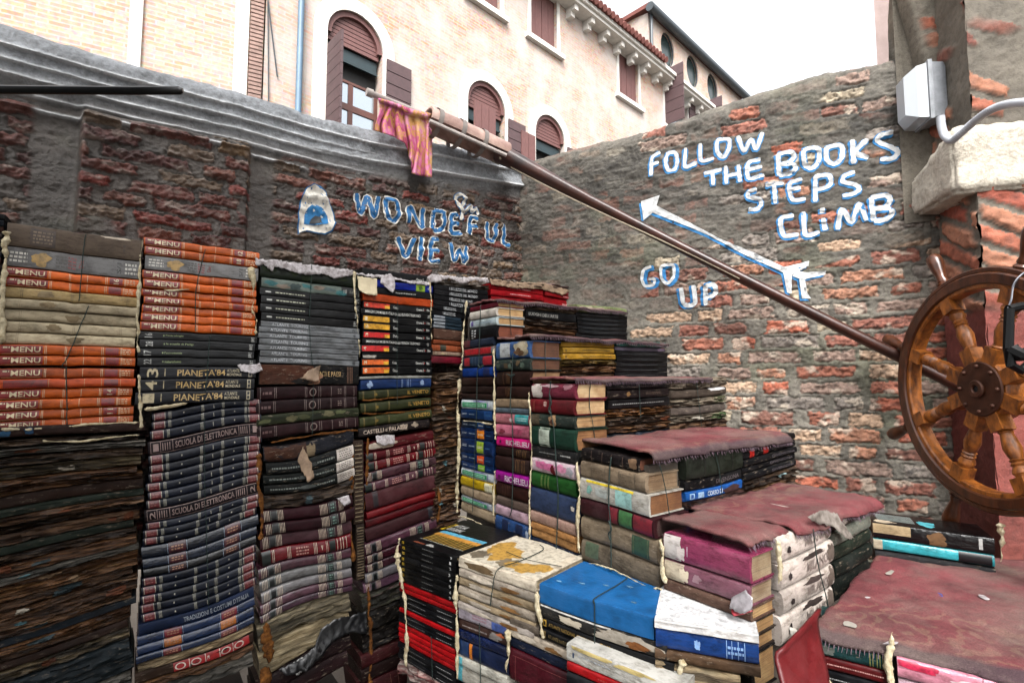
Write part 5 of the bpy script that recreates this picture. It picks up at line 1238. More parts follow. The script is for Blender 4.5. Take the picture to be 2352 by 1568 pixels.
def amazon(c):
    def d(b):
        if c: b.band(.53, .74, c, .0, 1.0, 'colour_label'); b.scrib(.56, .71, .4, .6, '#efe8d0', 2, 2)
        b.scrib(.06, .2, .4, .62, '#c9d2dc', 2, 3); b.scrib(.28, .46, .42, .58, '#a9bccc', 1, 4); b.scrib(.8, .93, .42, .58, '#4a7aa4', 1, 5); b.band(.75, .99, '#1f4c80', .03, .97, 'light_end') if not c else None
    return d
def richelieu(b): b.text('RICHELIEU', .30, .97, .2, .72, '#efe2ea'); b.band(.10, .16, '#4a1438', .35, .65, 'logo')
def torn_white(b): b.blob(.14, .5, .14, .48, '#d9d2ca', 4); b.blob(.45, .85, .2, .12, '#b9a0a4', 6); b.blob(.85, .8, .12, .2, '#b98a94', 7); b.lines([.3, .52], '#5f2a3a', .001)
def greenlab(b): b.band(.22, .46, '#c9d6c8', .02, .98, 'white_label', kind='paper'); b.lines([.2, .48], '#2a4a3c', .002)
def splash(b): b.blob(.35, .6, .22, .3, '#c9739a', 3, 'jacket_print', kind='ink'); b.blob(.72, .6, .16, .25, '#d490ac', 6, 'jacket_print', kind='ink'); b.blob(.55, .4, .05, .35, '#7a1024', 9, 'jacket_tear', .002); b.blob(.9, .5, .07, .3, '#9a9aa0', 8)
def pinkart(b): b.blob(.68, .5, .14, .28, '#a8506a', 3, 'jacket_print', kind='ink'); b.blob(.2, .4, .08, .2, '#8a3a4c', 5, 'jacket_print', kind='ink')
def pinkteal(b): b.band(.60, .99, '#3f9a9c', .04, .96, 'teal_end'); b.scrib(.65, .95, .3, .7, '#bfe0de', 2, 4); b.blob(.5, .4, .05, .2, '#e8d9d9', 3)
def whiteblue(b): b.scrib(.3, .85, .35, .65, '#a8bcc8', 1, 2); b.blob(.1, .5, .05, .3, '#6a5a98', 4, 'logo', kind='ink')
def blackpen(b): b.scrib(.1, .16, .1, .9, '#d9d9d9', 4, 2); b.scrib(.2, .26, .2, .9, '#d9d9d9', 3, 5)
def dbl(c, c2='#1c2a44'): 
    return lambda b: (b.band(.08, .45, c, .06, .94, 'label_panel'), b.band(.5, .62, c2, .06, .94, 'dark_panel'))
GS = 'books in the climbing stair of books'
top1 = [(287, 322, sp('small maroon book with cut page edges', '#6a1a2c', gilt([.2, .5, .8], '#4a1020')), dict()), (324, 386, sp('white book with cut page edges', '#d5cfc6', None, 'paper')), (388, 448, sp('pale blue white book', '#c6d6da', whiteblue, 'gloss')), (450, 545, sp('black book with white lettering', '#121418', blackpen, 'gloss', '#8a4a2c'))]
W5 = wid(1140, 1205, 720)
stack(SP, 'first stair column from the wall', GS, 1079, 1140, 730, 1108, c5, [(a, b, c, {'W': W5, 'full': True}) for a, b, c, *_ in top1], seed=71, jit=.002, plinth=False)
t1 = [(c5(547), c5(604), sp('navy book with a dark red end', '#232c3c', lambda b: b.band(.02, .3, '#5a1a2a', .04, .96, 'red_end'))), (c5(606), c5(664), sp('grey book with a wide red label', '#8a8482', lambda b: b.band(.08, .92, '#b01c28', .12, .88, 'label_panel'))), (c5(666), c5(744), sp('navy book with red labels', '#33465c', lambda b: (b.band(.08, .26, '#a02030', .1, .9, 'label_panel'), b.band(.68, .95, '#a02030', .1, .9, 'label_panel'), b.lines([.35, .45, .55], '#5a6a80', .002)))), (c5(748), c5(818), sp('bright blue book', '#1d4a9c', lambda b: b.band(.68, .88, '#12285c', .05, .95, 'dark_label'))), (c5(820), c5(880), sp('dark brown leather book', '#33201a')), (c5(882), c5(936), sp('dark brown leather book', '#2b1c18')), (c5(938), c5(980), sp('dark brown leather book', '#30201c'))]
t1 += [(c5(984), c5(1054), sp('white book with a green title panel', '#cdd6dc', whitegreen, 'gloss')), (c6(82), c6(164), sp('blue manual with a light blue end', '#15345c', amazon(None), 'gloss', bulge=.1)), (c6(186), c6(246), sp('dark blue manual', '#14304f', amazon('#1f4a78'), 'gloss', bulge=.1)), (c6(247), c6(337), sp('blue manual with an orange label', '#14305a', amazon('#e08a24'), 'gloss', bulge=.1)), (c6(338), c6(466), sp('thick blue manual with a lime label', '#14305a', amazon('#9cb43c'), 'gloss', bulge=.1)), (c6(467), c6(549), sp('blue manual with a red orange label', '#15345f', amazon('#e0642c'), 'gloss', bulge=.1)), (c6(550), c6(610), sp('blue manual with a green label', '#15345f', amazon('#84b43c'), 'gloss', bulge=.1)), (c6(612), c6(690), sp('white book with a green title panel', '#c6ced6', whitegreen, 'gloss')), (c6(692), c6(775), sp('yellow book with a white end', '#e0c22c', lambda b: b.band(.76, .99, '#e6e2c4', .03, .97, 'white_end'), 'gloss')), (c6(777), c6(862), sp('beige linen book', '#b5a48c', gilt([.45, .6, .62, .75], '#8a6a4a'))), (c6(864), c6(925), sp('white book with a dark green panel', '#c6ced6', whitegreen, 'gloss')), (c6(927), c6(1020), sp('plain beige book', '#a89880', None, 'worn'))]
stack(SP, 'first stair column', GS, 1060, 1133, 960, 1094, cv, t1, W=.2, seed=72, start=4, jit=.003)
W4 = wid(1216, 1288, 800)
t2 = [(c5(566), c5(692), sp('torn blue and white book showing pages', '#3f5f8c', lambda b: (b.band(.13, .44, '#cfd6d8', .08, .92, 'white_label', kind='paper'), b.blob(.78, .55, .2, .4, '#c9c0a8', 4), b.blob(.72, .35, .14, .22, '#6a5038', 6, 'torn_hole', .002)), 'worn', '#6f4a30'), {'W': W4, 'full': True}), (c5(694), c5(778), sp('dark teal marbled book', '#33403c', mottle('#5a6a5f', '#1f2a2a', '#6a5a44'), 'worn', '#6a4428'), {'W': W4, 'full': True}), (c5(782), c5(888), sp('thick dark brown leather book', '#3a231c', gilt([.22, .32, .35, .38, .41], '#8a6440'), pages='#9a7a58'), {'W': W4, 'full': True}),
    (c5(891), c5(980), sp('dark brown leather book with gilt lines', '#3d241e', gilt([.3, .34, .38, .42], '#8a6440'))), (c5(984), c6(74), sp('beige book with a striped spine', '#a08c74', gilt([.3, .33, .45, .48, .6, .63, .75], '#84705a'))), (c6(76), c6(118), sp('slate grey thin book', '#5a6670')), (c6(120), c6(213), sp('pink book with a teal end', '#d08a94', pinkteal, 'gloss')), (c6(215), c6(326), sp('pink art book with a printed figure', '#d8849c', pinkart, 'gloss')), (c6(328), c6(416), sp('hot pink novel with white lettering', '#e0248c', richelieu, 'gloss')), (c6(418), c6(497), sp('dark brown book with gilt lines', '#33201c', gilt([.63, .68, .72, .8, .84, .88], '#a07a4a'))), (c6(499), c6(632), sp('thick dark brown book with gilt lines', '#301c1a', gilt([.63, .68, .72, .8, .84, .88], '#a07a4a'))), (c6(634), c6(738), sp('purple novel with white lettering', '#a81c9c', richelieu, 'gloss')), (c6(740), c6(865), sp('thick dark brown book', '#3d2018', gilt([.2, .25, .3, .35, .4], '#6a4430'))), (c6(867), c6(945), sp('grey brown linen book', '#6f6058', None, 'worn')), (c6(947), c6(1040), sp('pale pink book', '#d9bccb', None, 'cloth')), (c6(1042), c6(1190), sp('blue book with navy labels', '#2f5080', lambda b: (b.band(.22, .4, '#16284c', .12, .9, 'label_panel'), b.band(.62, .82, '#16284c', .12, .9, 'label_panel'), b.blob(.95, .5, .04, .3, '#a8b4c8', 3)), 'worn'))]
stack(SP, 'second stair column', GS, 1139, 1216, 900, 1177, cv, t2, W=.2, seed=73, jit=.003)
W3 = wid(1317, 1392, 900)
t3 = [(c5(868), c5(977), sp('pink maroon book with a torn white corner', '#8f4055', torn_white, 'cloth', '#d9bd94'), {'W': W3, 'full': True}), (c5(983), c5(1088), sp('dark red book with cut page edges', '#711722', lambda b: (b.lines([.1, .12], '#a8705a', .001), b.blob(.38, .7, .04, .2, '#c9a8a0', 3)), pages='#d2b48a'), {'W': W3, 'full': True}), (c5(1092), c5(1182), sp('dark green grey book with a torn patch', '#33403a', lambda b: (b.band(.02, .2, '#6a6050', .04, .96, 'tan_end', kind='worn'), b.blob(.52, .5, .09, .42, '#b09070', 4), b.blob(.5, .4, .05, .2, '#5a3a2c', 6, 'torn_hole', .002)), 'worn', '#bf9c70'), {'W': W3, 'full': True}), (c5(1186), c5(1334), sp('thick green book with a white label', '#1f4436', greenlab, 'cloth', '#a5784c'), {'W': W3 * 1.05, 'full': True, 'out': .004}),
    (c6(412), c6(527), sp('black book with fine white print', '#2a2c2e', lambda b: (b.scrib(.2, .6, .42, .58, '#8a8a88', 1, 3), b.scrib(.68, .9, .4, .6, '#c9c9c6', 1, 4)), 'worn')), (c6(529), c6(654), sp('white and pink splashed book with a torn hole', '#d9c6cf', splash, 'plastic')), (c6(656), c6(800), sp('bright green book with gilt lines', '#2f6a30', gilt([.25, .27, .33, .35, .4, .42], '#8a9a5a'))), (c6(802), c6(1018), sp('very thick slate blue book', '#3f4f70', lambda b: b.blob(.95, .6, .04, .1, '#d9d2c9', 3), 'cloth')), (c6(1020), c6(1118), sp('pinkish beige book with ribbed spine', '#b09488', gilt([.22, .3, .45, .6, .7, .8], '#8a5a58'))), (c6(1120), c6(1180), sp('tan book', '#b58858', None, 'cloth')), (c6(1182), c6(1258), sp('tan book', '#bd9160', None, 'cloth')), (c6(1260), c6(1350), sp('dark blue book with white flecks', '#23304a', lambda b: (b.blob(.6, .6, .12, .3, '#8fa0bc', 3), b.lines([.85, .9], '#a8b4c8', .001)), 'worn'))]
stack(SP, 'third stair column', GS, 1219, 1319, 950, 1270, cv, t3, W=.2, seed=74, jit=.003)
W2 = wid(1490, 1572, 1100)
t4 = [(310, 405, sp('black leather book with worn bands', '#191213', lambda b: (b.lines([.2, .4, .56, .76], '#5a4438', .002), b.blob(.93, .6, .07, .4, '#8a7058', 4)), 'worn', '#7d4a28'), {'W': W2, 'full': True, 'x1': 1462}), (407, 541, sp('beige book with a ribbed spine', '#9a8a76', lambda b: (b.lines([.18, .19, .4, .41, .62, .63, .85, .86], '#6f6252', .0012), b.scrib(.2, .38, .2, .8, '#7a6c5a', 5, 3), b.scrib(.64, .82, .2, .8, '#7a6c5a', 5, 5)), 'cloth', '#9a8468', bulge=.4), {'W': W2, 'full': True, 'x1': 1482}), (543, 698, sp('white yellow and teal jacketed book', '#d6d4cc', lambda b: (b.band(.1, .8, '#e0c83c', .86, .97, 'yellow_edge'), b.band(.55, .78, '#9fc6c0', .05, .85, 'teal_panel'), b.blob(.35, .5, .1, .25, '#c4ccc8', 3), b.blob(.15, .5, .04, .2, '#8fc0b4', 5, kind='ink')), 'plastic', '#8a5f38', bulge=.12), {'W': W2 * 1.05, 'full': True, 'x1': 1490}), (702, 838, sp('maroon book with red and green labels', '#3d1a20', lambda b: (b.band(.42, .54, '#7a1c2c', .06, .94, 'red_label'), b.band(.56, .73, '#3f7040', .06, .94, 'green_label'), b.band(.75, .98, '#7a1628', .06, .94, 'red_end')), 'cloth', '#4a2a24'), {'W': W2 * 1.05, 'full': True, 'x1': 1502}), (845, 1018, sp('grey beige book with a green label', '#857866', lambda b: (b.band(.70, .91, '#33523c', .1, .9, 'green_label'), b.lines([.72, .89], '#8a8a60', .001)), 'worn'), {'full': True, 'W': .26}), (1022, 1195, sp('grey beige book with a faint green label', '#7d7262', lambda b: b.band(.06, .25, '#566650', .3, .95, 'green_label'), 'worn'), {'full': True, 'W': .26})]
stack(SP, 'fourth stair column', GS, 1334, 1508, 1150, 1411, c7, t4, W=.2, seed=75, amp=.0035, jit=.003)
W1 = wid(1716, 1786, 1280)
t5 = [(972, 1166, sp('glossy magenta book with a white torn end', '#9a4668', lambda b: (b.band(.01, .22, '#d9d4d0', .02, .98, 'white_end', kind='paper'), b.blob(.23, .4, .05, .3, '#d0c8c4', 3), b.band(.30, .31, '#d9b8c8', .3, .7, 'print_rows')), 'plastic', '#a8967a', bulge=.16), {'W': W1, 'full': True}), (1176, 1322, sp('dusty pink book with a cream torn end', '#8f5f70', lambda b: (b.band(.01, .26, '#cfc4ae', .02, .98, 'cream_end', kind='paper'), b.blob(.27, .5, .06, .35, '#cfc4ae', 3), b.blob(.42, .5, .05, .2, '#a88a94', 5)), 'plastic', '#a5937a', bulge=.2), {'W': W1, 'full': True}), (1325, 1420, sp('dusty brown book under the pink ones', '#6a5348', None, 'worn'), {'W': W1, 'full': True}), (1422, 1530, sp('dark worn book under the pink ones', '#4a4038', None, 'worn'), {'W': W1, 'full': True}), (1532, 1640, sp('dark brown book deep under the pink ones', '#3c2c24', None, 'worn'), {'W': W1, 'full': True}), (1642, 1900, sp('thick black book deep under the pink ones', '#1c1a1a', None, 'worn'), {'W': W1, 'full': True})]
stack(SP, 'fifth stair column', GS, 1524, 1718, 1280, 1617, c7, t5, W=.2, seed=76, jit=.002)

def rstack(pxc, name, x0, x1, yref, pc, conv, items, **k):
    stack(riser(pxc).moved(-.006), name, GS, x0, x1, yref, pc, conv, items, W=.17, **k)
def many(n, y0, y1, s): return [(y0 + (y1 - y0) * i / n, y0 + (y1 - y0) * (i + 1) / n, s) for i in range(n)]
REDS = sp('thin glossy red book with white print', '#8f101c', lambda b: b.scrib(.35, .75, .35, .65, '#d9a0a0', 1, b.seed), 'gloss', bulge=.15)
stack(PL, 'red row at the stair head', GS, 1127, 1247, 670, 1186, c5, [(118, 158, rot('torn white papery book', ('#6a5a4e', '#b0a49a', '#d6cec8'), .005, .6)), (160, 200, REDS), (202, 245, REDS), (247, 330, REDS)], seed=81, plinth=False, tilt=-.02)
stack(PL, 'second red row at the stair head', GS, 1250, 1364, 670, 1306, c5, [(160, 196, rot('curled pinkish papery book', ('#5a4040', '#a88a88', '#cfc0bc'), .005, .6), {'x1': 1310}), (198, 229, REDS), (231, 259, REDS), (261, 340, REDS)], seed=82, plinth=False, tilt=-.02)
SLIM = sp('slim black volume', '#191b1f', lambda b: b.scrib(.1, .8, .42, .58, '#5a5e62', 1, b.seed), 'gloss', bulge=.12)
rstack(1140, 'top riser, middle stack', 1208, 1324, 740, 1266, c5, [(292, 340, rot('flattened pale torn book', ('#4a3c30', '#94846c', '#c9bfae'), .005, .6)), (342, 402, sp('black art book with a white title', '#14161a', lambda b: b.text("LUOGHI DELL'ARTE", .05, .62, .3, .7, '#a8a8a4'), 'gloss', bulge=.12)), (404, 452, rot('blackened rotted book', DK2, .0035, .4)), (454, 500, rot('brown rotted book with orange patch', BR1, .0035, .4)), (502, 600, rot('blackish rotted book', DK1, .0035, .4))], seed=83, tilt=-.01)
rstack(1140, 'top riser, right stack', 1326, 1440, 740, 1383, c5, [(303, 356, sp('green patterned pale book', '#8f9a70', lambda b: (b.blob(.3, .5, .25, .35, '#c4b8a8', 3), b.lines([.72, .76, .8, .84, .88, .92], '#5f7a44', .002)), 'worn', bulge=.35))] + many(8, 360, 600, SLIM), stuff=True, seed=84, tilt=-.015)
rstack(1216, 'second riser, middle stack', 1292, 1412, 830, 1352, c5, [(572, 607, sp('mustard yellow history book', '#b08c34', lambda b: b.scrib(.4, .95, .35, .65, '#4a3a1c', 1, 3), 'worn')), (609, 651, sp('mustard yellow history book with dark title', '#b5923a', lambda b: (b.scrib(.36, .92, .35, .65, '#4a3a1c', 1, 5), b.band(.04, .06, '#4a3a1c', .3, .7, 'dot')), 'worn')), (653, 694, sp('mustard yellow history book with dark title', '#a8842f', lambda b: (b.scrib(.36, .92, .35, .65, '#4a3a1c', 1, 7), b.band(.04, .06, '#4a3a1c', .3, .7, 'dot')), 'worn')), (696, 738, rot('browned torn yellow book', ('#4a3a20', '#8a7038', '#a89058'), .005, .45)), (740, 790, rot('brown rotted book', BR1, .0035, .4)), (792, 900, rot('dark brown rotted book', DK1, .0035, .4))], seed=85)
rstack(1216, 'second riser, right stack', 1415, 1532, 830, 1474, c5, [(562, 606, sp('teal green book with a wrinkled jacket', '#1f6a66', None, 'plastic', bulge=.3)), (608, 636, sp('grey violet thin book', '#6a6474', lambda b: b.blob(.9, .5, .08, .4, '#b9a8c4', 2), 'gloss'))] + many(7, 638, 900, SLIM), stuff=True, seed=86)
rstack(1317, 'third riser, middle stack', 1396, 1538, 920, 1468, c5, [(862, 898, sp('black book under the carpet edge', '#17161a', lambda b: b.scrib(.2, .8, .4, .6, '#6a5a5a', 1, 3), 'worn')), (900, 968, sp('dark brown book with a small emblem', '#2b2022', lambda b: (b.blob(.32, .5, .03, .25, '#8a6a44', 2, 'emblem', kind='ink'), b.scrib(.6, .85, .35, .65, '#6a5a50', 2, 4)), 'worn')), (970, 1032, sp('black book with faint white print', '#131418', lambda b: b.scrib(.06, .9, .4, .6, '#9a9a98', 1, 6), 'gloss', bulge=.12)), (1036, 1092, rot('brown rotted book with orange layers', ('#4a2f1c', '#8a6038', '#b88a54'), .006, .45)), (1094, 1150, rot('dark frayed book', DK2, .0035, .4, scraps)), (1152, 1205, rot('brown rotted book', BR1, .0035, .45, scraps)), (1207, 1300, rot('blue grey rotted book', BL1, .0035, .4, scraps))], seed=87, tilt=.02)
PAP = lambda lk, d=None: rot(lk, ('#5f5548', '#978a78', '#b9ae9c'), .004, .6, d)
rstack(1317, 'third riser, right stack', 1541, 1668, 920, 1604, c5, [(828, 898, PAP('beige swollen paperback')), (900, 962, sp('grey brown book with a peeling white corner', '#6a6058', lambda b: b.blob(.82, .85, .16, .2, '#d4d4d6', 4), 'worn', bulge=.35)), (964, 1022, PAP('beige swollen book with greenish end', lambda b: b.band(.78, .98, '#5f6a4c', .05, .95, 'green_end', kind='worn'))), (1024, 1084, sp('grey worn book', '#625a55', None, 'worn', bulge=.35)), (1086, 1136, PAP('brown book with mossy end', lambda b: (b.band(.7, .98, '#4f6a44', .05, .95, 'green_end', kind='worn'), b.blob(.45, .5, .1, .3, '#c9c4b8', 4)))), (1138, 1230, rot('dark brown rotted book', DK1, .0035, .5))], seed=88, tilt=.03)
rstack(1490, 'fourth riser, middle stack', 1576, 1704, 1090, 1640, c7, [(262, 452, sp('very thick greenish black book', '#262c24', lambda b: b.lines([.3, .55, .8], '#1c201a', .002), 'cloth', bulge=.1)), (454, 540, sp('black volume with faint silver title', '#16171a', lambda b: b.text('DIVENSONA', .52, .94, .3, .68, '#6a6468'), 'worn', bulge=.25)), (542, 612, sp('blue course book with white lettering', '#1c5ca4', lambda b: (b.text('CORSO DI', .36, .62, .25, .75, '#d9e4ee'), b.band(.06, .14, '#a8c4e0', .2, .8, 'logo'), b.band(.08, .12, '#1c5ca4', .3, .7, 'logo_gap', .0012), b.band(.2, .3, '#a8c4e0', .2, .8, 'logo'), b.blob(.8, .3, .16, .4, '#4a3434', 4)), 'worn', bulge=.25)), (614, 680, rot('dark frayed book with reddish layers', ('#2c1c1c', '#5a4038', '#8a6a5a'), .006, .4, scraps)), (682, 800, sp('torn bright blue book', '#2a70b4', lambda b: (b.blob(.55, .5, .3, .42, '#4a3c34', 5, 'torn_hole', .002), b.blob(.3, .7, .12, .3, '#2a1c1a', 7, 'torn_hole', .002)), 'worn', rough=.003))], seed=89, tilt=.025)
VOL = sp('black volume with faint silver title', '#17181c', lambda b: b.text('DIVENSONA', .5, .95, .3, .7, '#5f5a60'), 'worn', bulge=.3)
rstack(1490, 'fourth riser, right stack', 1708, 1830, 1080, 1770, c7, [(188, 238, sp('black padded book under the carpet', '#141417', None, 'gloss', bulge=.4)), (240, 296, sp('black volume with red stripes', '#17181c', lambda b: (b.band(.12, .2, '#c02a20', .05, .95, 'red_stripe'), b.band(.36, .46, '#c02a20', .05, .95, 'red_stripe'), b.text('DIVENSONA', .52, .95, .3, .7, '#6a6468')), 'worn', bulge=.3)), (298, 346, VOL), (348, 396, VOL), (398, 446, VOL), (448, 520, rot('dark frayed book', DK2, .0035, .4, scraps)), (522, 640, rot('brown crumbled book', DK1, .007, .4, scraps))], seed=90, tilt=.03)
MIL = sp('white jacketed city guide with torn spots', '#cfc6bf', lambda b: (b.text('MILANO', .45, .86, .28, .7, '#8a7f78'), b.blob(.15, .45, .03, .15, '#3a3030', b.seed, 'torn_hole', .002), b.blob(.93, .5, .08, .4, '#7a6e66', b.seed + 1), b.blob(.6, .85, .2, .1, '#4a3f3c', b.seed + 4)), 'plastic', bulge=.35)
rstack(1716, 'lowest riser, white stack', 1792, 1912, 1270, 1850, cv, [(1209, 1268, MIL), (1270, 1328, MIL), (1330, 1384, MIL), (1386, 1452, MIL)], seed=91, tilt=.05)
rstack(1716, 'lowest riser, right stack', 1914, 1998, 1240, 1956, cv, [(1176, 1200, sp('grey brown book with a frayed cover edge', '#5a5450', lambda b: b.blob(.2, .6, .18, .35, '#a8a098', 4), 'worn', bulge=.35)), (1202, 1234, sp('grey green worn book', '#6f726a', None, 'worn', bulge=.35)), (1234, 1268, sp('dark green book', '#2f3a30', None, 'worn', bulge=.35)), (1270, 1306, sp('blackish green book', '#1f2823', None, 'worn', bulge=.35)), (1308, 1380, sp('blackish green book', '#1c2420', None, 'worn', bulge=.35))], seed=92, tilt=.03)

# ---------------------------------------------------------------- low bench of books in front of the stair
BN = Plane(.726, 1.666, .237, -.971); GB = 'books in the low bench stack'
ngy = lambda n, y0, y1, s: many(n, y0, y1, s)
def natgeo(b): b.band(.045, .085, '#c9a82c', .25, .75, 'yellow_frame'); b.band(.055, .075, '#101114', .38, .62, 'frame_gap', .0012); b.scrib(.42, .62, .4, .6, '#8a8a88', 1, b.seed); b.text(str(b.seed % 9 + 1), .90, .93, .25, .75, '#d9d9d6')
NG = sp('black geography magazine volume with a small yellow frame', '#0f1013', natgeo, 'gloss', bulge=.1)
def ngtop(b):
    natgeo(b); Y = '#e0bc2c'
    b.tband(.06, .115, .54, .80, Y); b.tband(.073, .102, .59, .75, '#101114', .0012, 'frame_gap')
    b.ttext('NATIONAL', .13, .34, .70, .80, '#d9d9d6'); b.ttext('GEOGRAPHIC', .13, .40, .57, .67, '#d9d9d6')
    b.tband(.16, .92, .45, .53, '#6fc0dc', name='cover_sky'); b.tband(.16, .92, .36, .45, '#d9a04c', name='cover_dune')
    for k in range(16): b.tband(.20 + .045 * k, .20 + .045 * k + .022, .17, .355, '#a8863c' if k % 2 else '#c9a858', name='cover_dunes')
    b.tband(.16, .92, .155, .168, '#a9a9a0', name='cover_frame'); b.tblob(.3, .03, .1, .04, '#8a4a30', 3); b.tblob(.48, .04, .06, .04, '#c9c9c6', 5)
B1 = [(c8(262), c8(301), Spec('black geography cover with yellow frame and desert picture', '#101114', ngtop, 'gloss', pages='#c9b48c', bulge=.1), {'W': .30, 'full': True, 'x1': 1050})] + [(a, b, c) for a, b, c in many(7, c8(302), c8(588), NG)]
RD = sp('thin bright red book', '#b8141c', None, 'gloss', bulge=.35); BKT = sp('thin black book with a white line of print', '#101116', lambda b: (b.scrib(.1, .5, .42, .58, '#9a9a9a', 1, b.seed), b.scrib(.7, .95, .4, .6, '#c9c9c9', 1, b.seed + 1)), 'gloss', bulge=.1)
for a, b, s in ((590, 628, RD), (630, 666, RD), (668, 706, BKT), (708, 746, BKT), (748, 786, BKT), (788, 826, RD), (828, 862, BKT), (864, 900, BKT), (902, 940, RD), (942, 980, RD), (982, 1020, RD), (1022, 1060, RD), (1062, 1104, BKT), (1106, 1146, BKT), (1148, 1188, BKT)): B1.append((c8(a), c8(b), s))
B1.append((c8(1190), c8(1330), rot('torn reddish white book', ('#8a4a4a', '#b9a098', '#d6ccc4'), .004, .5)))
stack(BN, 'first bench column', GB, 919, 1047, 1280, 983, cv, B1, W=.2, seed=101, jit=.002)
def maptop(b):
    b.tband(.02, .99, .03, .985, '#dcd3c0', .0006, 'cover_map')
    for k, (u, w, a, c) in enumerate(((.15, .55, .12, .22), (.32, .38, .16, .2), (.5, .2, .12, .12), (.72, .2, .2, .13), (.86, .3, .1, .12))): b.tblob(u, w, a, c, '#c9a050' if k % 3 != 2 else '#8d7f68', k * 3 + 2, .0012, 'map_land', 'ink')
    b.tblob(.12, .2, .1, .12, '#7d7260', 21, .0011, 'map_land', 'ink'); b.blob(.3, .5, .2, .3, '#7d6a50', 4)
PGB = lambda lk, c='#c4b294': sp(lk, c, lambda b: (b.blob(.3, .5, .16, .3, '#e0d6c6', b.seed), b.blob(.7, .4, .12, .25, '#9a7448', b.seed + 3)), 'worn', bulge=.3, rough=.0018)
B2 = [(c8(415), c8(500), Spec('pale book with a yellow and grey map cover', '#d6ccba', maptop, 'worn', pages='#d4c6a8', bulge=.12, rough=.002), {'W': .27, 'full': True}), (c8(502), c8(572), PGB('off white book with curling pages', '#d2c8ba')), (c8(574), c8(640), PGB('cream book with brown stains')), (c8(642), c8(706), PGB('off white book with peeling edge', '#cfc4b4')), (c8(708), c8(760), PGB('cream book with brown stains')), (c8(762), c8(822), PGB('ragged white book in torn plastic', '#d0c8c0'))]
stack(BN, 'second bench column', GB, 1053, 1228, 1330, 1138, cv, B2, W=.2, seed=102, jit=.003, amp=.003, plinth=False)
B2a = [(c8(745), c8(850), sp('lavender white book with a blue end', '#c4bcc8', lambda b: (b.band(.70, .98, '#5a70b0', .02, .98, 'blue_end'), b.scrib(.3, .6, .3, .7, '#b08a94', 2, 3)), 'gloss', bulge=.2)), (c8(852), c8(930), sp('dark photo jacket book with white title', '#4f3a34', lambda b: (b.scrib(.08, .6, .35, .62, '#b0a4a0', 1, 4), b.blob(.75, .5, .12, .35, '#8a8480', 5, 'jacket_print', kind='ink'), b.blob(.86, .8, .08, .15, '#b06030', 6, 'jacket_print', kind='ink')), 'gloss')), (c8(932), c8(1004), sp('glossy navy book', '#1c2c58', None, 'plastic')), (c8(1006), c8(1130), sp('deep blue book with an orange stripe', '#152a54', lambda b: (b.band(.22, .28, '#d9842c', .03, .97, 'orange_stripe'), b.band(.0, .2, '#22406a', .03, .97, 'pale_end')), 'gloss', bulge=.15)), (c8(1132), c8(1200), sp('white and teal paperback', '#c9c8be', lambda b: b.band(.0, .12, '#5fb4c0', .05, .95, 'teal_end'), 'worn', bulge=.3)), (c8(1202), c8(1340), sp('white and teal paperback with dark patch', '#c4c2b8', lambda b: (b.band(.0, .1, '#5fb4c0', .05, .95, 'teal_end'), b.blob(.85, .5, .1, .4, '#2a2c30', 4)), 'worn', bulge=.3))]
stack(BN, 'second bench column, lower left', GB, 1052, 1166, 1450, 1110, cv, B2a, W=.2, seed=103, jit=.003)
B2b = [(c8(850), c8(928), sp('grey brown book with pale rings', '#6f665c', None, 'worn')), (c8(930), c8(1010), PGB('off white book with a beige spine', '#bdb2a2')), (c8(1012), c8(1096), sp('dark blue leather book', '#1c2740', None, 'worn', bulge=.35)), (c8(1098), c8(1340), sp('large maroon book with faint frame', '#5a1626', lambda b: (b.hline(.05, .95, .82, '#8a4a4a', .015), b.lines([.1], '#8a4a4a', .0015, .05, .82)), 'gloss', bulge=.06))]
stack(BN, 'second bench column, lower right', GB, 1170, 1318, 1450, 1240, cv, B2b, W=.2, seed=104, jit=.003)
GT = sp('grey book with a torn pale jacket', '#3c3b3a', lambda b: (b.blob(.28, .5, .1, .3, '#cfc6b4', 3), b.blob(.7, .5, .24, .42, '#b5aea2', 5), b.blob(.8, .35, .1, .25, '#8a5a30', 7, 'torn_hole', .002), b.band(.0, .6, '#d0ccc6', .88, .98, 'pale_edge')), 'worn', bulge=.15)
B3 = [(c8(640), c8(800), Spec('glossy bright blue bound book', '#1e6ca8', lambda b: [b.tblob(.1 + .17 * k, .2 + .13 * (k % 4), .03, .015, '#7fa8c8', k) for k in range(5)], 'clean', pages='#c9b48c', bulge=.10, flat=6), {'W': .215, 'full': True, 'x0': 1240, 'x1': 1500}), (c8(803), c8(905), GT, {'x1': 1530, 'full': True}), (c8(907), c8(985), sp('black geography atlas with gold lettering', '#101115', lambda b: (b.band(.03, .06, '#b8943c', .15, .85, 'yellow_frame'), b.band(.037, .053, '#101115', .3, .7, 'frame_gap', .0012), b.text('ATLANTE NATIONAL GEOGRAPHIC', .08, .46, .3, .68, '#9a7f44'), b.text('ITALIA', .5, .58, .3, .68, '#c9a458')), 'gloss', bulge=.12), {'x1': 1545, 'full': True}), (c8(987), c8(1072), sp('black geographic dictionary with white lettering', '#101115', lambda b: (b.band(.03, .06, '#6a5a34', .15, .85, 'yellow_frame'), b.text('ATLANTE NATIONAL GEOGRAPHIC', .08, .42, .34, .7, '#7a6a44'), b.text('DIZIONARIO GEOGRAFICO', .45, .74, .26, .72, '#d0d0cc'), b.text('o g', .80, .85, .3, .7, '#d0d0cc'), b.text('88', .92, .95, .25, .75, '#e0e0dc')), 'gloss', bulge=.12), {'x1': 1552, 'full': True, 'out': .004})]
stack(BN, 'third bench column', GB, 1240, 1502, 1400, 1366, cv, B3, W=.21, seed=105, jit=.002, amp=.002, plinth=False)
BF = BN.moved(.05)
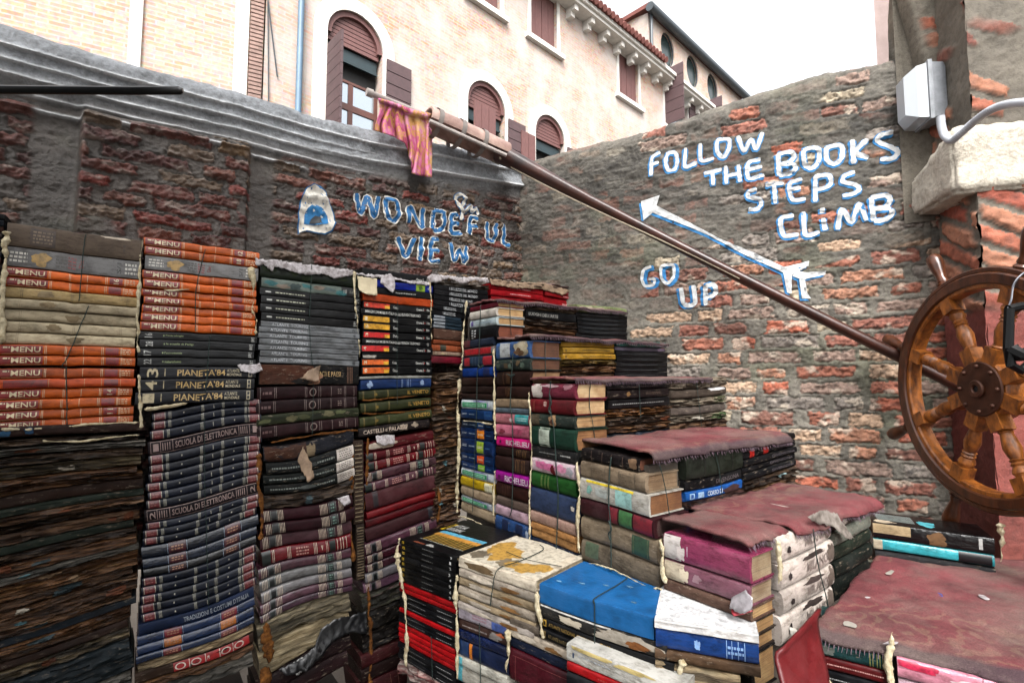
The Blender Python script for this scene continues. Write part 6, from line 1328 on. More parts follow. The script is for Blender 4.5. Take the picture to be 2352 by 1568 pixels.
B3b = [(1524, 1566, sp('white book with a foam covered top', '#dcdcd6', lambda b: (b.scrib(.12, .42, .45, .6, '#b9bcc0', 1, 4), b.band(.06, .075, '#2a4a70', .3, .6, 'logo'), b.blob(.25, .9, .2, .12, '#d9c88c', 3), b.blob(.6, .88, .16, .12, '#d9c88c', 5)), 'plastic', bulge=.14)), (1567, 1590, sp('red book with faint lettering', '#a8161c', lambda b: b.scrib(.3, .8, .35, .65, '#c9504c', 1, 4), 'gloss', bulge=.2)), (1591, 1660, sp('black book with white lettering', '#12141a', lambda b: b.scrib(.05, .5, .4, .6, '#c9c9c9', 1, 4), 'gloss', bulge=.15))]
stack(BF, 'front bench pile', GB, 1300, 1562, 1530, 1420, cv, B3b, W=.2, seed=106, jit=.002)
BQ = Plane(BN.at(BN.uz(1505, 1430)[0], 0).x - .01, BN.at(BN.uz(1505, 1430)[0], 0).y, .55, -.835)
def whitetop(b): b.tband(.01, .99, .02, .99, '#e2e2e2', .0007, 'white_sheet', 10)
B4 = [(850 * .3906 + 1102.6, 900 * .3906 + 1102.6, Spec('warped white book with thick torn board', '#dcdcdc', whitetop, 'paper', pages='#c9cdc9', bulge=.05, rough=.002), {'W': .24, 'full': True}), (1455, 1503, sp('blue book with silver ornament', '#23519a', lambda b: (b.blob(.42, .5, .03, .25, '#8fb0dc', 3, 'emblem', kind='ink'), b.lines([.70, .75, .81, .87], '#8fb0dc', .0014), b.scrib(.71, .86, .25, .75, '#8fb0dc', 2, 5)), 'plastic', '#b9a888', bulge=.2), {'W': .22, 'full': True}), (1505, 1530, sp('brown book with an open fore edge', '#5a4634', None, 'worn', '#a89070'), {'W': .2, 'full': True}), (1532, 1600, rot('pale page block with a red lower board', PG1, .003, .6), {'x1': 1700})]
stack(BQ, 'bench end pile by the carpet', GB, 1505, 1742, 1450, 1620, cv, B4, W=.2, seed=107, jit=.002, amp=.004)
# loose red board leaning at the end of the bench
LP = [dist(1773, 1497, 1.0), dist(1866, 1400, 1.12), dist(1885, 1480, 1.06), dist(1920, 1680, 1.0), dist(1820, 1680, .92)]
n_ = (LP[1] - LP[0]).cross(LP[4] - LP[0]).normalized(); n_ = n_ if n_.y < 0 else -n_
vs = []; N_ = 14
for i in range(N_ + 1):
    for j in range(N_ + 1):
        s, t = i / N_, j / N_; top = LP[0].lerp(LP[1], s); bot = LP[4].lerp(LP[3], s); p = top.lerp(bot, t); q = abs(mnoise.noise((s * 3, t * 3, 1)))
        cr = -.006 * (math.exp(-((s - t * .8) / .05) ** 2) + math.exp(-((s + t * .7 - .9) / .05) ** 2)); vs.append(p + n_ * (cr + .008 * q + .015 * math.exp(-(t / .06) ** 2)))
o = mesh('loose_cover', vs, [(i * (N_ + 1) + j, (i + 1) * (N_ + 1) + j, (i + 1) * (N_ + 1) + j + 1, i * (N_ + 1) + j + 1) for i in range(N_) for j in range(N_)], cover_mat('#6a1c20', 'clean'), smooth=True)
tag(o, 'loose creased red book cover leaning below the white book', 'book cover'); md = o.modifiers.new('board', 'SOLIDIFY'); md.thickness = .006
# books under and behind the large carpet
CS = Plane(1.205, .55, .38, -.925); GC = 'books round the large carpet step'
CB = [(1488, 1524, sp('teal green spine with gilt lines', '#1f4a4c', lambda b: (b.lines([.72, .76, .82, .86, .9], '#8a8a50', .0014), b.blob(.1, .5, .12, .3, '#6a706c', 3)), 'worn')), (1524, 1554, sp('dark red book with white print', '#5f0f14', lambda b: b.scrib(.1, .9, .4, .6, '#c99a94', 1, 4), 'gloss')), (1556, 1588, BKT), (1590, 1640, sp('plain black book', '#101114', None, 'gloss'))]
stack(CS, 'left pile under the large carpet', GC, 1884, 2045, 1500, 1960, cv, CB, W=.2, seed=111, jit=.002)
CB2 = [(1540, 1590, sp('pink and white marbled book', '#c98a9c', lambda b: (b.blob(.15, .8, .15, .2, '#c02a50', 3, 'jacket_print', kind='ink'), b.blob(.55, .4, .25, .3, '#e0ccd4', 5), b.blob(.8, .8, .12, .15, '#d05a80', 6, 'jacket_print', kind='ink')), 'plastic', bulge=.25)), (1592, 1680, sp('pale pink mottled book', '#b9a0ac', mottle('#a08a96', '#c9b4be', '#8a6a7a'), 'worn'))]
stack(CS.moved(.012), 'right pile under the large carpet', GC, 2062, 2420, 1540, 2200, cv, CB2, W=.2, seed=112, jit=.002)
DB = Plane(1.86, .625, .42, -.90)
def scribtop(b):
    for k in range(7): b.tband(.06, .40, .30 + .08 * k, .335 + .08 * k, '#a9b4b0', name='cover_scratches')
    b.tblob(.5, .4, .08, .2, '#5fb4c0', 3); b.tblob(.1, .15, .1, .1, '#b9ac98', 5)
DBS = [(1214, 1250, Spec('black book with pale scratched cover lines', '#0f1114', lambda b: (scribtop(b), b.band(.0, .33, '#cdb894', .35, .97, 'bare_pages', kind='paper'), b.blob(.55, .4, .08, .4, '#8a6a4a', 4), b.band(.88, .91, '#c9c9c6', .2, .9, 'white_mark')), 'plastic', pages='#b09a74', bulge=.12), {'W': .16, 'full': True}), (1252, 1278, sp('turquoise book with cream torn end', '#3fa8b4', lambda b: (b.band(.0, .08, '#cfc4ae', .05, .95, 'cream_end', kind='paper'), b.band(.72, .98, '#15171c', .05, .95, 'black_end')), 'plastic', bulge=.25)), (1280, 1320, sp('dark book beneath the turquoise one', '#1a1a1e', None, 'worn'))]
stack(DB, 'pile behind the large carpet', GC, 2008, 2282, 1240, 2120, cv, DBS, W=.16, seed=113, jit=.002, amp=.003)
PLINTH.build('plinth', plain('stone_plinth', '#1d1916', .9, 8, .4, .004), smooth=False)['kind'] = 'structure'
# rubble core that the stair and its treads rest on
core = MB()
zt = {}
steps = [(1140, 690, 1440), (1216, 775, 1533), (1317, 875, 1670), (1490, 1042, 1830), (1714, 1255, 1998)]
prev = None; SZ = []
for i, (px, py, pr) in enumerate(steps):
    Y = Yc(px); z = SP.uz(px, py)[1]; XR = riser(px).uz(pr, 870)[0]; SZ.append((Y, z, XR))
for i, (Y, z, XR) in enumerate(SZ):
    Y1 = SZ[i - 1][0] if i else 1.86
    core.box((1.12, Y + .03, .0), (XR - .02, Y1 + (.0 if i else 0), z - .035 - .001 * i))
ZC0 = EYE - .548
c_ = CS.at(.55, (ZC0 - .03) / 2, -.36); core.obox(c_, CS.U * .53, CS.N * .33, Vector((0, 0, (ZC0 - .03) / 2)))
core.box((1.45, -.3, 0), (2.15, SZ[-1][0] - .001, ZC0 - .034))
c_ = BN.at(.48, (EYE - .60) / 2, -.14); core.obox(c_, BN.U * .46, BN.N * .10, Vector((0, 0, (EYE - .60) / 2)))
o = core.build('rubble_core', plain('rubble_mortar', '#5f564c', .85, 30, .5, .006), smooth=False); o['kind'] = 'structure'

# ---------------------------------------------------------------- carpets on the treads
def carpet_mat():
    m, t, b = base_mat('worn_carpet'); tc = coords(t)
    wv = nd(t, 'ShaderNodeTexWave'); wv.wave_type = 'RINGS'; wv.inputs['Scale'].default_value = 7; wv.inputs['Distortion'].default_value = 16; wv.inputs['Detail'].default_value = 3; wv.inputs['Detail Scale'].default_value = 1.6
    at = nd(t, 'ShaderNodeAttribute', attribute_name='Col'); t.links.new(tc, wv.inputs['Vector'])
    n1 = noisen(t, tc, 420, 3, .7); n2 = noisen(t, tc, 9, 5, .65)
    rp = rampn(t, [(.45, lin('#703c42')), (.70, lin('#7f4c4a')), (.82, lin('#9c8670'))]); t.links.new(wv.outputs['Fac'], rp.inputs[0])
    base = rampn(t, [(.3, lin('#5f2c33')), (.6, lin('#964e54'))]); t.links.new(n2, base.inputs[0])
    sep = nd(t, 'ShaderNodeSeparateColor'); t.links.new(at.outputs['Color'], sep.inputs[0])
    fm = nd(t, 'ShaderNodeMath', operation='MULTIPLY'); fm.inputs[1].default_value = .32; t.links.new(sep.outputs[0], fm.inputs[0]); c = mixc(t, fm.outputs[0], base.outputs[0], rp.outputs[0]); c = mixc(t, sep.outputs[1], c, lin('#5a444c'))
    n3 = noisen(t, tc, 4, 5, .7); r3 = rampn(t, [(.42, (.08, .08, .08)), (.68, (.72, .72, .72))]); t.links.new(n3, r3.inputs[0]); c = mixc(t, r3.outputs[0], c, lin('#94857c'))
    r1 = rampn(t, [(.3, (.55, .55, .55)), (.7, (1.15, 1.15, 1.15))]); t.links.new(n1, r1.inputs[0])
    t.links.new(mixc(t, 1.0, c, r1.outputs[0], 'MULTIPLY'), b.inputs['Base Color']); b.inputs['Roughness'].default_value = .95; b.inputs['Specular IOR Level'].default_value = .2
    bumpn(t, b, n1, .004, 1.0); return m
CARP = carpet_mat()
def carpet(label, quad, z, seed, drop=.02, amp=.005, nu=70, nv=26, bands=((.0, .16), (.84, 1.0)), trim=.04, slope=0.0, thick=.008):
    """quad: plan corners near-left, near-right, far-right, far-left; the near edge folds over"""
    A, B, C, D = [Vector((q[0], q[1], 0)) for q in quad]; vs = []; col = []; r = random.Random(seed)
    for i in range(nu + 1):
        s = i / nu
        for j in range(nv + 1):
            t = j / nv
            p = A.lerp(B, s).lerp(D.lerp(C, s), t)
            e = mnoise.noise((s * 9, seed, 0)) * .012 + mnoise.noise((s * 40, seed, 2)) * .005
            fr = min(1, t * 8); d = (A - D).normalized()
            p = p + d * e * (1 - fr) + (B - A).normalized() * (mnoise.noise((t * 9, seed, 5)) * .012) * (1 if i in (0, nu) else 0)
            zz_ = z + amp * mnoise.noise((p.x * 9, p.y * 9, seed)) * 1.6 + .004 * mnoise.noise((p.x * 30, p.y * 30, seed)) + slope * (1 - t)
            if t < .10: zz_ -= drop * (1 - t / .10) ** 2
            vs.append((p.x, p.y, zz_))
            bb = max([1.0 if a <= t <= b_ else 0 for a, b_ in bands] or [0]); col.append((bb, 1.0 if t < trim else 0, 0, 1))
    fs = [(i * (nv + 1) + j, (i + 1) * (nv + 1) + j, (i + 1) * (nv + 1) + j + 1, i * (nv + 1) + j + 1) for i in range(nu) for j in range(nv)]
    o = mesh('carpet', vs, fs, CARP, smooth=True); a = o.data.color_attributes.new('Col', 'FLOAT_COLOR', 'POINT'); a.data.foreach_set('color', np.array(col, np.float32).reshape(-1))
    md = o.modifiers.new('pile', 'SOLIDIFY'); md.thickness = thick; md.offset = 1
    fb = MB()                                                       # frayed threads along the near edge and left side
    for i in range(nu * 2):
        s = i / (nu * 2); k = int(s * nu) * (nv + 1); p = Vector(vs[k]); L_ = r.uniform(.004, .013)
        q = p + Vector((r.uniform(-.004, .004), 0, 0)) + (A - D).normalized() * L_ * .6 - Vector((0, 0, L_ * .8)); fb.tube([p + Vector((0, 0, .003)), q], [.0011, .0004], 3, False)
    fb.build('fringe', plain('frayed_thread', '#86707c', .95, 60, .4, 0), o, fix=False, angle=False)
    return tag(o, label, 'carpet', 'carpets on the book stair')
(Y5, z5_, X5), (Y4, z4_, X4), (Y3, z3_, X3), (Y2, z2_, X2), (Y1, z1_, X1) = SZ
carpet('frayed pinkish carpet edge on the topmost book step', [(1.085, Y5 - .01), (X5, Y5 - .01), (X5, 1.80), (1.09, 1.80)], z5_ + .004, 1, .006)
carpet('frayed carpet on the step below the topmost one', [(1.085, Y4 - .012), (X4, Y4 - .012), (X4, Y5), (1.09, Y5)], z4_ + .004, 2, .006)
carpet('frayed carpet on the middle step level with the eye', [(1.085, Y3 - .012), (X3 - .12, Y3 - .012), (X3 - .12, Y4), (1.09, Y4)], z3_ + .004, 3, .006)
carpet('wavy faded burgundy carpet on the step above the magenta book', [(1.10, Y2 - .0), (X2 - .08, Y2 - .012), (X2 - .05, Y3), (1.12, Y3)], z2_ + .002, 4, .022, .006)
carpet('small burgundy carpet piece on the magenta book', [(1.10, Y1 + .015), (1.275, Y1 + .015), (1.275, Y2 - .035), (1.11, Y2 - .015)], z1_ + .002, 5, .008, .002, 30, 20, ((2, 3),), -1)
carpet('burgundy carpet with beige scrolls on the second lowest step', [(1.285, Y1 - .0), (X1 + .02, Y1 - .01), (X1 + .02, Y2), (1.25, Y2)], z1_ + .006, 6, .020, .006, bands=((.6, 1.0),), trim=-1)
carpet('large worn burgundy carpet with a scroll border on the lowest step', [(1.200, .555), (1.433, -.012), (2.42, .10), (1.93, .655)], ZC0, 7, .012, .005, 80, 60, ((.05, .30), (.80, .98)), .045)

# ---------------------------------------------------------------- foam, twine, torn paper, litter
FOAM = plain('dried_foam', '#e2d8bc', .95, 80, .35, .006, col2='#a89878', spec=.1); FOAM2 = plain('aged_foam', '#8a5c2c', .9, 70, .5, .008, col2='#4a2c14', spec=.15)
nf = 0
def foam(label, pl, pts, r, old=False, off=.004, seed=None):
    global nf; nf += 1; sd = seed or nf; r, off = (r * .72, off - .006) if old else (r, off); P3 = smooth3([pl.hit(x, y, off) for x, y in pts], 10)
    L_ = sum((P3[i + 1] - P3[i]).length for i in range(len(P3) - 1)); n = max(16, int(L_ / .0035)); Q = []
    for i in range(n + 1):
        q = i / n * (len(P3) - 1); k = min(int(q), len(P3) - 2); Q.append(P3[k].lerp(P3[k + 1], q - k))
    if r >= .0115:
        mb = MB(); rr_ = random.Random(sd); bm = bmesh.new(); bmesh.ops.create_icosphere(bm, subdivisions=3, radius=1.0); bv = [v.co.copy() for v in bm.verts]; bf = [tuple(v.index for v in f.verts) for f in bm.faces]; bm.free()
        k_ = max(4, int(L_ / (r * 1.25)))
        for q in range(k_):
            c_ = Q[min(n, int(n * (q + rr_.uniform(.2, .8)) / k_))] + pl.U * rr_.uniform(-.6, .6) * r; s_ = r * rr_.uniform(.4, 1.15); st = rr_.uniform(.9, 2.1); o3 = Vector((q * 3.1, sd, 0))
            vs_ = []
            for v in bv:
                e = 1 + .5 * mnoise.noise(v * 1.3 + o3) + .28 * mnoise.noise(v * 3.5 + o3); w_ = v * s_ * e; vs_.append(c_ + pl.U * w_.x + pl.N * (w_.y * .8) + Vector((0, 0, w_.z * st)))
            mb.add(vs_, bf)
        return tag(mb.build('foam_bead', FOAM2 if old else FOAM, angle=False), label, 'foam', 'foam beads between the stacks')
    mb = MB(); m = 10
    for i, p in enumerate(Q):
        d = (Q[min(i + 1, n)] - Q[max(i - 1, 0)]).normalized(); a = d.cross(pl.N).normalized(); rr = r * (.62 + .95 * mnoise.noise((i * .055, sd * 3.1, 0)) + .5 * mnoise.noise((i * .21, sd, 4)) + .2 * mnoise.noise((i * .7, sd, 9))) * min(1, (min(i, n - i) + .4) / 3)
        rr = max(rr, .0004); p = p + a * r * .7 * mnoise.noise((i * .09, sd, 7)) - pl.N * (.003 if rr < .002 else 0)
        for j in range(m):
            w = 2 * math.pi * j / m; e = 1 + .45 * mnoise.noise((i * .3, math.cos(w) * 1.2 + sd, math.sin(w) * 1.2)); mb.v.append(tuple(p + a * math.cos(w) * rr * e + pl.N * (math.sin(w) * rr * .8 * e)))
    for i in range(n):
        for j in range(m): mb.f.append((i * m + j, i * m + (j + 1) % m, (i + 1) * m + (j + 1) % m, (i + 1) * m + j))
    o = mb.build('foam_bead', FOAM2 if old else FOAM, angle=False); tag(o, label, 'foam', 'foam beads between the stacks')
foam('cream foam bead at the top left corner of the first stack', PL, [(12, 530), (14, 580), (8, 640), (4, 720), (2, 790)], .010)
foam('cream foam bead between the first and second wall stacks', PL, [(327, 550), (322, 610), (318, 680), (316, 760), (318, 810)], .006)
foam('crumbly foam between the lower orange and black books', PL, [(318, 860), (322, 920), (324, 985)], .006)
foam('cream foam bead between the second and third wall stacks', PL, [(577, 612), (583, 660), (580, 700), (588, 735), (586, 768)], .010)
foam('cream foam bead between the third and fourth wall stacks', PL, [(813, 622), (815, 680), (819, 720), (824, 770), (827, 820)], .006)
foam('cream foam bead between the fourth and corner wall stacks', PL, [(986, 640), (991, 690), (990, 730), (992, 780)], .006)
foam('cream foam bead between corner stack and the stair top', SP.moved(.004), [(1072, 690), (1064, 760), (1062, 820), (1058, 850)], .008)
foam('cream foam bead down the left edge of the stair', SP.moved(.004), [(1056, 870), (1050, 930), (1052, 960), (1054, 1040), (1050, 1100), (1050, 1180)], .009)
foam('cream foam bead between first and second stair columns', SP, [(1134, 800), (1135, 870), (1136, 960), (1138, 1010)], .006)
foam('cream foam bead low between first and second stair columns', SP, [(1136, 1080), (1134, 1130), (1133, 1185)], .005)
foam('cream foam bead between second and third stair columns', SP, [(1214, 900), (1218, 960), (1220, 1060), (1216, 1150), (1217, 1250)], .005)
foam('cream foam bead between third and fourth stair columns', SP, [(1324, 1060), (1330, 1130), (1327, 1200), (1330, 1270)], .007)
foam('thick cream foam lump beside the magenta book', SP.moved(.003), [(1516, 1238), (1522, 1270), (1519, 1300), (1530, 1340)], .010)
foam('foam drips between the magenta book and the white jacketed books', riser(1716), [(1786, 1242), (1790, 1285), (1793, 1340)], .009)
foam('thin foam line across the blue manuals', SP.moved(.003), [(1062, 966), (1090, 968), (1130, 974)], .004)
foam('foam line under the lowest orange book of the first stack', PL, [(0, 985), (90, 985), (190, 975), (318, 970)], .004)
foam('foam line under the stained brown book of the first stack', PL, [(95, 1012), (180, 1014), (250, 1005), (320, 998)], .0035)
foam('foam line above the navy encyclopaedia volumes', PL, [(330, 940), (380, 934), (430, 926)], .006)
foam('torn foam strip across the orange books', PL, [(376, 664), (400, 667), (440, 664)], .0035)
foam('orange brown foam strip under the burgundy volumes', PL, [(622, 1016), (700, 1002), (790, 990), (822, 988)], .007, True)
foam('orange brown foam strip between the olive volumes', PL, [(832, 920), (880, 916), (960, 908)], .005, True)
foam('lower orange brown foam strip between the olive volumes', PL, [(832, 950), (900, 948), (990, 938)], .005, True)
foam('aged orange foam between second and third lower stacks', PL, [(596, 1040), (594, 1110), (602, 1180), (598, 1240)], .012, True)
foam('aged orange foam at the foot of the second stack', PL, [(606, 1440), (612, 1500), (610, 1580)], .022, True)
foam('aged orange foam left of the narrow upright books', PL, [(812, 1030), (808, 1100), (806, 1180), (812, 1290)], .010, True)
foam('aged orange foam right of the narrow upright books', PL, [(845, 1005), (843, 1080), (838, 1170)], .008, True)
foam('aged orange foam at the foot of the fourth stack', PL, [(846, 1330), (848, 1400), (852, 1480), (850, 1570)], .012, True)
foam('aged foam beside the mauve law volumes', PL, [(1006, 1120), (1010, 1160), (1004, 1200)], .010, True)
foam('foam beads down the left edge of the bench', BN.moved(.003), [(918, 1235), (912, 1270), (918, 1310), (928, 1370), (934, 1460), (932, 1530)], .009)
foam('foam bead between first and second bench columns', BN.moved(.003), [(1049, 1320), (1046, 1370), (1050, 1440), (1050, 1560)], .008)
foam('foam lump under the corner of the blue book', BN.moved(.003), [(1234, 1358), (1238, 1410), (1245, 1455), (1250, 1462)], .009)
foam('foam lump left of the maroon bench book', BN.moved(.003), [(1166, 1445), (1168, 1490), (1163, 1545)], .010)
foam('foam lump at the open end of the bench', BQ.moved(.004), [(1570, 1515), (1560, 1545), (1575, 1590)], .009)
foam('pale foam drip below the large carpet', CS.moved(.004), [(2050, 1452), (2046, 1490), (2040, 1540), (2052, 1600)], .010)
foam('stringy foam under the carpet beside the red cover', CS.moved(.004), [(1892, 1540), (1902, 1575), (1925, 1600)], .007)
foam('pale foam at the end of the pile behind the carpet', DB.moved(.006), [(2296, 1200), (2302, 1240), (2298, 1290)], .009)
foam('thin foam crust along the base of the first stair column', SP.moved(.006), [(1050, 1184), (1090, 1196), (1140, 1228), (1180, 1240)], .005)
foam('thin foam crust along the base of the stair above the blue book', SP.moved(.006), [(1335, 1290), (1400, 1305), (1480, 1345), (1520, 1352)], .004)
CORDM = plain('green_twine', '#1f3a34', .8, 90, .4, .0005)
nt = 0
def twine(label, pl, pts, r=.0013, off=.0045, tail=None):
    global nt; nt += 1; rr = random.Random(nt); P3 = []
    p = [pl.hit(x, y, off) for x, y in pts]; q = smooth3(p, 8)
    q = [v + pl.U * (.0016 * mnoise.noise((i * .4, nt, 0))) for i, v in enumerate(q)]
    mb = MB(); mb.tube(q, r, 6)
    if tail: mb.tube(smooth3([pl.hit(x, y, off + .004) for x, y in tail], 5), r * 1.3, 6)
    o = mb.build('twine', CORDM, angle=False); tag(o, label, 'twine', 'green twine tied round the stacks')
twine('twine down the brown and grey books of the first stack', PL, [(197, 538), (192, 570), (187, 630), (182, 692)])
twine('twine slanting over the cream books of the first stack', PL, [(204, 702), (180, 760), (155, 820), (142, 840)])
twine('twine down the lower orange books of the first stack', PL, [(152, 842), (153, 900), (154, 975)])
twine('twine down the upper orange books of the second stack', PL, [(472, 572), (462, 610), (450, 670), (449, 760)])
twine('twine down the black books of the second stack', PL, [(482, 770), (478, 830), (472, 900)])
twine('twine down the navy volumes of the second stack', PL, [(470, 960), (470, 1100), (475, 1250), (480, 1400)], .001)
twine('twine down the black books of the third stack', PL, [(716, 605), (714, 660), (711, 730)])
twine('twine down the grey atlases of the third stack', PL, [(711, 745), (713, 790), (718, 838)])
twine('twine down the burgundy volumes of the third stack', PL, [(720, 880), (719, 940), (717, 1000)], .001)
twine('twine down the film books of the fourth stack', PL, [(914, 690), (913, 720), (912, 860), (913, 930)], .0009)
twine('twine down the corner stack', PL, [(1062, 632), (1061, 680), (1060, 720)], .001)
twine('knotted twine down the first stair column', SP, [(1104, 700), (1102, 760), (1100, 840)], .0016, tail=[(1098, 838), (1104, 845), (1110, 838), (1096, 848)])
twine('twine down the lower first stair column', SP, [(1096, 850), (1094, 960), (1088, 1100), (1085, 1175)], .0013)
twine('knotted twine down the second stair column', SP, [(1178, 812), (1175, 870), (1172, 930), (1176, 960), (1178, 1050), (1176, 1160), (1170, 1185)], .0016, tail=[(1164, 858), (1172, 862), (1182, 860), (1172, 866)])
twine('twine round the page edges of the top stair books', riser(1140), [(1171, 692), (1172, 730), (1174, 770)], .0012)
twine('twine round the page edges of the second riser books', riser(1216), [(1253, 778), (1252, 820), (1254, 864)], .0012)
twine('thick twine down the third stair column', SP, [(1265, 876), (1262, 910), (1264, 940), (1272, 985), (1278, 1080), (1282, 1150), (1276, 1290)], .0017, tail=[(1262, 905), (1266, 925), (1260, 940), (1265, 950)])
twine('twine round the page edges of the third riser books', riser(1317), [(1356, 880), (1354, 930), (1362, 975), (1368, 1020)], .0012)
twine('knotted twine down the fourth stair column', SP, [(1404, 1050), (1400, 1085), (1398, 1150), (1402, 1200), (1404, 1310)], .0018, tail=[(1398, 1195), (1404, 1215), (1398, 1225), (1402, 1240)])
twine('twine round the page edges of the fourth riser books', riser(1490), [(1515, 1065), (1530, 1130), (1540, 1200)], .0012)
twine('twine round the dark books of the fourth riser', riser(1490), [(1640, 1030), (1652, 1080), (1660, 1150)], .0011)
twine('twine round the dark books of the third riser', riser(1317), [(1468, 880), (1470, 930), (1472, 960)], .001)
twine('twine round the beige books of the third riser', riser(1317), [(1598, 865), (1606, 930), (1612, 985)], .001)
twine('twine down the white jacketed books', riser(1716), [(1868, 1215), (1878, 1290), (1900, 1380), (1905, 1420)], .0013)
twine('twine down the map books of the bench', BN, [(1137, 1318), (1132, 1345), (1126, 1392)], .0014)
twine('twine down the red and black bench books', BN, [(990, 1460), (992, 1500), (993, 1560)], .0011)
twine('twine down the blue bench book', BN, [(1364, 1378), (1366, 1400), (1366, 1480)], .0013)
twine('twine down the lower bench books', BN, [(1101, 1430), (1102, 1480), (1104, 1570)], .0012)
# the loops that cross the tops of the bench books
ZB = BN.uz(1366, 1378)[1] + .004
mb = MB(); a = BN.hit(1364, 1379, .003); b_ = hitz(1442, 1326, ZB); mb.tube(smooth3([a - Vector((0, 0, .006)), a + Vector((0, 0, .004)), a.lerp(b_, .3) + Vector((0, 0, .003)), a.lerp(b_, .65), b_], 8), .0013, 6); tag(mb.build('twine', CORDM, angle=False), 'twine crossing the top of the blue bench book', 'twine', 'green twine tied round the stacks')
ZM = BN.uz(1138, c8(415))[1] + .005
mb = MB(); mb.tube(smooth3([hitz(1137, 1318, ZM), hitz(1150, 1302, ZM), hitz(1200, 1285, ZM), hitz(1247, 1262, ZM), hitz(1240, 1250, ZM)], 8), .0013, 6); mb.tube(smooth3([hitz(1163, 1266, ZM), hitz(1210, 1284, ZM), hitz(1290, 1300, ZM)], 8), .001, 6); tag(mb.build('twine', CORDM, angle=False), 'twine crossing the map cover of the bench', 'twine', 'green twine tied round the stacks')
PAPW = plain('torn_paper', '#cbc6c8', .75, 70, .25, .004, col2='#7d7472'); PAPB = plain('brown_paper', '#a89078', .75, 20, .4, .003, col2='#6a5644'); PAPK = plain('black_torn_cover', '#15161a', .3, 14, .4, .004)
ns_ = 0
def scrap(label, pl, poly, curl, m=PAPW, off=.004, curl_from='bottom', seed=0, thick=.0006, name='torn_paper'):
    """a torn sheet: outline read on the face of the stack, lifting away towards one side"""
    global ns_; ns_ += 1
    bm = bmesh.new(); P = [pl.uz(x, y) for x, y in poly]; out = []
    for i in range(len(P)):
        a, b2 = P[i], P[(i + 1) % len(P)]
        n = max(1, int(math.hypot(b2[0] - a[0], b2[1] - a[1]) / .006))
        for k in range(n):
            t = k / n; j = .0042 * mnoise.noise((ns_ * 3.3, i + t * 5, k)); out.append((a[0] + (b2[0] - a[0]) * t + j, a[1] + (b2[1] - a[1]) * t + j * 1.5))
    f = bm.faces.new([bm.verts.new((u, 0, z)) for u, z in out]); bmesh.ops.triangulate(bm, faces=[f])
    for _ in range(3):
        es = [e for e in bm.edges if e.calc_length() > .012]
        if es: bmesh.ops.subdivide_edges(bm, edges=es, cuts=1); bmesh.ops.triangulate(bm, faces=bm.faces)
    us = [p[0] for p in P]; zs = [p[1] for p in P]; z0, z1, u0, u1 = min(zs), max(zs), min(us), max(us)
    for v in bm.verts:
        u, z = v.co.x, v.co.z; t = {'bottom': (z1 - z) / (z1 - z0 + 1e-6), 'top': (z - z0) / (z1 - z0 + 1e-6), 'left': (u1 - u) / (u1 - u0 + 1e-6), 'right': (u - u0) / (u1 - u0 + 1e-6)}[curl_from]
        t = max(0.0, t); o_ = off + curl * t ** 1.6 + .0025 * mnoise.noise((u * 60, z * 60, ns_)) * (.4 + t); v.co = pl.at(u, z, o_)
    bmesh.ops.recalc_face_normals(bm, faces=bm.faces)
    me = bpy.data.meshes.new(name); bm.to_mesh(me); bm.free(); me.polygons.foreach_set('use_smooth', [True] * len(me.polygons)); o = link(name, me, m)
    md = o.modifiers.new('sheet', 'SOLIDIFY'); md.thickness = thick; tag(o, label, 'torn paper', 'torn scraps of paper and cover'); return o
scrap('long torn white jacket hanging over the top of the third wall stack', PL, [(585, 594), (640, 598), (720, 609), (808, 621), (812, 632), (770, 640), (740, 630), (700, 632), (668, 622), (630, 612), (625, 625), (604, 608), (590, 612)], .005)
scrap('torn white jacket along the top of the fourth wall stack', PL, [(812, 626), (870, 632), (930, 643), (984, 648), (984, 656), (940, 652), (900, 640), (860, 638), (814, 630)], .004)
scrap('cream torn scrap hanging at the top left of the fourth stack', PL, [(820, 634), (865, 640), (862, 680), (840, 678), (822, 668)], .016, plain('cream_paper', '#cfc2a4', .7, 20, .25, .003))
scrap('grey crumpled scrap on the blue book of the fourth stack', PL, [(874, 634), (896, 628), (906, 640), (904, 664), (898, 674), (884, 662), (872, 650)], .014)
scrap('curled white jacket on top of the corner stack', PL, [(978, 638), (990, 630), (1050, 636), (1118, 638), (1122, 650), (1090, 644), (1060, 652), (1030, 640), (1000, 650), (984, 648)], .005)
scrap('frayed pinkish paper along the red row', PL, [(1124, 640), (1180, 648), (1250, 650), (1310, 668), (1290, 678), (1240, 664), (1180, 662), (1126, 654)], .006, PAPB)
scrap('torn white flap over the lower black atlas', PL, [(545, 838), (598, 836), (602, 850), (580, 858), (552, 852)], .016)
scrap('torn brown flap on the black travel book', PL, [(735, 838), (728, 876), (712, 874), (690, 870), (705, 852)], .014, PAPB)
scrap('pointed brownish flap on the third lower stack', PL, [(695, 1025), (712, 1060), (718, 1095), (702, 1105), (690, 1075), (682, 1055)], .022, PAPB)
scrap('round white scrap below the white labels', PL, [(772, 1142), (800, 1136), (804, 1152), (788, 1160)], .010)
scrap('black torn plastic cover sagging over the third lower stack', PL, [(738, 1440), (770, 1420), (842, 1402), (838, 1450), (800, 1450), (760, 1470), (735, 1500), (700, 1530), (650, 1540), (638, 1528), (690, 1505), (720, 1480)], .030, PAPK)
scrap('silver crumpled foil under the black torn cover', PL, [(655, 1525), (700, 1500), (722, 1490), (705, 1520), (680, 1538)], .020, plain('crumpled_foil', '#b9b9b6', .2, 40, .4, .004, metal=.6), off=.012)
scrap('white torn piece on the red volumes of the fourth stack', PL, [(862, 1000), (905, 998), (904, 1018), (880, 1022), (864, 1016)], .010)
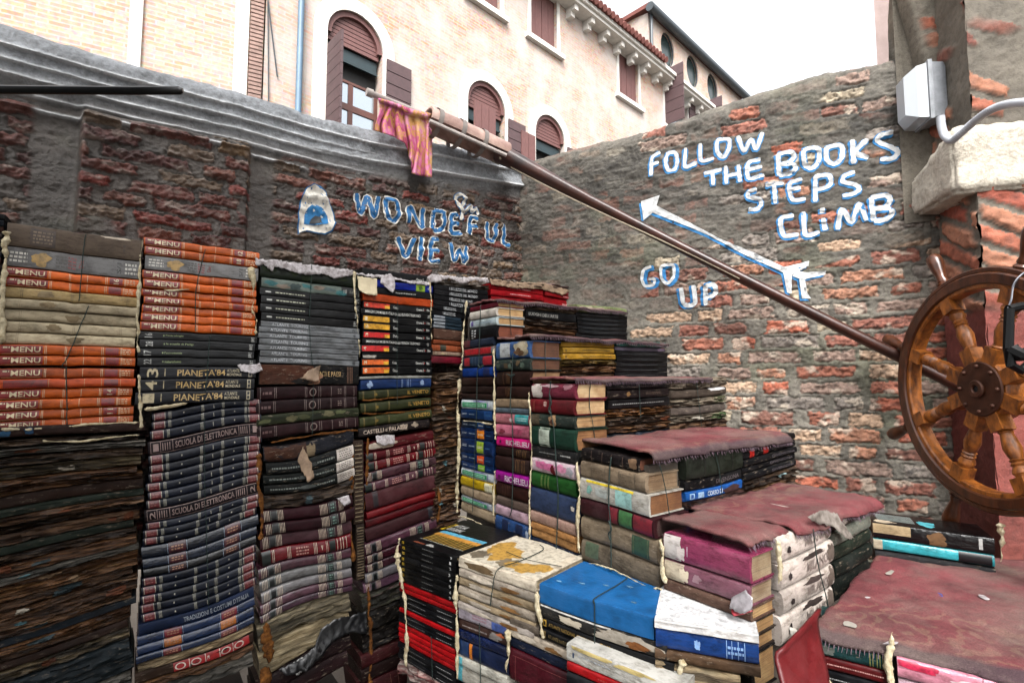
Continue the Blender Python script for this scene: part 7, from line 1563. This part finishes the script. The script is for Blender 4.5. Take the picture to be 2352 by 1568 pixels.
scrap('silver torn film at the foot of the magenta books', SP, [(1688, 1368), (1716, 1352), (1732, 1370), (1736, 1396), (1715, 1402), (1690, 1390)], .022, plain('silver_film', '#b9b3b6', .3, 30, .4, .004, metal=.3))
scrap('red wrinkled wrapper at the foot of the magenta books', SP, [(1690, 1392), (1722, 1388), (1734, 1402), (1700, 1408)], .026, plain('red_wrapper', '#b8404c', .4, 50, .4, .004), off=.006)
scrap('frayed grey board curling from the second lowest step', riser(1716), [(1850, 1185), (1890, 1168), (1916, 1178), (1930, 1215), (1936, 1228), (1926, 1234), (1900, 1206), (1870, 1200)], .022, plain('frayed_board', '#a8a098', .8, 30, .5, .006, col2='#5a5048'), curl_from='bottom')
scrap('pale ribbon strip hanging from the white bench book', BQ, [(1812, 1436), (1826, 1440), (1842, 1500), (1830, 1512)], .012, plain('pale_ribbon', '#c4bfb4', .6, 30, .2, .002))
# litter on the large carpet
rr = random.Random(4)
def litter(label, px, py, w, h, m, z=ZC0 + .010):
    c = hitz(px, py, z); a = rr.uniform(0, 3); mb = MB(); n = 9; top = []; 
    for i in range(n):
        t = 2 * math.pi * i / n; k = rr.uniform(.75, 1.15); x, y = math.cos(t) * w * k, math.sin(t) * h * k
        top.append((c.x + x * math.cos(a) - y * math.sin(a), c.y + x * math.sin(a) + y * math.cos(a), c.z + rr.uniform(0, .0012)))
    mb.add(top + [(x, y, zz_ - .0006) for x, y, zz_ in top], [tuple(range(n)), tuple(reversed(range(n, 2 * n)))] + [(i, i + n, (i + 1) % n + n, (i + 1) % n) for i in range(n)])
    tag(mb.build('litter_scrap', m, smooth=False), label, 'litter', 'scraps of litter on the carpet')
BLUEP = plain('blue_paper', '#1c4fa0', .6, 30, .3, .001); GRYP = plain('grey_paper', '#b0aaa0', .7, 30, .3, .001)
litter('small blue scrap in the middle of the large carpet', 2158, 1365, .014, .006, BLUEP); litter('pale torn scrap right of the blue one', 2260, 1371, .017, .008, PAPW); litter('whitish scrap near the front border of the carpet', 2048, 1476, .018, .006, PAPW)
litter('grey paper square near the left end of the carpet', 1953, 1433, .016, .015, GRYP); litter('tiny white scrap left of the carpet centre', 1993, 1371, .006, .004, PAPW); litter('grey strip of underlay at the back left of the carpet', 2045, 1314, .03, .007, GRYP); litter('white scrap at the back edge of the carpet', 2074, 1289, .008, .004, PAPW)

def join_stuff():
    mats = []; V = []; LI = []; LS = []; MI = []; SM = []; nv = nl = 0
    def rec(o, M):
        nonlocal nv, nl
        if o.data:
            me = o.data; n = len(me.vertices); c = np.zeros(n * 3, np.float32); me.vertices.foreach_get('co', c); c = c.reshape(-1, 3) @ np.array(M.to_3x3()).T + np.array(M.translation)
            l = np.zeros(len(me.loops), np.int32); me.loops.foreach_get('vertex_index', l); s = np.zeros(len(me.polygons), np.int32); me.polygons.foreach_get('loop_start', s)
            m = me.materials[0]
            if m not in mats: mats.append(m)
            V.append(c); LI.append(l + nv); LS.append(s + nl); MI.append(np.full(len(s), mats.index(m), np.int32)); nv += n; nl += len(l)
        for k in KIDS.get(o.name, []): rec(k, M)
        bpy.data.objects.remove(o)
    for root in STUFF: rec(root, Matrix.LocRotScale(root.location, root.rotation_euler, None))
    V = np.concatenate(V).astype(np.float32); LI = np.concatenate(LI); LS = np.concatenate(LS); MI = np.concatenate(MI)
    me = bpy.data.meshes.new('rotted_books'); me.vertices.add(len(V)); me.vertices.foreach_set('co', V.reshape(-1)); me.loops.add(len(LI)); me.loops.foreach_set('vertex_index', LI)
    me.polygons.add(len(LS)); me.polygons.foreach_set('loop_start', LS); me.update(calc_edges=True); 
    for m in mats: me.materials.append(m)
    me.polygons.foreach_set('material_index', MI); me.polygons.foreach_set('use_smooth', np.ones(len(LS), dtype=bool)); me.set_sharp_from_angle(angle=math.radians(40))
    o = link('rotted_books', me); tag(o, 'rotted and thin dark books packed too small to tell apart', 'books', kind='stuff')
KIDS = {}
for o_ in COL.objects:
    if o_.parent: KIDS.setdefault(o_.parent.name, []).append(o_)
join_stuff()
